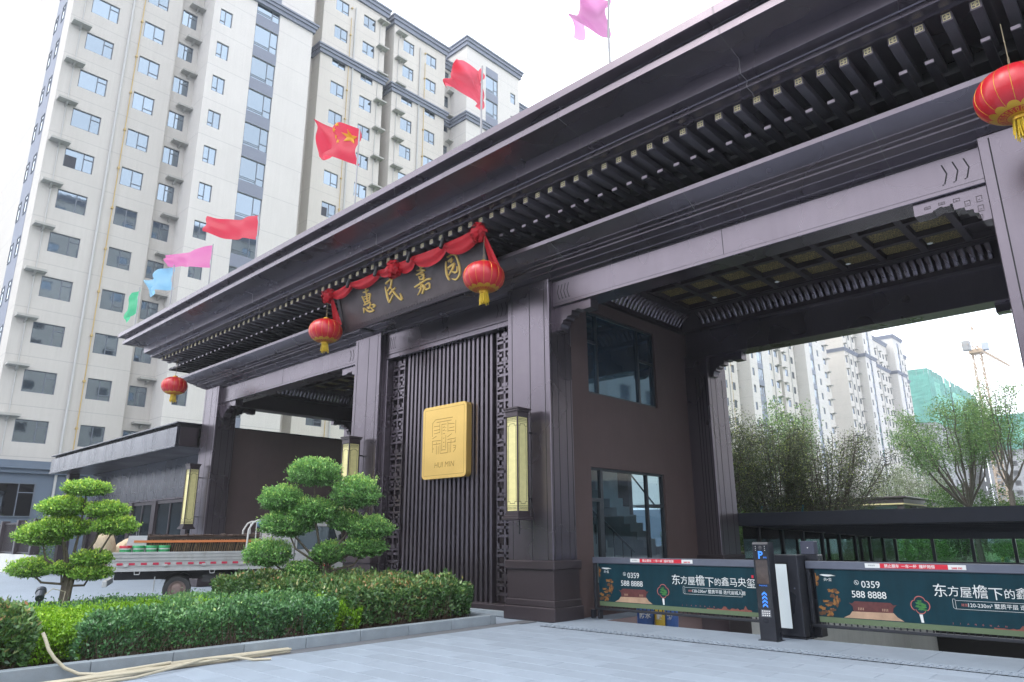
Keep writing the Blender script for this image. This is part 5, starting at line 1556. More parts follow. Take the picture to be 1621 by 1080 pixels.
tb('tail_board', MB().cbox(-BW, B0y-0.04, ZF-0.10, BW, B0y, ZT, 0.006), TW)
m = MB()
for s in (-1, 1): m.box(s*0.42-0.05, B0y+0.1, 0.55, s*0.42+0.05, 4.0, 0.74)
for y in (-1.3, -0.5, 0.4, 1.3, 1.9): m.box(-0.80, y, 0.72, 0.80, y+0.06, 0.77)
tb('chassis', m, TBLK)
m = MB(); m.cbox(0.45, 0.75, 0.38, 0.80, 1.25, 0.68, 0.02); tb('fuel_tank', m, TBLK)
m = MB(); m.box(0.82, 0.55, 0.48, 0.86, 2.0, 0.64); tb('side_guard', m, TBLK)
m = MB(); m.cbox(-0.9, B0y-0.1, 0.42, 0.9, B0y, 0.56, 0.01); tb('rear_bumper', m, TW)
for y in (-0.9, 0.75, 1.75): tb('rope_hook', MB().tube([(BW+0.03, y-0.06, 0.76), (BW+0.05, y-0.05, 0.69), (BW+0.05, y+0.05, 0.69), (BW+0.03, y+0.06, 0.76)], 0.012, 5), TW)
def wheel(x, y, s):
    w = empty('wheel', (x, y, 0.32)); w.parent = truck
    m = MB(); m.lathe([(0.20, -0.09), (0.29, -0.10), (0.318, -0.07), (0.32, 0.0), (0.318, 0.07), (0.29, 0.10), (0.20, 0.09)], 32, (0, 0, 0), 0); m.build('tyre', TYRE, w, off=O0, smooth=True)
    m = MB(); m.lathe([(0.205, 0.085), (0.20, 0.03), (0.15, 0.02), (0.12, 0.05), (0.06, 0.06), (0.0, 0.06)], 24, (0, 0, 0), 0)
    if s < 0: m.v = [(-a, b, c) for a, b, c in m.v]
    m.build('rim', RIMM, w, off=O0, smooth=True)
for y in (0.0, 3.25):
    wheel(0.76, y, 1); wheel(-0.76, y, -1)
def arch(y, s):
    m = MB(); vs, fs = [], []
    for i in range(11):
        a = R(20+14*i)
        for xx in (s*0.62, s*0.92): vs.append((xx, y+0.41*math.cos(a), 0.32+0.40*math.sin(a)))
    for i in range(10): fs.append((i*2, i*2+1, i*2+3, i*2+2))
    m.add(vs, fs); tb('mudguard', m, TBLK)
arch(0.0, 1); arch(0.0, -1)
tb('mud_flap', MB().box(0.60, -0.52, 0.28, 0.92, -0.50, 0.62), TW)
# cab
cab = [(2.16, 0.50), (4.05, 0.50), (4.13, 0.62), (4.13, 1.05), (4.02, 1.22), (3.78, 1.88), (3.55, 1.98), (2.35, 1.98), (2.18, 1.88)]
m = MB(); m.prism(cab, 0, -0.84, 0.84); cb = tb('cab', m, TW)
for s in (-1, 1):
    m = MB(); m.prism([(2.75, 1.22), (3.88, 1.22), (3.66, 1.80), (2.75, 1.80)], 0, s*0.842, s*0.848); tb('side_window', m, TGLASS, cb)
    m = MB(); m.prism([(2.68, 0.62), (2.70, 0.62), (2.70, 1.85), (2.68, 1.85)], 0, s*0.841, s*0.845); tb('door_seam', m, TBLK, cb)
m = MB(); m.add([(-0.72, 4.03, 1.24), (0.72, 4.03, 1.24), (0.70, 3.795, 1.86), (-0.70, 3.795, 1.86)], [(0, 1, 2, 3)]); tb('windscreen', m, TGLASS, cb)
m = MB(); m.cbox(0.86, 3.80, 1.25, 1.02, 3.86, 1.60, 0.02); tb('wing_mirror', m, BLK_METAL, cb)
m = MB(); m.cbox(-0.86, 4.10, 0.42, 0.86, 4.24, 0.66, 0.02); tb('front_bumper', m, TW, cb)
# headboard frame behind the cab
m = MB()
HF = [(-0.88, 2.06, 0.9), (-0.88, 2.06, 1.78), (-0.74, 2.06, 1.95), (0.74, 2.06, 1.95), (0.88, 2.06, 1.78), (0.88, 2.06, 0.9)]
m.tube(HF, 0.026, 8)
for x in (-0.6, -0.3, 0.0, 0.3, 0.6): m.tube([(x, 2.06, 0.9), (x, 2.06, 1.95)], 0.017, 6)
m.tube([(-0.88, 2.06, 1.45), (0.88, 2.06, 1.45)], 0.017, 6)
for x in (-0.88, 0.88):
    m.tube([(x, 1.50, 1.2), (x, 1.52, 1.72), (x, 1.62, 1.90), (x, 1.72, 1.95), (x, 2.06, 1.95)], 0.024, 8)
    for y in (1.70, 1.86, 1.98): m.tube([(x, y, 1.2), (x, y, 1.95)], 0.015, 6)
tb('headboard_frame', m, mat('frame_white_paint', (0.5, 0.5, 0.49), 0.5))

# the load
def on_truck(x, y, z): return tuple(tp_ + tR*x + tF*y + Vector((0, 0, z)))
RUST = mat('rusty_steel', (0.07, 0.045, 0.035), 0.75, 0.3, var=0.5, vscale=9)
RUST2 = mat('brass_wire', (0.16, 0.11, 0.06), 0.65, 0.3, var=0.5, vscale=9)
ld = empty('steel_bundle', on_truck(0, 0.5, 0.87), 'bundle of rusty steel forms strapped on the truck bed', 'steel bundle', rz=-ta)
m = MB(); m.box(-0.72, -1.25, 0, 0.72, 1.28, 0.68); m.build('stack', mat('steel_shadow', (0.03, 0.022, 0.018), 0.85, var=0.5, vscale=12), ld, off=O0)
rr = random.Random(9)
m = MB()
for k in range(90):
    y = -1.28+k*0.0286; t_ = rr.uniform(-0.05, 0.02)
    for x in (0.735, -0.735): m.tube([(x, y, 0.02), (x, y+0.10+t_, 0.62)], 0.0075, 4)
m.build('upright_bar', RUST2, ld, fix=False, off=O0)
m = MB()
for k in range(12): m.tube([(-0.72+k*0.13, -1.30, 0.70+rr.uniform(-.02, .03)), (-0.72+k*0.13+rr.uniform(-.03, .03), 0, 0.70+rr.uniform(-.02, .03)), (-0.72+k*0.13, 1.33, 0.70+rr.uniform(-.02, .03))], 0.016, 5)
for k in range(26): m.tube([(-0.74, -1.25+k*0.1, 0.72+rr.uniform(-.02, .04)), (0.76, -1.25+k*0.1+rr.uniform(-.06, .06), 0.72+rr.uniform(-.02, .04))], 0.014, 5)
m.build('top_bar', RUST, ld, fix=False, off=O0)
STRAP = mat('orange_strap', (0.55, 0.17, 0.05), 0.6)
m = MB(); m.box(-0.76, -1.56, 0.545, 0.76, 1.40, 0.60); m.build('strap', STRAP, ld, off=O0)
bx = empty('foam_block', on_truck(0, -1.0, 0.87), 'pale grey block at the rear of the steel bundle under the strap', 'block', rz=-ta)
m = MB(); m.prism([(-0.28, 0), (0.22, 0), (0.22, 0.71), (-0.18, 0.71)], 0, -0.75, 0.75); m.build('body', mat('foam_grey', (0.45, 0.46, 0.47), 0.8, var=0.08, vscale=4), bx, off=O0)
m = MB(); m.prism([(-0.282+0.0, 0.0), (-0.275, 0.0), (-0.175, 0.712), (-0.182, 0.712)], 0, -0.2, 0.2); m.build('tape', W_WHITE, bx, off=O0)
GRN = mat('bucket_green', (0.03, 0.28, 0.10), 0.4); WHT = mat('bucket_white', (0.55, 0.57, 0.56), 0.4); REDL = mat('bucket_red', (0.42, 0.03, 0.05), 0.4)
for i, y in enumerate((-1.22, -0.94, -0.66, -0.38)):
    lid = REDL if i == 0 else GRN
    b = empty('paint_bucket', on_truck(0.78-0.02, y, 0.86), ['white paint bucket with a red lid on the truck bed', 'green-lidded paint bucket next to the red-lidded one', 'green-lidded paint bucket, third from the truck tail', 'green-lidded paint bucket nearest the steel bundle middle'][i], 'bucket', 'paint buckets on the truck', rz=-ta)
    m = MB(); m.lathe([(0.0, 0.0), (0.11, 0.0), (0.125, 0.20)], 20); m.build('label_band', GRN, b, off=O0, smooth=True)
    m = MB(); m.lathe([(0.125, 0.2), (0.126, 0.36), (0.129, 0.44)], 20); m.build('body', [WHT, GRN][0], b, off=O0, smooth=True)
    m = MB(); m.lathe([(0.136, 0.43), (0.138, 0.475), (0.13, 0.49), (0.0, 0.488)], 20); m.build('lid', lid, b, off=O0, smooth=True)
    m = MB(); m.lathe([(0.1275, 0.345), (0.1285, 0.40)], 20); m.build('stripe', GRN, b, off=O0)
# woven sacks on the tail
SACK = mat('woven_sack', (0.46, 0.37, 0.25), 0.85, var=0.12, vscale=9, bump=0.3, bscale=50)
def sack(label, x, y, z, L, w, h, tilt, yaw):
    me = bpy.data.meshes.new('sack'); bm = bmesh.new()
    bmesh.ops.create_icosphere(bm, subdivisions=4, radius=1.0)
    for v in bm.verts:
        c = v.co.copy(); s = 1/max(abs(c.x), abs(c.y), abs(c.z))**0.55
        c = c*s
        pin = 1-0.45*abs(c.z)**4
        f = 1+0.05*math.sin(c.x*6+c.z*4)+0.04*math.sin(c.y*9+c.z*7)
        v.co = Vector((c.x*w*pin*f, c.y*h*f, c.z*L))
    bm.to_mesh(me); bm.free(); me.materials.append(SACK); shade(me, 60)
    o = place('sack', me, None, on_truck(x, y, z), (tilt, 0, yaw)); tag(o, label, 'sack', 'sacks on the truck tail')
sack('tan woven sack standing upright at the truck tail', 0.55, -1.66, 1.26, 0.42, 0.22, 0.17, R(14), 0.4)
sack('tan woven sack slumped against the paint buckets', 0.35, -1.34, 1.22, 0.36, 0.2, 0.16, R(-48), 0.1)
bd_ = MB(); me = bpy.data.meshes.new('bundle')
bm = bmesh.new(); bmesh.ops.create_icosphere(bm, subdivisions=3, radius=1.0)
for v in bm.verts: v.co = Vector((v.co.x*0.30, v.co.y*0.16, v.co.z*0.10))*(1+0.12*math.sin(v.co.x*7)*math.sin(v.co.y*6+v.co.z*5))
bm.to_mesh(me); bm.free(); me.materials.append(mat('blue_tarp', (0.03, 0.14, 0.36), 0.5)); shade(me, 60)
tag(place('tarp_bundle', me, None, on_truck(0.35, 1.92, 1.86), (0, 0, -ta)), 'crumpled blue tarp bundle on the truck headboard', 'tarp')

# ------------------------------------------------------------------ advertising barrier gates
RAIL = mat('rail_grey_blue', (0.13, 0.145, 0.19), 0.4, 0.5, var=0.1, vscale=4)
RAIL_DK = mat('rail_dark', (0.03, 0.033, 0.042), 0.45, 0.4)
TEAL = mat('poster_teal', (0.004, 0.030, 0.044), 0.5, 0.0, var=0.25, vscale=1.6, streak=0.2, spec=0.15)
SAGE = mat('poster_sage', (0.09, 0.13, 0.07), 0.5, var=0.06, vscale=3)
PW = mat('poster_white', (0.60, 0.62, 0.62), 0.5)
PROOF = mat('poster_roof', (0.085, 0.022, 0.022), 0.5, var=0.3, vscale=20)
PBASE = mat('poster_platform', (0.36, 0.24, 0.16), 0.5, var=0.25, vscale=6)
PROCK = mat('poster_rock', (0.22, 0.095, 0.02), 0.55, var=0.5, vscale=26)
PROCK2 = mat('poster_rock_shade', (0.09, 0.035, 0.01), 0.55, var=0.5, vscale=26)
PPINE = mat('poster_pine', (0.03, 0.15, 0.03), 0.55, var=0.4, vscale=40)
PROSE = mat('poster_rose', (0.36, 0.10, 0.09), 0.5)
PRED = mat('sticker_red', (0.50, 0.01, 0.03), 0.45)
PHILL = mat('poster_hill', (0.19, 0.055, 0.04), 0.55, var=0.3, vscale=12)
YP = 11.47
def barrier(label, xL, width, zoff=0.0):
    root = empty('barrier_gate', (xL, 11.5, 0), label, 'barrier', 'advertising barrier gates')
    xR = xL+width
    m = MB(); m.cbox(xL-0.13, YP-0.02, 1.0, xR+0.05, YP+0.09, 1.115, 0.008); m.build('top_rail', RAIL, root)
    m = MB(); m.cbox(xL-0.13, YP, 0.155, xR+0.05, YP+0.06, 0.20, 0.008); m.build('bottom_rail', RAIL_DK, root)
    for x in (xL-0.13, xR): MB().cbox(x, YP-0.005, 0.202, x+0.05, YP+0.075, 0.998, 0.006).build('end_post', RAIL_DK, root)
    m = MB(); m.box(xL, YP, 0.235, xR, YP+0.02, 0.998); pn = m.build('poster_panel', TEAL, root)
    spike = MB(); spike.lathe([(0.004, 0.0), (0.013, 0.012), (0.013, 0.025), (0.004, 0.04)], 6)
    sp = spike.mesh('stud', RAIL_DK); r0 = parent_loc(root)
    n = int(width/0.083)
    for k in range(n): place('stud', sp, root, (xL+0.03+k*0.083-r0[0], YP+0.03-r0[1], 0.198))
    # printed layout of the poster, each ink layer a hair in front of the sheet
    y1_, y2_, y3_, y4_ = YP-0.001, YP-0.0018, YP-0.0026, YP-0.0034
    def X(u): return xL+u
    def shape(name, pts, mtl, y): 
        mb = MB(); mb.add([(X(u), y, z) for u, z in pts], [tuple(range(len(pts)))]); return mb.build(name, mtl, pn, fix=False)
    shape('sage_band', [(0, 0.236), (width, 0.236), (width, 0.303), (0, 0.315)], SAGE, y1_)
    # palace hall
    shape('hall_platform', [(0.36, 0.322), (1.18, 0.322), (1.10, 0.37), (1.055, 0.425), (0.49, 0.415), (0.45, 0.365)], PBASE, y2_)
    shape('hall_roof', [(0.455, 0.535), (0.50, 0.525), (0.54, 0.56), (1.03, 0.56), (1.06, 0.53), (1.11, 0.535), (1.06, 0.49), (1.045, 0.425), (0.51, 0.418), (0.505, 0.485)], PROOF, y3_)
    mb = MB()
    for u in [0.58+0.022*k for k in range(4)] + [0.91+0.022*k for k in range(4)]: mb.add([(X(u), y4_, 0.44), (X(u+0.009), y4_, 0.44), (X(u+0.009), y4_, 0.475), (X(u), y4_, 0.475)], [(0, 1, 2, 3)])
    mb.build('hall_windows', PBASE, pn, fix=False)
    # ochre rocks
    rr = random.Random(5)
    for cu_, cz_, ru, rz in ((0.03, 0.83, 0.06, 0.10), (0.24, 0.66, 0.09, 0.07), (0.17, 0.50, 0.14, 0.05), (0.10, 0.40, 0.10, 0.08), (0.22, 0.38, 0.09, 0.06), (0.29, 0.55, 0.05, 0.10)):
        for q_ in range(7):
            c2u, c2z = cu_+ru*rr.uniform(-.8, .8), cz_+rz*rr.uniform(-.8, .8)
            pts = []
            for k in range(14):
                a = 2*math.pi*k/14; s = rr.uniform(0.5, 1.1)
                pts.append((max(0.004, c2u+ru*0.42*s*math.cos(a)), max(0.325, c2z+rz*0.40*s*math.sin(a))))
            shape('rock', pts, (PROCK, PROCK2)[q_ % 3 == 0], y2_ - 0.0004*rr.random())
    # cloud mark and small logo text
    shape('cloud_mark', [(0.07, 0.915), (0.11, 0.925), (0.24, 0.922), (0.31, 0.905), (0.25, 0.903), (0.20, 0.893), (0.14, 0.898), (0.10, 0.908)], PW, y3_)
    text_on('央•玺', 0.052, X(0.125), y3_, 0.832, PW, pn)
    # phone number
    ring = MB()
    for k in range(18):
        a, b = 2*math.pi*k/18, 2*math.pi*(k+1)/18
        ring.add([(X(0.60+r*math.cos(t)), y3_, 0.822+r*math.sin(t)) for r, t in ((0.028, a), (0.033, a), (0.033, b), (0.028, b))], [(0, 1, 2, 3)])
    ring.add([(X(0.585), y3_, 0.835), (X(0.592), y3_, 0.84), (X(0.605), y3_, 0.815), (X(0.618), y3_, 0.812), (X(0.612), y3_, 0.803), (X(0.597), y3_, 0.808)], [(0, 1, 2, 3, 4, 5)])
    ring.build('phone_icon', PW, pn, fix=False)
    text_on('0359', 0.135, X(0.662), y3_, 0.755, PW, pn, space=0.97)
    text_on('588 8888', 0.135, X(0.507), y3_, 0.612, PW, pn, space=0.95)
    # pine in a quatrefoil frame above a waterfall
    q = MB(); P_ = []
    for k in range(48):
        a = 2*math.pi*k/48; r = 0.098+0.026*abs(math.cos(2*a))**0.7 - (0.012 if math.sin(a) < -0.7 else 0)
        P_.append((r*math.cos(a), r*1.02*math.sin(a)))
    for k in range(48):
        (a, b), (c, d) = P_[k], P_[(k+1) % 48]
        q.add([(X(1.413+a), y3_, 0.548+b), (X(1.413+c), y3_, 0.548+d), (X(1.413+c*0.9), y3_, 0.548+d*0.9), (X(1.413+a*0.9), y3_, 0.548+b*0.9)], [(0, 1, 2, 3)])
    q.build('quatrefoil', PROSE, pn, fix=False)
    pm = MB()
    for cu_, cz_, w in ((1.41, 0.605, 0.035), (1.40, 0.575, 0.055), (1.44, 0.56, 0.05), (1.385, 0.535, 0.05), (1.45, 0.525, 0.055), (1.42, 0.50, 0.05), (1.47, 0.49, 0.03)):
        pts = []
        for k in range(12):
            a = 2*math.pi*k/12; s = rr.uniform(0.6, 1.1); pts.append((X(cu_+w*s*math.cos(a)), y3_-0.0003*rr.random(), cz_+w*0.38*s*math.sin(a)))
        pm.add(pts, [tuple(range(12))])
    pm.build('pine', PPINE, pn, fix=False)
    shape('waterfall', [(1.385, 0.43), (1.425, 0.43), (1.43, 0.325), (1.398, 0.325)], PW, y2_)
    # headline: ten characters of uneven size
    u = 1.595
    for ch, sz, dz in zip('东方屋檐下的鑫马央玺', (0.185, 0.145, 0.15, 0.185, 0.175, 0.13, 0.15, 0.15, 0.155, 0.165), (-0.012, 0.0, -0.01, -0.01, -0.022, -0.005, 0.0, -0.005, 0.0, -0.015)):
        text_on(ch, sz, X(u), y3_, 0.702+dz, PW, pn, bold=0.0)
        u += sz*0.985
    shape('seal', [(3.10, 0.83), (3.135, 0.83), (3.135, 0.875), (3.10, 0.875)], PRED, y3_)
    # scroll strip
    sm = MB()
    def ln(ua, za, ub, zb, w=0.004): 
        d = Vector((ub-ua, zb-za)).normalized(); n_ = Vector((-d.y, d.x))*w/2
        sm.add([(X(ua)+n_.x, y3_, za+n_.y), (X(ub)+n_.x, y3_, zb+n_.y), (X(ub)-n_.x, y3_, zb-n_.y), (X(ua)-n_.x, y3_, za-n_.y)], [(0, 1, 2, 3)])
    for a in ((1.86, 0.638, 2.91, 0.638), (1.845, 0.53, 2.91, 0.53), (2.91, 0.53, 2.91, 0.638), (1.82, 0.545, 1.82, 0.648), (1.852, 0.53, 1.852, 0.648), (1.82, 0.655, 1.852, 0.655), (1.82, 0.545, 1.845, 0.53)): ln(*a)
    sm.build('scroll_outline', PW, pn, fix=False)
    text_on('120-230m² 墅质平层 迭代运城人居', 0.066, X(1.985), y3_, 0.563, PW, pn, bold=0.0004)
    text_on('建面', 0.04, X(1.915), y3_, 0.57, PROSE, pn)
    pts = [(2.25, 0.306)]
    for k in range(24): pts.append((2.25+k*0.035, 0.315+0.012*rr.random()+(0.045 if k in (9, 10, 20) else 0.0)+0.03*(k > 12)*rr.random()))
    pts.append((2.25+23*0.035, 0.306)); pts = [p for p in pts if p[0] < width-0.01]; pts[-1] = (pts[-1][0], 0.305)
    shape('hill_silhouette', pts, PHILL, y2_)
    for k, c in enumerate('JIANGNAN'): text_on(c, 0.03, X(1.78+k*0.085), y3_, 0.335, PROSE, pn)
    # warning sticker on the top rail
    ys = YP-0.0215
    stk = MB(); stk.box(X(0.757), ys, 1.035, X(2.05), ys+0.001, 1.098); so = stk.build('sticker', PW, root)
    shape_ = MB(); shape_.add([(X(0.962), ys-0.0006, 1.034), (X(1.835), ys-0.0006, 1.034), (X(1.835), ys-0.0006, 1.0985), (X(0.962), ys-0.0006, 1.0985)], [(0, 1, 2, 3)]); shape_.build('red_field', PRED, so, fix=False)
    text_on('禁止跟车  一车一杆  撞杆赔偿', 0.05, X(1.02), ys-0.0012, 1.048, PW, so, bold=0.0008)
    text_on('2688 990', 0.034, X(1.875), ys-0.0012, 1.043, PRED, so, bold=0.0012)
    text_on('停车管理', 0.024, X(0.80), ys-0.0012, 1.06, RAIL, so)
    return root
bl = barrier('advertising barrier gate with teal poster left of the ticket machine', -8.60, 3.36)
br = barrier('advertising barrier gate with teal poster right of the ticket machine', -4.47, 3.50)
for q in (-8.80, -8.64): MB().cbox(q, 11.44, 0.0, q+0.055, 11.55, 0.154, 0.006).build('foot', RAIL_DK, bl)

# ------------------------------------------------------------------ ticket machine and drive cabinet
KBLK = mat('kiosk_black', (0.022, 0.024, 0.032), 0.32, 0.3, rvar=0.08, vscale=3, var=0.2)
KSCR = mat('kiosk_screen', (0.05, 0.035, 0.03), 0.08, 0.0, spec=0.8, var=0.5, vscale=7)
KBLUE = mat('led_blue', (0.02, 0.10, 0.45), 0.4, emit=((0.05, 0.28, 0.95), 0.55))
KWHITE = mat('led_white', (0.7, 0.7, 0.7), 0.4)
ks = empty('ticket_machine', (-4.95, 10.8, 0), 'slim black parking ticket machine with blue P sign and arrows', 'ticket machine')
KX0, KX1, KY0, KY1 = -5.075, -4.83, 10.70, 10.90
m = MB(); m.prism([(KY0+0.02, 1.40), (KY0, 1.37), (KY0, 0.0), (KY1, 0.0), (KY1, 1.40)], 0, KX0, KX1); m.build('housing', KBLK, ks)
kc = (KX0+KX1)/2
yk = KY0-0.001
m = MB(); m.box(KX0+0.012, yk-0.001, 0.445, KX1-0.012, yk, 1.36); m.build('front_glass', mat('kiosk_gloss', (0.012, 0.013, 0.017), 0.12, 0.0, spec=0.7), ks)
m = MB(); m.lathe([(0.0, -0.004), (0.026, -0.004), (0.032, 0.0)], 20, (kc, yk-0.001, 1.315), 1); m.build('camera_lens', mat('lens', (0.05, 0.05, 0.055), 0.1), ks)
m = MB()
for s in (-1, 1):
    for k in range(3): m.box(kc+s*0.072-0.005, yk-0.0025, 1.338-k*0.029, kc+s*0.072+0.005, yk-0.0012, 1.345-k*0.029)
m.build('infrared_led', KWHITE, ks)
text_on('P', 0.15, kc-0.045, yk-0.002, 1.165, KBLUE, ks, bold=0.004)
text_on('停车', 0.03, kc+0.035, yk-0.002, 1.167, KBLUE, ks)
m = MB(); m.box(KX0+0.03, yk-0.0025, 0.80, KX1-0.03, yk-0.0012, 1.14); m.build('screen', KSCR, ks)
text_on('PARKING', 0.028, KX0+0.055, yk-0.002, 0.765, KBLUE, ks, space=1.1)
m = MB()
for k in range(4):
    z = 0.69-k*0.055
    for s in (-1, 1): m.add([(kc, yk-0.002, z), (kc+s*0.04, yk-0.002, z-0.032), (kc+s*0.04, yk-0.002, z-0.062), (kc, yk-0.002, z-0.03)], [(0, 1, 2, 3)])
m.build('arrow', KBLUE, ks, fix=False)
m = MB(); m.box(KX0+0.045, yk-0.002, 0.33, KX1-0.045, yk-0.001, 0.435); kp = m.build('keypad', mat('keypad_grey', (0.12, 0.13, 0.15), 0.4, 0.5), ks)
m = MB()
for a in range(4):
    for b in range(3): m.box(kc-0.058+a*0.033, yk-0.0045, 0.345+b*0.03, kc-0.040+a*0.033, yk-0.0021, 0.362+b*0.03)
m.build('key', KWHITE, kp)
m = MB(); m.box(KX0-0.03, KY0-0.03, -0.01, KX1+0.03, KY1+0.03, 0.008); m.build('base_plate', KBLK, ks)

cb_ = empty('barrier_cabinet', (-4.8, 11.35, 0), 'black barrier drive cabinet with a pale light panel beside the ticket machine', 'cabinet')
m = MB(); m.cbox(-5.06, 11.20, 0.02, -4.61, 11.55, 1.205, 0.012); m.build('housing', KBLK, cb_)
m = MB(); m.box(-5.03, 11.193, 0.14, -4.785, 11.1985, 1.07); m.build('light_panel', mat('opal_panel', (0.55, 0.60, 0.62), 0.3, emit=((0.75, 0.88, 0.95), 0.12)), cb_)
m = MB(); m.box(-5.045, 11.1945, 1.072, -4.765, 11.1992, 1.10); m.box(-4.782, 11.1945, 0.14, -4.765, 11.1992, 1.07); m.build('panel_trim', mat('trim_black', (0.008, 0.008, 0.01), 0.3), cb_)
m = MB(); m.lathe([(0.0, -0.012), (0.012, -0.012), (0.012, 0.0)], 10, (-4.69, 11.198, 0.72), 1); m.build('lock', RAIL, cb_)
m = MB(); m.box(-5.09, 11.17, -0.01, -4.58, 11.58, 0.02); m.build('base_plate', KBLK, cb_)
dr = empty('barrier_motor_box', (-4.6, 11.65, 1.12), 'small dark box with a boxy head above the right barrier gate', 'motor box')
m = MB(); m.cbox(-4.80, 11.57, 0.0, -4.50, 11.80, 1.12, 0.01); m.build('pillar', KBLK, dr)
m = MB(); m.cbox(-4.78, 11.585, 1.12, -4.44, 11.80, 1.205, 0.008); m.build('hinge_block', KBLK, dr)
m = MB(); m.cbox(-4.70, 11.60, 1.207, -4.485, 11.76, 1.41, 0.008); hd = m.build('head', mat('head_grey', (0.05, 0.055, 0.085), 0.45, 0.2), dr)
m = MB(); m.lathe([(0.0, -0.004), (0.009, -0.004), (0.009, 0.0)], 8, (-4.585, 11.599, 1.31), 1); m.build('screw', KWHITE, hd)

# ------------------------------------------------------------------ bagged material against the pier
BLU = mat('bag_blue', (0.03, 0.10, 0.33), 0.45, var=0.25, vscale=12); YEL = mat('bag_yellow', (0.55, 0.38, 0.02), 0.45, var=0.15, vscale=12)
def bag(label, x, y, z, L, w, h, tilt, yaw, mtl, txt=None):
    me = bpy.data.meshes.new('bag'); bm = bmesh.new(); bmesh.ops.create_icosphere(bm, subdivisions=4, radius=1.0)
    for v in bm.verts:
        c = v.co.copy()*(1/max(abs(v.co.x), abs(v.co.y), abs(v.co.z))**0.7)
        f = 1+0.04*math.sin(c.x*8+c.z*5)
        v.co = Vector((c.x*w*f, c.y*h*f*(1-0.5*abs(c.z)**6), c.z*L))
    bm.to_mesh(me); bm.free(); me.materials.append(mtl); shade(me, 60)
    root = empty('material_bag', (x, y, z), label, 'bag', 'bags leaning on the pier'); root.rotation_euler = (tilt, 0, yaw)
    place('sack', me, root)
    if txt:
        t = text_mesh(txt, 0.11, bold=0.003); t.materials.clear(); t.materials.append(PW)
        place('print', t, root, (-w*0.75, -h-0.012, -0.05), (math.pi/2, 0, 0))
bag('blue bag leaning on the brown pier wall, left of the yellow bag', -8.30, 12.55, -0.02, 0.34, 0.17, 0.09, R(-16), R(38), BLU, '防水')
bag('yellow bag between two blue bags under the left barrier', -8.02, 12.62, -0.02, 0.34, 0.10, 0.09, R(-14), R(38), YEL, '胶')
bag('blue bag right of the yellow bag under the left barrier', -7.84, 12.75, -0.02, 0.34, 0.13, 0.09, R(-12), R(38), BLU, '粉')

# ------------------------------------------------------------------ pipes on the forecourt, uplighters in the planter
HOSE = mat('conduit_cream', (0.44, 0.40, 0.30), 0.5, var=0.10, vscale=8, dirt=((0.25, 0.21, 0.15), 4, 0.5))
hs = empty('conduit_bundle', (-9.3, 3.6, 0), 'bundle of cream plastic conduit lying along the planter kerb', 'conduit')
rr = random.Random(3)
base_pts = [(-9.36, 5.40), (-9.36, 4.92), (-9.33, 4.39), (-9.28, 3.91), (-9.20, 3.43), (-9.15, 3.0), (-9.12, 2.5), (-9.2, 1.9), (-9.3, 1.2)]
for k in range(8):
    ox, zz, cross = (k % 4-1.5)*0.034, 0.016+(k//4)*0.028, rr.uniform(-0.05, 0.05)
    pts = []
    for i, (x, y) in enumerate(base_pts):
        t = i/(len(base_pts)-1)
        fan = 1+1.5*t
        pts.append((x+ox*fan+cross*math.sin(t*5+k)+rr.uniform(-.008, .008), y+rr.uniform(-.03, .03)+(rr.uniform(-.1, .05) if i == 0 else 0), zz+0.006*math.sin(t*9+k)))
    pp = []
    P = [Vector(p) for p in pts]
    for i in range(len(P)-1):
        p0, p1, p2, p3 = P[max(i-1, 0)], P[i], P[i+1], P[min(i+2, len(P)-1)]
        for s_ in range(5):
            t = s_/5; pp.append(0.5*((2*p1)+(p2-p0)*t+(2*p0-5*p1+4*p2-p3)*t*t+(3*p1-p0-3*p2+p3)*t**3))
    pp.append(P[-1])
    m = MB(); m.tube(pp, 0.0155, 8); m.build('conduit', HOSE, hs, smooth=True)
m = MB(); m.tube([(-8.95, 4.94, 0.016), (-9.05, 4.75, 0.016), (-9.20, 4.55, 0.06), (-9.25, 4.2, 0.07), (-9.08, 3.83, 0.05), (-8.92, 3.3, 0.018), (-8.88, 2.6, 0.016)], 0.0155, 8); m.build('conduit', HOSE, hs, smooth=True)
m = MB(); m.tube([(-9.60, 2.50, 0.50), (-9.575, 2.525, 0.44), (-9.52, 2.56, 0.33), (-9.48, 2.62, 0.235), (-9.44, 2.72, 0.13), (-9.40, 2.86, 0.055), (-9.34, 3.03, 0.035), (-9.25, 3.4, 0.06), (-9.25, 3.8, 0.075)], 0.019, 9)
m.build('conduit_bent_up', HOSE, hs, smooth=True)
UPL = mat('uplighter_grey', (0.055, 0.065, 0.085), 0.45, 0.4)
for lb, (x, y, z), ry in (('dark grey garden uplighter between the hedges, centre of the planter', (-10.42, 5.42, 0.50), R(22)), ('dark grey garden uplighter at the back left of the planter', (-13.6, 3.42, 0.66), R(-55))):
    u_ = empty('garden_uplighter', (x, y, 0.09), lb, 'garden light', 'garden uplighters')
    c = Vector((x, y, z))
    ax = Vector((math.sin(ry), -0.3*math.sin(ry), math.cos(ry))).normalized()
    m = MB(); m.tube([c-ax*0.10, c-ax*0.095, c+ax*0.04, c+ax*0.045, c+ax*0.11, c+ax*0.16], [0.045, 0.062, 0.066, 0.078, 0.074, 0.02], 14); m.build('lamp_head', UPL, u_)
    m = MB(); m.tube([(x, y, 0.09), (x, y, z-0.02)], 0.012, 6); m.build('stake', UPL, u_)
    m = MB(); m.tube([c-ax*0.1, c+Vector((0.0, 0.16, 0.08)), c+Vector((-0.05, 0.36, 0.02)), c+Vector((-0.05, 0.34, -0.2))], 0.007, 5); m.build('cable', HOSE, u_)

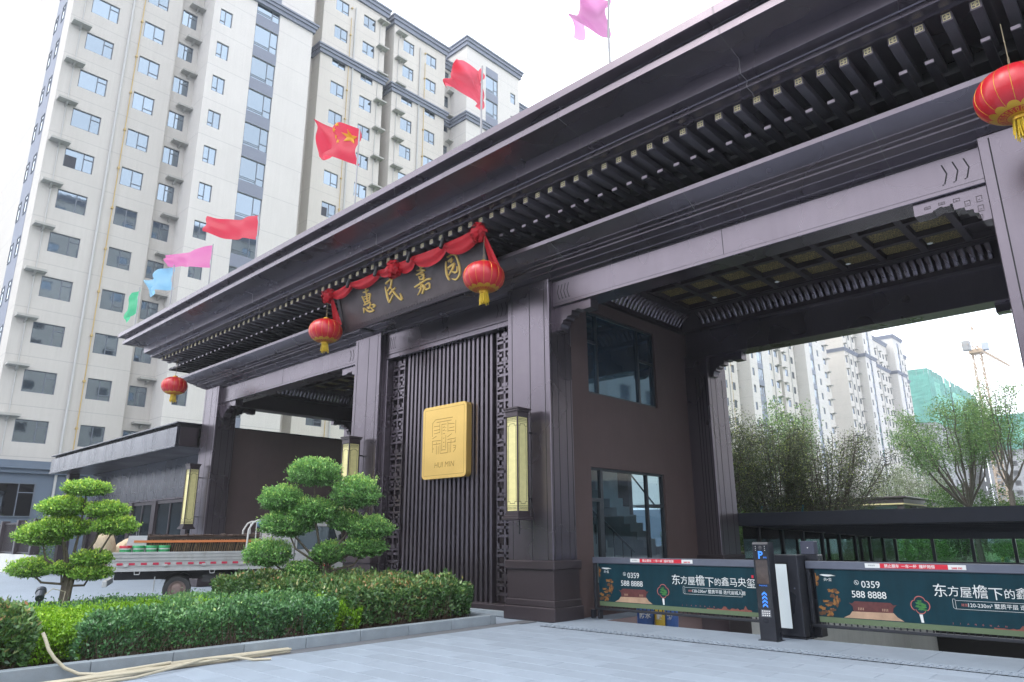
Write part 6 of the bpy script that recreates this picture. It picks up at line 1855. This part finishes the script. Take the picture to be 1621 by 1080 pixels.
# ------------------------------------------------------------------ red notice stand by the column
nst = empty('notice_stand', (-14.35, 9.05, 0), 'small red notice stand behind the right topiary, at the truck front', 'notice stand')
m = MB(); m.cbox(-14.57, 9.03, 0.30, -14.13, 9.06, 1.15, 0.006); m.build('panel', PRED, nst)
m = MB()
for z in (0.95, 0.78, 0.66): 
    for k in range(5): m.box(-14.52+k*0.075, 9.027, z, -14.465+k*0.075, 9.0295, z+0.055)
m.build('white_marks', PW, nst)
m = MB(); m.box(-14.57, 9.0, 0.0, -14.13, 9.10, 0.298); m.build('base', RAIL_DK, nst)

# ------------------------------------------------------------------ glazed canopy over the garage ramp
CAN = mat('canopy_charcoal', (0.022, 0.026, 0.038), 0.42, 0.35, var=0.15, vscale=2, rvar=0.08)
RG = glass_mat('canopy_glass', (0.62, 0.80, 0.74), 0.10)
ROOFG = glass_mat('roof_glazing', (0.92, 0.95, 0.95), 0.02, 0.2)
can = empty('ramp_canopy', (-5.0, 23.3, 0), 'dark glazed canopy over the sunken garage ramp', 'canopy')
c0 = parent_loc(can)
m = MB(); m.cbox(-8.95, 17.02, 1.73, -0.4, 17.20, 2.04, 0.012); m.build('front_fascia', CAN, can)
def can_z(y): return 1.735-0.031*(y-17.2)          # underside of the sloping roof
m = MB(); m.add([(-8.75, 17.22, can_z(17.2)+0.20), (-0.5, 17.22, can_z(17.2)+0.20), (-0.5, 29.9, can_z(29.9)+0.20), (-8.75, 29.9, can_z(29.9)+0.20)], [(0, 1, 2, 3)]); m.build('roof_sheet', ROOFG, can, fix=False)
for k in range(15):
    y = 17.5+k*0.86
    MB().box(-8.36, y, can_z(y), -0.6, y+0.10, can_z(y)+0.19).build('roof_beam', CAN, can)
m = MB(); m.prism([(17.21, can_z(17.2)), (29.8, can_z(29.8)), (29.8, can_z(29.8)+0.24), (17.21, can_z(17.2)+0.24)], 0, -8.52, -8.365); m.build('side_purlin', CAN, can)
MB().box(-8.36, 29.56, can_z(29.7), -0.6, 29.70, can_z(29.7)+0.19).build('rear_purlin', CAN, can)
pys = [16.75+1.425*k for k in range(10)]
for y in pys[1:]: MB().cbox(-8.475, y-0.055, 0.572, -8.368, y+0.055, can_z(y)-0.002, 0.006).build('post', CAN, can)
for x in (-7.18, -5.95, -4.72, -3.49, -2.26, -1.03): MB().cbox(x-0.05, 29.57, 0.572, x+0.05, 29.67, can_z(29.62)-0.002, 0.006).build('post', CAN, can)
for a, b in zip(pys[:-1], pys[1:]):
    a = max(a, 17.25)
    g_ = MB(); g_.prism([(a+0.06, 0.572), (b-0.06, 0.572), (b-0.06, can_z(b)-0.004), (a+0.06, can_z(a)-0.004)], 0, -8.428, -8.416); g_.build('glass_pane', RG, can)
xs = [-8.42, -7.18, -5.95, -4.72, -3.49, -2.26, -1.03]
for a, b in zip(xs[:-1], xs[1:]):
    g_ = MB(); g_.box(a+0.06, 29.614, 0.572, b-0.06, 29.626, can_z(29.62)-0.004); g_.build('glass_pane', RG, can)
m = MB(); m.cbox(-8.50, 17.2, 0.523, -8.34, 29.7, 0.57, 0.006); m.cbox(-8.338, 29.54, 0.505, -0.95, 29.70, 0.57, 0.006); m.build('sill_rail', CAN, can)
m = MB(); m.box(-8.338, 29.56, 0.1, -0.95, 29.68, 0.503); m.build('rear_upstand', CAN, can)

# ------------------------------------------------------------------ garden inside the estate
LAWN = mat('lawn', (0.07, 0.15, 0.03), 0.9, var=0.35, vscale=3, bump=0.3, bscale=40)
m = MB()
holed(m, -46, 6, 18.5, 150, [(RX0-0.4, RX1+0.35, 11, RY1)], lambda u, v, d: (u, v, 0.0-d)); lw = m.build('lawn', LAWN, fix=False); tag(lw, kind='structure')
GRASS = leaf_mat('grass_blade', [(0.0, (0.048, 0.120, 0.021)), (0.5, (0.112, 0.240, 0.042)), (1.0, (0.224, 0.360, 0.070))], 0.5)
N = 26000
gx_, gy_ = rng.uniform(-14, 2, N), rng.uniform(30.2, 46, N)
v, f = leaf_quads(np.stack([gx_, gy_, np.full(N, 0.05)], 1), np.tile([0, 0, 1.0], (N, 1)), 0.13, 0.018, 0.35, 1.0)
tag(place('grass', fast_mesh('grass', v, f, GRASS, rng.random(N))), 'short green grass on the lawn behind the garage ramp', 'grass', kind='stuff')

T_OSM = leaf_mat('osmanthus_leaf', [(0.0, (0.03, 0.042, 0.026)), (0.45, (0.078, 0.105, 0.055)), (0.75, (0.14, 0.18, 0.07)), (1.0, (0.34, 0.42, 0.08))], 0.42, 0.2)
T_ELM = leaf_mat('elm_leaf', [(0.0, (0.060, 0.120, 0.048)), (0.5, (0.130, 0.250, 0.076)), (1.0, (0.300, 0.440, 0.133))], 0.5, 0.3)
T_PALE = leaf_mat('willow_leaf', [(0.0, (0.102, 0.136, 0.072)), (0.5, (0.187, 0.240, 0.120)), (1.0, (0.340, 0.384, 0.192))], 0.5, 0.3)
T_BUSH = leaf_mat('camphor_leaf', [(0.0, (0.038, 0.090, 0.022)), (0.5, (0.095, 0.216, 0.036)), (1.0, (0.247, 0.396, 0.072))], 0.45, 0.25)
TBARK = mat('tree_bark', (0.085, 0.072, 0.062), 0.9, var=0.3, vscale=9, bump=0.4, bscale=30)
WRAP = mat('blue_trunk_wrap', (0.03, 0.19, 0.30), 0.6)
def tree(name, label, base, fork, H, Rr, stems, mtl, nleaf, leaf=(0.07, 0.03), seed=0, lean=(0, 0), wrap=False, trunk_r=0.09, twigs=9, clump=0.22, upright=0.55, tint=0.0, group=None, low=0.35, limb=0.42, dome=0.5):
    """tapered trunk dividing into rising limbs with side twigs; leaves hang in loose clumps on the twigs"""
    r_ = random.Random(seed); root = empty(name, base, label, 'tree', group)
    w = MB(); tips = []
    f_ = Vector((lean[0]*0.3, lean[1]*0.3, fork))
    w.tube([(0, 0, -0.1), (f_.x*0.4, f_.y*0.4, fork*0.5), f_], [trunk_r*1.25, trunk_r, trunk_r*0.9], 9)
    for s in range(stems):
        a = 2*math.pi*(s+r_.uniform(-.3, .3))/stems; rad = Rr*r_.uniform(0.25, 0.98)
        hh = fork+(H-fork)*(dome+(1-dome)*math.sqrt(max(0.0, 1-(rad/Rr)**2)))*r_.uniform(0.86, 1.0)
        e = Vector((lean[0]+rad*math.cos(a), lean[1]+rad*math.sin(a), hh))
        c1 = f_.lerp(e, 0.30) + Vector((rad*0.22*math.cos(a), rad*0.22*math.sin(a), -0.05*H*upright))
        c2 = f_.lerp(e, 0.66) + Vector((rad*0.12*math.cos(a), rad*0.12*math.sin(a), 0))
        P = [f_, c1, c2, e]; Q = []
        for i in range(9):
            t = i/8; Q.append(P[0]*(1-t)**3+P[1]*3*t*(1-t)**2+P[2]*3*t*t*(1-t)+P[3]*t**3 + Vector((r_.uniform(-.05, .05), r_.uniform(-.05, .05), r_.uniform(-.02, .02)))*H*0.2*(t > 0.1))
        rs = [trunk_r*limb*(1-0.88*i/8)+0.004 for i in range(9)]
        w.tube(Q, rs, 6)
        for k in range(twigs):
            t = low+(1-low)*(k+r_.random())/twigs
            i = min(7, int(t*8)); p = Q[i].lerp(Q[i+1], t*8-i)
            b = a + r_.uniform(-1.6, 1.6); L = Rr*r_.uniform(0.18, 0.42)*(1.15-0.5*t)
            q = p + Vector((L*math.cos(b)*0.9, L*math.sin(b)*0.9, L*r_.uniform(0.1, 0.8)*(1.1-0.7*t)))
            mid = p.lerp(q, 0.5)+Vector((0, 0, -0.08*L))
            w.tube([p, mid, q], [0.010+0.006*H/6, 0.008, 0.004], 4, cap=False)
            tips += [(mid, 0.5), (q, 1.0)]
            for z in range(2):
                e2 = q + Vector((r_.uniform(-.5, .5), r_.uniform(-.5, .5), r_.uniform(-.1, .6)))*L*0.8
                w.tube([mid if z else q, e2], [0.006, 0.003], 3, cap=False); tips.append((e2, 1.0))
    w.build('trunk', TBARK, root, off=O0, fix=False)
    if wrap:
        m = MB(); m.tube([(0, 0, fork*0.45), (f_.x*0.8, f_.y*0.8, fork*0.97)], [trunk_r*1.25, trunk_r*1.12], 10); m.build('trunk_wrap', WRAP, root, off=O0)
    T_ = np.array([tuple(p) for p, _ in tips]); W_ = np.array([x for _, x in tips]); W_ = W_/W_.sum()
    idx = rng.choice(len(T_), nleaf, p=W_)
    c = T_[idx] + rng.normal(0, clump, (nleaf, 3))*np.array([1, 1, 0.8])
    v, f = leaf_quads(c, np.tile([0, 0, 0.3], (nleaf, 1)), leaf[0], leaf[1], 1.0, 0.0)
    per = rng.random(len(T_))
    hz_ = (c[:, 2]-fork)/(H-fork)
    rn = np.clip(0.25+0.25*per[idx]+0.22*hz_+rng.normal(0, 0.15, nleaf)+tint+0.35*(per[idx] > 0.93), 0, 1)  # tone partly by clump, partly by height in the crown
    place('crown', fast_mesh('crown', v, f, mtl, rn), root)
    return root
GT = 'garden trees beyond the archway'
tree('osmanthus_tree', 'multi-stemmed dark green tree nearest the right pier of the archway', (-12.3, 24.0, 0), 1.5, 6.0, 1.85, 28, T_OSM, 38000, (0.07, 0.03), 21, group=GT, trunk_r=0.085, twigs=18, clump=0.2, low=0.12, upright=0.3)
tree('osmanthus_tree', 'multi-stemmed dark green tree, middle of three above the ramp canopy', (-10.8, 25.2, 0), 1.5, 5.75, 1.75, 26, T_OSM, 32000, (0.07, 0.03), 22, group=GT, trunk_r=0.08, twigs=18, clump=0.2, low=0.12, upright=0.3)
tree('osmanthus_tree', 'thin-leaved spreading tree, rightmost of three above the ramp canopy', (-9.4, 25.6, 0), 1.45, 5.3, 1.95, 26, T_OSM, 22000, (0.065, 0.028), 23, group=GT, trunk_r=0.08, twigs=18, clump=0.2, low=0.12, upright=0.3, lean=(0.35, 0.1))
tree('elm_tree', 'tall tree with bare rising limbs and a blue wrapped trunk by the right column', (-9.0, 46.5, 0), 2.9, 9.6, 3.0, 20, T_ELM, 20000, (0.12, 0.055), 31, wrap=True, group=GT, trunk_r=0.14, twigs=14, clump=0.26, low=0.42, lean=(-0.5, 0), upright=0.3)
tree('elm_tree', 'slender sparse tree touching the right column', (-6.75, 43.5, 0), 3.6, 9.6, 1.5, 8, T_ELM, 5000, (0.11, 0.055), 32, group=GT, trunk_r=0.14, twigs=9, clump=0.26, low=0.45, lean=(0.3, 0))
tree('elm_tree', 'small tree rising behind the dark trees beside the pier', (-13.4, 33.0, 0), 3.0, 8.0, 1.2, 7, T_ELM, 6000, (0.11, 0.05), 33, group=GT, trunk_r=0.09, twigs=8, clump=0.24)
tree('willow_tree', 'pale green feathery tree behind the garden pavilion', (-18.6, 66.0, 0), 2.0, 7.4, 2.2, 14, T_PALE, 7000, (0.16, 0.05), 41, group=GT, twigs=9, clump=0.34)
tree('willow_tree', 'pale green feathery tree right of the garden pavilion', (-15.4, 64.0, 0), 2.0, 7.0, 2.0, 14, T_PALE, 6000, (0.16, 0.05), 42, group=GT, twigs=9, clump=0.34)
def bush(label, base, a, b, mtl, n, leaf, seed, name='shrub'):
    root = empty(name, base, label, 'shrub', 'garden shrubs')
    u = rng.normal(0, 1, (n, 3)); u /= np.linalg.norm(u, axis=1, keepdims=True)
    lump = 1+0.16*np.sin(u[:, 0]*5+seed)*np.sin(u[:, 1]*6+seed)+0.12*np.sin(u[:, 2]*8+seed)+0.08*np.sin(u[:, 0]*13+u[:, 2]*11)
    rad = np.where(rng.random(n) < 0.6, rng.uniform(0.85, 1.05, n), rng.uniform(0.45, 0.85, n))*lump
    p = u*np.array([a, a, b])*rad[:, None]+np.array([0, 0, b*0.95])
    p = p[p[:, 2] > 0.02]; k = len(p)
    v, f = leaf_quads(p, u[:k], leaf[0], leaf[1], 0.8, 0.3)
    rn = np.clip(0.35+0.25*u[:k, 2]+rng.normal(0, 0.18, k), 0, 1)  # tone varies per leaf and grows lighter upwards
    place('foliage', fast_mesh('foliage', v, f, mtl, rn), root)
    m = MB(); r_ = random.Random(seed)
    for q in range(7): m.tube([(0.05*r_.uniform(-1, 1), 0.05*r_.uniform(-1, 1), 0), (a*0.3*r_.uniform(-1, 1), a*0.3*r_.uniform(-1, 1), b*0.8), (a*0.6*r_.uniform(-1, 1), a*0.6*r_.uniform(-1, 1), b*1.5)], [0.03, 0.02, 0.01], 5)
    m.build('stems', TBARK, root, off=O0, fix=False)
bush('dense round green shrub left of the blue wrapped trunk', (-10.3, 49.0, 0), 1.75, 2.35, T_BUSH, 9000, (0.14, 0.06), 3)
bush('dense green shrub right of the blue wrapped trunk', (-7.9, 48.5, 0), 1.6, 2.0, T_BUSH, 7500, (0.14, 0.06), 5)
bush('bright green shrub at the foot of the farthest tower', (-17.6, 58.0, 0), 1.3, 1.9, T_BUSH, 4000, (0.15, 0.06), 7)
bush('loose green shrub far left of the blue wrapped trunk', (-12.6, 52.0, 0), 1.5, 2.1, T_ELM, 5000, (0.14, 0.06), 9)
bush('small dark green shrub behind the boundary fence', (-44.2, 10.6, 0), 0.85, 1.45, T_BUSH, 3500, (0.10, 0.045), 11)
bush('green shrub at the right end of the garden beside the column', (-5.7, 50.0, 0), 1.4, 1.9, T_BUSH, 5500, (0.14, 0.06), 13)
bush('low green shrub on the lawn behind the ramp, near its left corner', (-9.2, 36.0, 0), 1.2, 0.75, T_BUSH, 4000, (0.10, 0.045), 15)
bush('low green shrub on the lawn behind the ramp, further right', (-5.2, 37.5, 0), 1.4, 0.8, T_BUSH, 4500, (0.10, 0.045), 17)
hedge('garden_hedge', 'green shrub border seen through the side glazing of the ramp canopy', -11.0, -9.1, 17.6, 31.5, 1.75, T_BUSH, 0.075, 0.036, 900, 8.1, 60, 0.14, group='garden shrubs', base=0.0)
# guy poles painted blue and a red rag beside the trees
STK = mat('stake_teal', (0.03, 0.18, 0.24), 0.6)
for i, (x, y, dx) in enumerate(((-12.9, 23.2, 0.75), (-11.2, 24.4, 0.7), (-9.9, 24.8, 0.6), (-13.0, 24.6, 0.5))):
    m = MB(); m.tube([(x-dx*0.8, y-0.3, 0), (x+dx*0.2, y, 2.5)], 0.035, 8)
    tag(m.build('tree_stake', STK), ['teal support stake leaning at the tree nearest the pier', 'teal support stake leaning at the middle dark tree', 'teal support stake leaning at the rightmost dark tree', 'teal support stake behind the tree nearest the pier'][i], 'stake', 'tree stakes')

# ------------------------------------------------------------------ garden pavilion
pav = empty('garden_pavilion', (-15, 52, 0), 'flat-roofed dark pavilion with a gold edge line in the garden', 'pavilion')
m = MB(); m.cbox(-18.0, 45.0, 3.12, -12.05, 60.0, 3.52, 0.02); m.cbox(-18.2, 44.8, 3.52, -11.85, 60.2, 3.62, 0.02); m.build('roof', BRONZE_DK, pav)
m = MB(); m.box(-18.0, 44.985, 3.17, -12.04, 44.998, 3.24); m.box(-12.048, 45.0, 3.17, -12.035, 60.0, 3.24); m.build('gold_line', GOLD_TRIM, pav)
for x, y in ((-12.3, 45.25), (-15.0, 45.25), (-17.7, 45.25), (-12.3, 48), (-12.3, 51), (-12.3, 54), (-12.3, 57), (-12.3, 59.7)):
    MB().cbox(x-0.15, y-0.15, 0, x+0.15, y+0.15, 3.118, 0.01).build('column', BRONZE_DK, pav)
for a, b in ((-17.5, -15.2), (-14.8, -12.5)):
    g_ = MB(); g_.box(a, 45.24, 0.5, b, 45.26, 3.1); g_.build('glass_pane', RG, pav)

# ------------------------------------------------------------------ netted building site and crane
NET = mat('green_net', (0.10, 0.34, 0.28), 0.8, var=0.25, vscale=0.25, streak=0.3, bump=0.4, bscale=1.2)
NETL = mat('green_net_bright', (0.16, 0.46, 0.36), 0.8, var=0.2, vscale=0.3)
RAWC = mat('raw_concrete', (0.34, 0.34, 0.35), 0.9, var=0.15, vscale=0.3)
SCAF = mat('scaffold_grey', (0.25, 0.3, 0.3), 0.7)
def site(label, x0, x1, y0, y1, znet0, ztop, seed):
    root = empty('netted_building', ((x0+x1)/2, (y0+y1)/2, 0), label, 'construction site', 'netted buildings')
    m = MB()
    nfl = int(znet0/3.0)
    for k in range(nfl+1): m.box(x0+0.6, y0+0.6, k*3.0, x1-0.6, y1-0.6, k*3.0+0.3)
    for fx in np.arange(x0+1, x1-0.5, 5.0):
        for fy in np.arange(y0+1, y1-0.5, 6.0): m.box(fx-0.4, fy-0.4, 0, fx+0.4, fy+0.4, znet0+2)
    m.box(x0+3, y0+3, 0, x1-3, y1-3, znet0+2)
    m.build('concrete_frame', RAWC, root)
    wv = MB()
    holes = []
    for k in range(nfl):
        for fx in np.arange(x0+1.2, x1-2.6, 4.6): holes.append((fx, fx+2.2, k*3+0.9, k*3+2.5))
    holed(wv, x0+0.3, x1-0.3, 0, znet0, holes, lambda u, v, d: (u, y0+0.5+d, v), 0.2); 
    holes = []
    for k in range(nfl):
        for fy in np.arange(y0+2, y1-4, 6.0): holes.append((fy, fy+2.4, k*3+0.9, k*3+2.5))
    holed(wv, y0+0.5, y1-0.3, 0, znet0, holes, lambda u, v, d: (x1-0.3-d, u, v), 0.2)
    wv.build('infill_wall', RAWC, root, fix=False)
    # net sheets, one per lift
    rr = random.Random(seed); lifts = np.linspace(znet0, ztop, 6)
    for (ax, a0_, a1_) in ((0, x0, x1), (1, y0, y1)):
        n = max(2, int((a1_-a0_)/6)); cuts = np.linspace(a0_, a1_, n+1)
        for i in range(n):
            for j in range(5):
                mm = MB(); vs, fs = [], []
                for p in range(5):
                    for q in range(5):
                        u = cuts[i]+(cuts[i+1]-cuts[i])*p/4; z = lifts[j]+(lifts[j+1]-lifts[j])*q/4; d = 0.22*math.sin(p*1.57+i)+rr.uniform(-.1, .1)
                        vs.append((u, y0+d, z) if ax == 0 else (x1-d, u, z))
                for p in range(4):
                    for q in range(4): fs.append((p*5+q, (p+1)*5+q, (p+1)*5+q+1, p*5+q+1))
                mm.add(vs, fs); mm.build('net_sheet', NETL if rr.random() < 0.3 else NET, root, fix=False)
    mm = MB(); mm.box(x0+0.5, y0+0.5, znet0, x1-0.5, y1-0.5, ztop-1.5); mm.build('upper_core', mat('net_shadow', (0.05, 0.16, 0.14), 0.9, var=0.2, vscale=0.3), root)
    mm = MB()
    for u in np.arange(x0, x1+0.1, 2.0): mm.tube([(u, y0-0.3, ztop-2), (u, y0-0.3, ztop+rr.uniform(0.5, 3))], 0.06, 4)
    for u in np.arange(y0, y1+0.1, 3.0): mm.tube([(x1+0.3, u, ztop-2), (x1+0.3, u, ztop+rr.uniform(0.5, 4))], 0.06, 4)
    mm.tube([(x0, y0-0.3, ztop+0.6), (x1, y0-0.3, ztop+0.6)], 0.05, 4); mm.tube([(x1+0.3, y0, ztop+0.8), (x1+0.3, y1, ztop+0.8)], 0.05, 4)
    mm.build('scaffold_tube', SCAF, root, fix=False)
site('green-netted tower under construction beside the farthest apartment tower', -74.0, -51.0, 235.0, 300.0, 33.5, 49.8, 3)
site('green-netted lower building under construction by the right column', -46.0, -22.0, 268.0, 310.0, 27.0, 38.0, 6)
CY = mat('crane_orange', (0.46, 0.34, 0.24), 0.6)  # paled orange, the wash-out by glare is put into the colour
cr = empty('tower_crane', (-27.0, 167.8, 0), 'orange lattice tower crane above the building site', 'crane')
m = MB(); s = 0.75; zt = 37.5
for sx in (-s, s):
    for sy in (-s, s): m.tube([(-27.0+sx, 167.8+sy, 0), (-27.0+sx, 167.8+sy, zt)], 0.09, 4)
k = 0
z = 0.0
while z < zt-1:
    for sy in (-s, s): m.tube([(-27.0-s, 167.8+sy, z), (-27.0+s, 167.8+sy, z+1.5)] if k % 2 else [(-27.0+s, 167.8+sy, z), (-27.0-s, 167.8+sy, z+1.5)], 0.06, 4)
    for sx in (-s, s): m.tube([(-27.0+sx, 167.8-s, z), (-27.0+sx, 167.8+s, z+1.5)] if k % 2 else [(-27.0+sx, 167.8+s, z), (-27.0+sx, 167.8-s, z+1.5)], 0.06, 4)
    for sy in (-s, s): m.tube([(-27.0-s, 167.8+sy, z), (-27.0+s, 167.8+sy, z)], 0.06, 4)
    z += 1.5; k += 1
m.build('mast', CY, cr, fix=False)
c_ = Vector((-27.0, 167.8, 38.0)); jd = Vector((0.078, 1.0, 0.0)).normalized(); jn = Vector((-jd.y, jd.x, 0))
m = MB(); m.cbox(c_.x-1.2, c_.y-1.2, 37.3, c_.x+1.2, c_.y+1.2, 38.2, 0.1); m.build('slewing_ring', CY, cr)
m = MB()
for q in (-0.5, 0.5): m.tube([c_+jn*q+Vector((0, 0, 0.3)), c_+jn*q*0.1+Vector((0, 0, 5.2))], 0.09, 4)
m.build('apex', CY, cr, fix=False)
m = MB(); L = 24.0
for q in (-0.55, 0.55): m.tube([c_+jn*q, c_+jd*L+jn*q], 0.10, 4)
m.tube([c_+Vector((0, 0, 1.1)), c_+jd*L+Vector((0, 0, 0.9))], 0.10, 4)
for i in range(17):
    a, b = c_+jd*(L*i/17), c_+jd*(L*(i+1)/17)
    for q in (-0.55, 0.55): m.tube([a+jn*q, a.lerp(b, 0.5)+Vector((0, 0, 1.0)), b+jn*q], 0.05, 4)
m.tube([c_+Vector((0, 0, 5.2)), c_+jd*L*0.7+Vector((0, 0, 1.0))], 0.04, 4)
m.build('jib', CY, cr, fix=False)
m = MB()
for q in (-0.5, 0.5): m.tube([c_+jn*q, c_-jd*7.5+jn*q], 0.10, 4)
m.tube([c_+Vector((0, 0, 5.2)), c_-jd*6.5], 0.04, 4); m.build('counter_jib', CY, cr, fix=False)
m = MB(); p = c_-jd*6.3; m.cbox(p.x-0.7, p.y-0.6, 36.9, p.x+0.7, p.y+0.6, 38.9, 0.1); m.build('counterweight', RAWC, cr)
m = MB(); p = c_+jn*-1.5+jd*1.0; m.cbox(p.x-0.6, p.y-0.6, 38.0, p.x+0.6, p.y+0.6, 39.6, 0.1); m.build('driver_cab', mat('cab_blue_white', (0.4, 0.45, 0.55), 0.4), cr)

# ------------------------------------------------------------------ what stands opposite and shows only as reflection in metal and glass
OPP = mat('brown_brick', (0.06, 0.052, 0.05), 0.85, var=0.15, vscale=1.0)
o1 = tower('brick_terrace', 'low brown brick terrace across the road behind the viewpoint', 0.0,
    [dict(y0=-95.0+k*24.0, y1=-95.0+k*24.0+23.6, dx=(0.0, 0.6)[k % 2], mat=OPP, wins=[(-95.0+k*24.0+2.0+j*3.6, -95.0+k*24.0+4.0+j*3.6, 'B') for j in range(6)], top=(13.6, 12.2, 14.4)[k % 3], lowc=False) for k in range(8)],
    None, floors=3, low=None, depth=11.0)
o1['category'] = 'terrace'
o1.rotation_euler = (0, 0, R(90)); o1.location = (-15, -42, 0)
o3 = tower('brick_terrace', 'low brown brick terrace farther along the road behind the viewpoint', 0.0,
    [dict(y0=-95.0+k*24.0, y1=-95.0+k*24.0+23.6, dx=(0.6, 0.0)[k % 2], mat=OPP, wins=[(-95.0+k*24.0+2.0+j*3.6, -95.0+k*24.0+4.0+j*3.6, 'B') for j in range(6)], top=(12.2, 14.4, 13.6)[k % 3], lowc=False) for k in range(8)],
    None, floors=3, low=None, depth=11.0)
o3['category'] = 'terrace'; o3.rotation_euler = (0, 0, R(90)); o3.location = (-208, -42, 0)
o2 = tower('apartment_tower', 'pale apartment tower on the right side of the estate, beyond the picture edge', 0.0,
    [dict(y0=20.0+k*9.0, y1=28.9+k*9.0, dx=(0.0, 1.6)[k % 2], mat=(W_CREAM, W_GREY)[k % 2], wins=[(21.5+k*9.0, 23.0+k*9.0, 'B'), (25.5+k*9.0, 27.0+k*9.0, 'D')], lowc=False) for k in range(7)],
    'apartment towers along the right', low=None)
o2.rotation_euler = (0, 0, R(180)); o2.location = (24.0, 52.0, 0)

# ------------------------------------------------------------------ thin bright air over the whole place
hm = bpy.data.materials.new('haze_air'); hm.use_nodes = True
hn = hm.node_tree; hn.nodes.clear()
ho = hn.nodes.new('ShaderNodeOutputMaterial'); hv = hn.nodes.new('ShaderNodeVolumePrincipled')
hv.inputs['Color'].default_value = (0.95, 0.97, 1.0, 1); hv.inputs['Density'].default_value = 0.0008; hv.inputs['Anisotropy'].default_value = 0.2
hn.links.new(hv.outputs[0], ho.inputs['Volume'])
hz = MB().box(-2600, -2600, -5.0, 2600, 2600, 62.0).build('haze', hm)
tag(hz, 'thin pale haze in the air over the whole street', 'haze', kind='stuff')
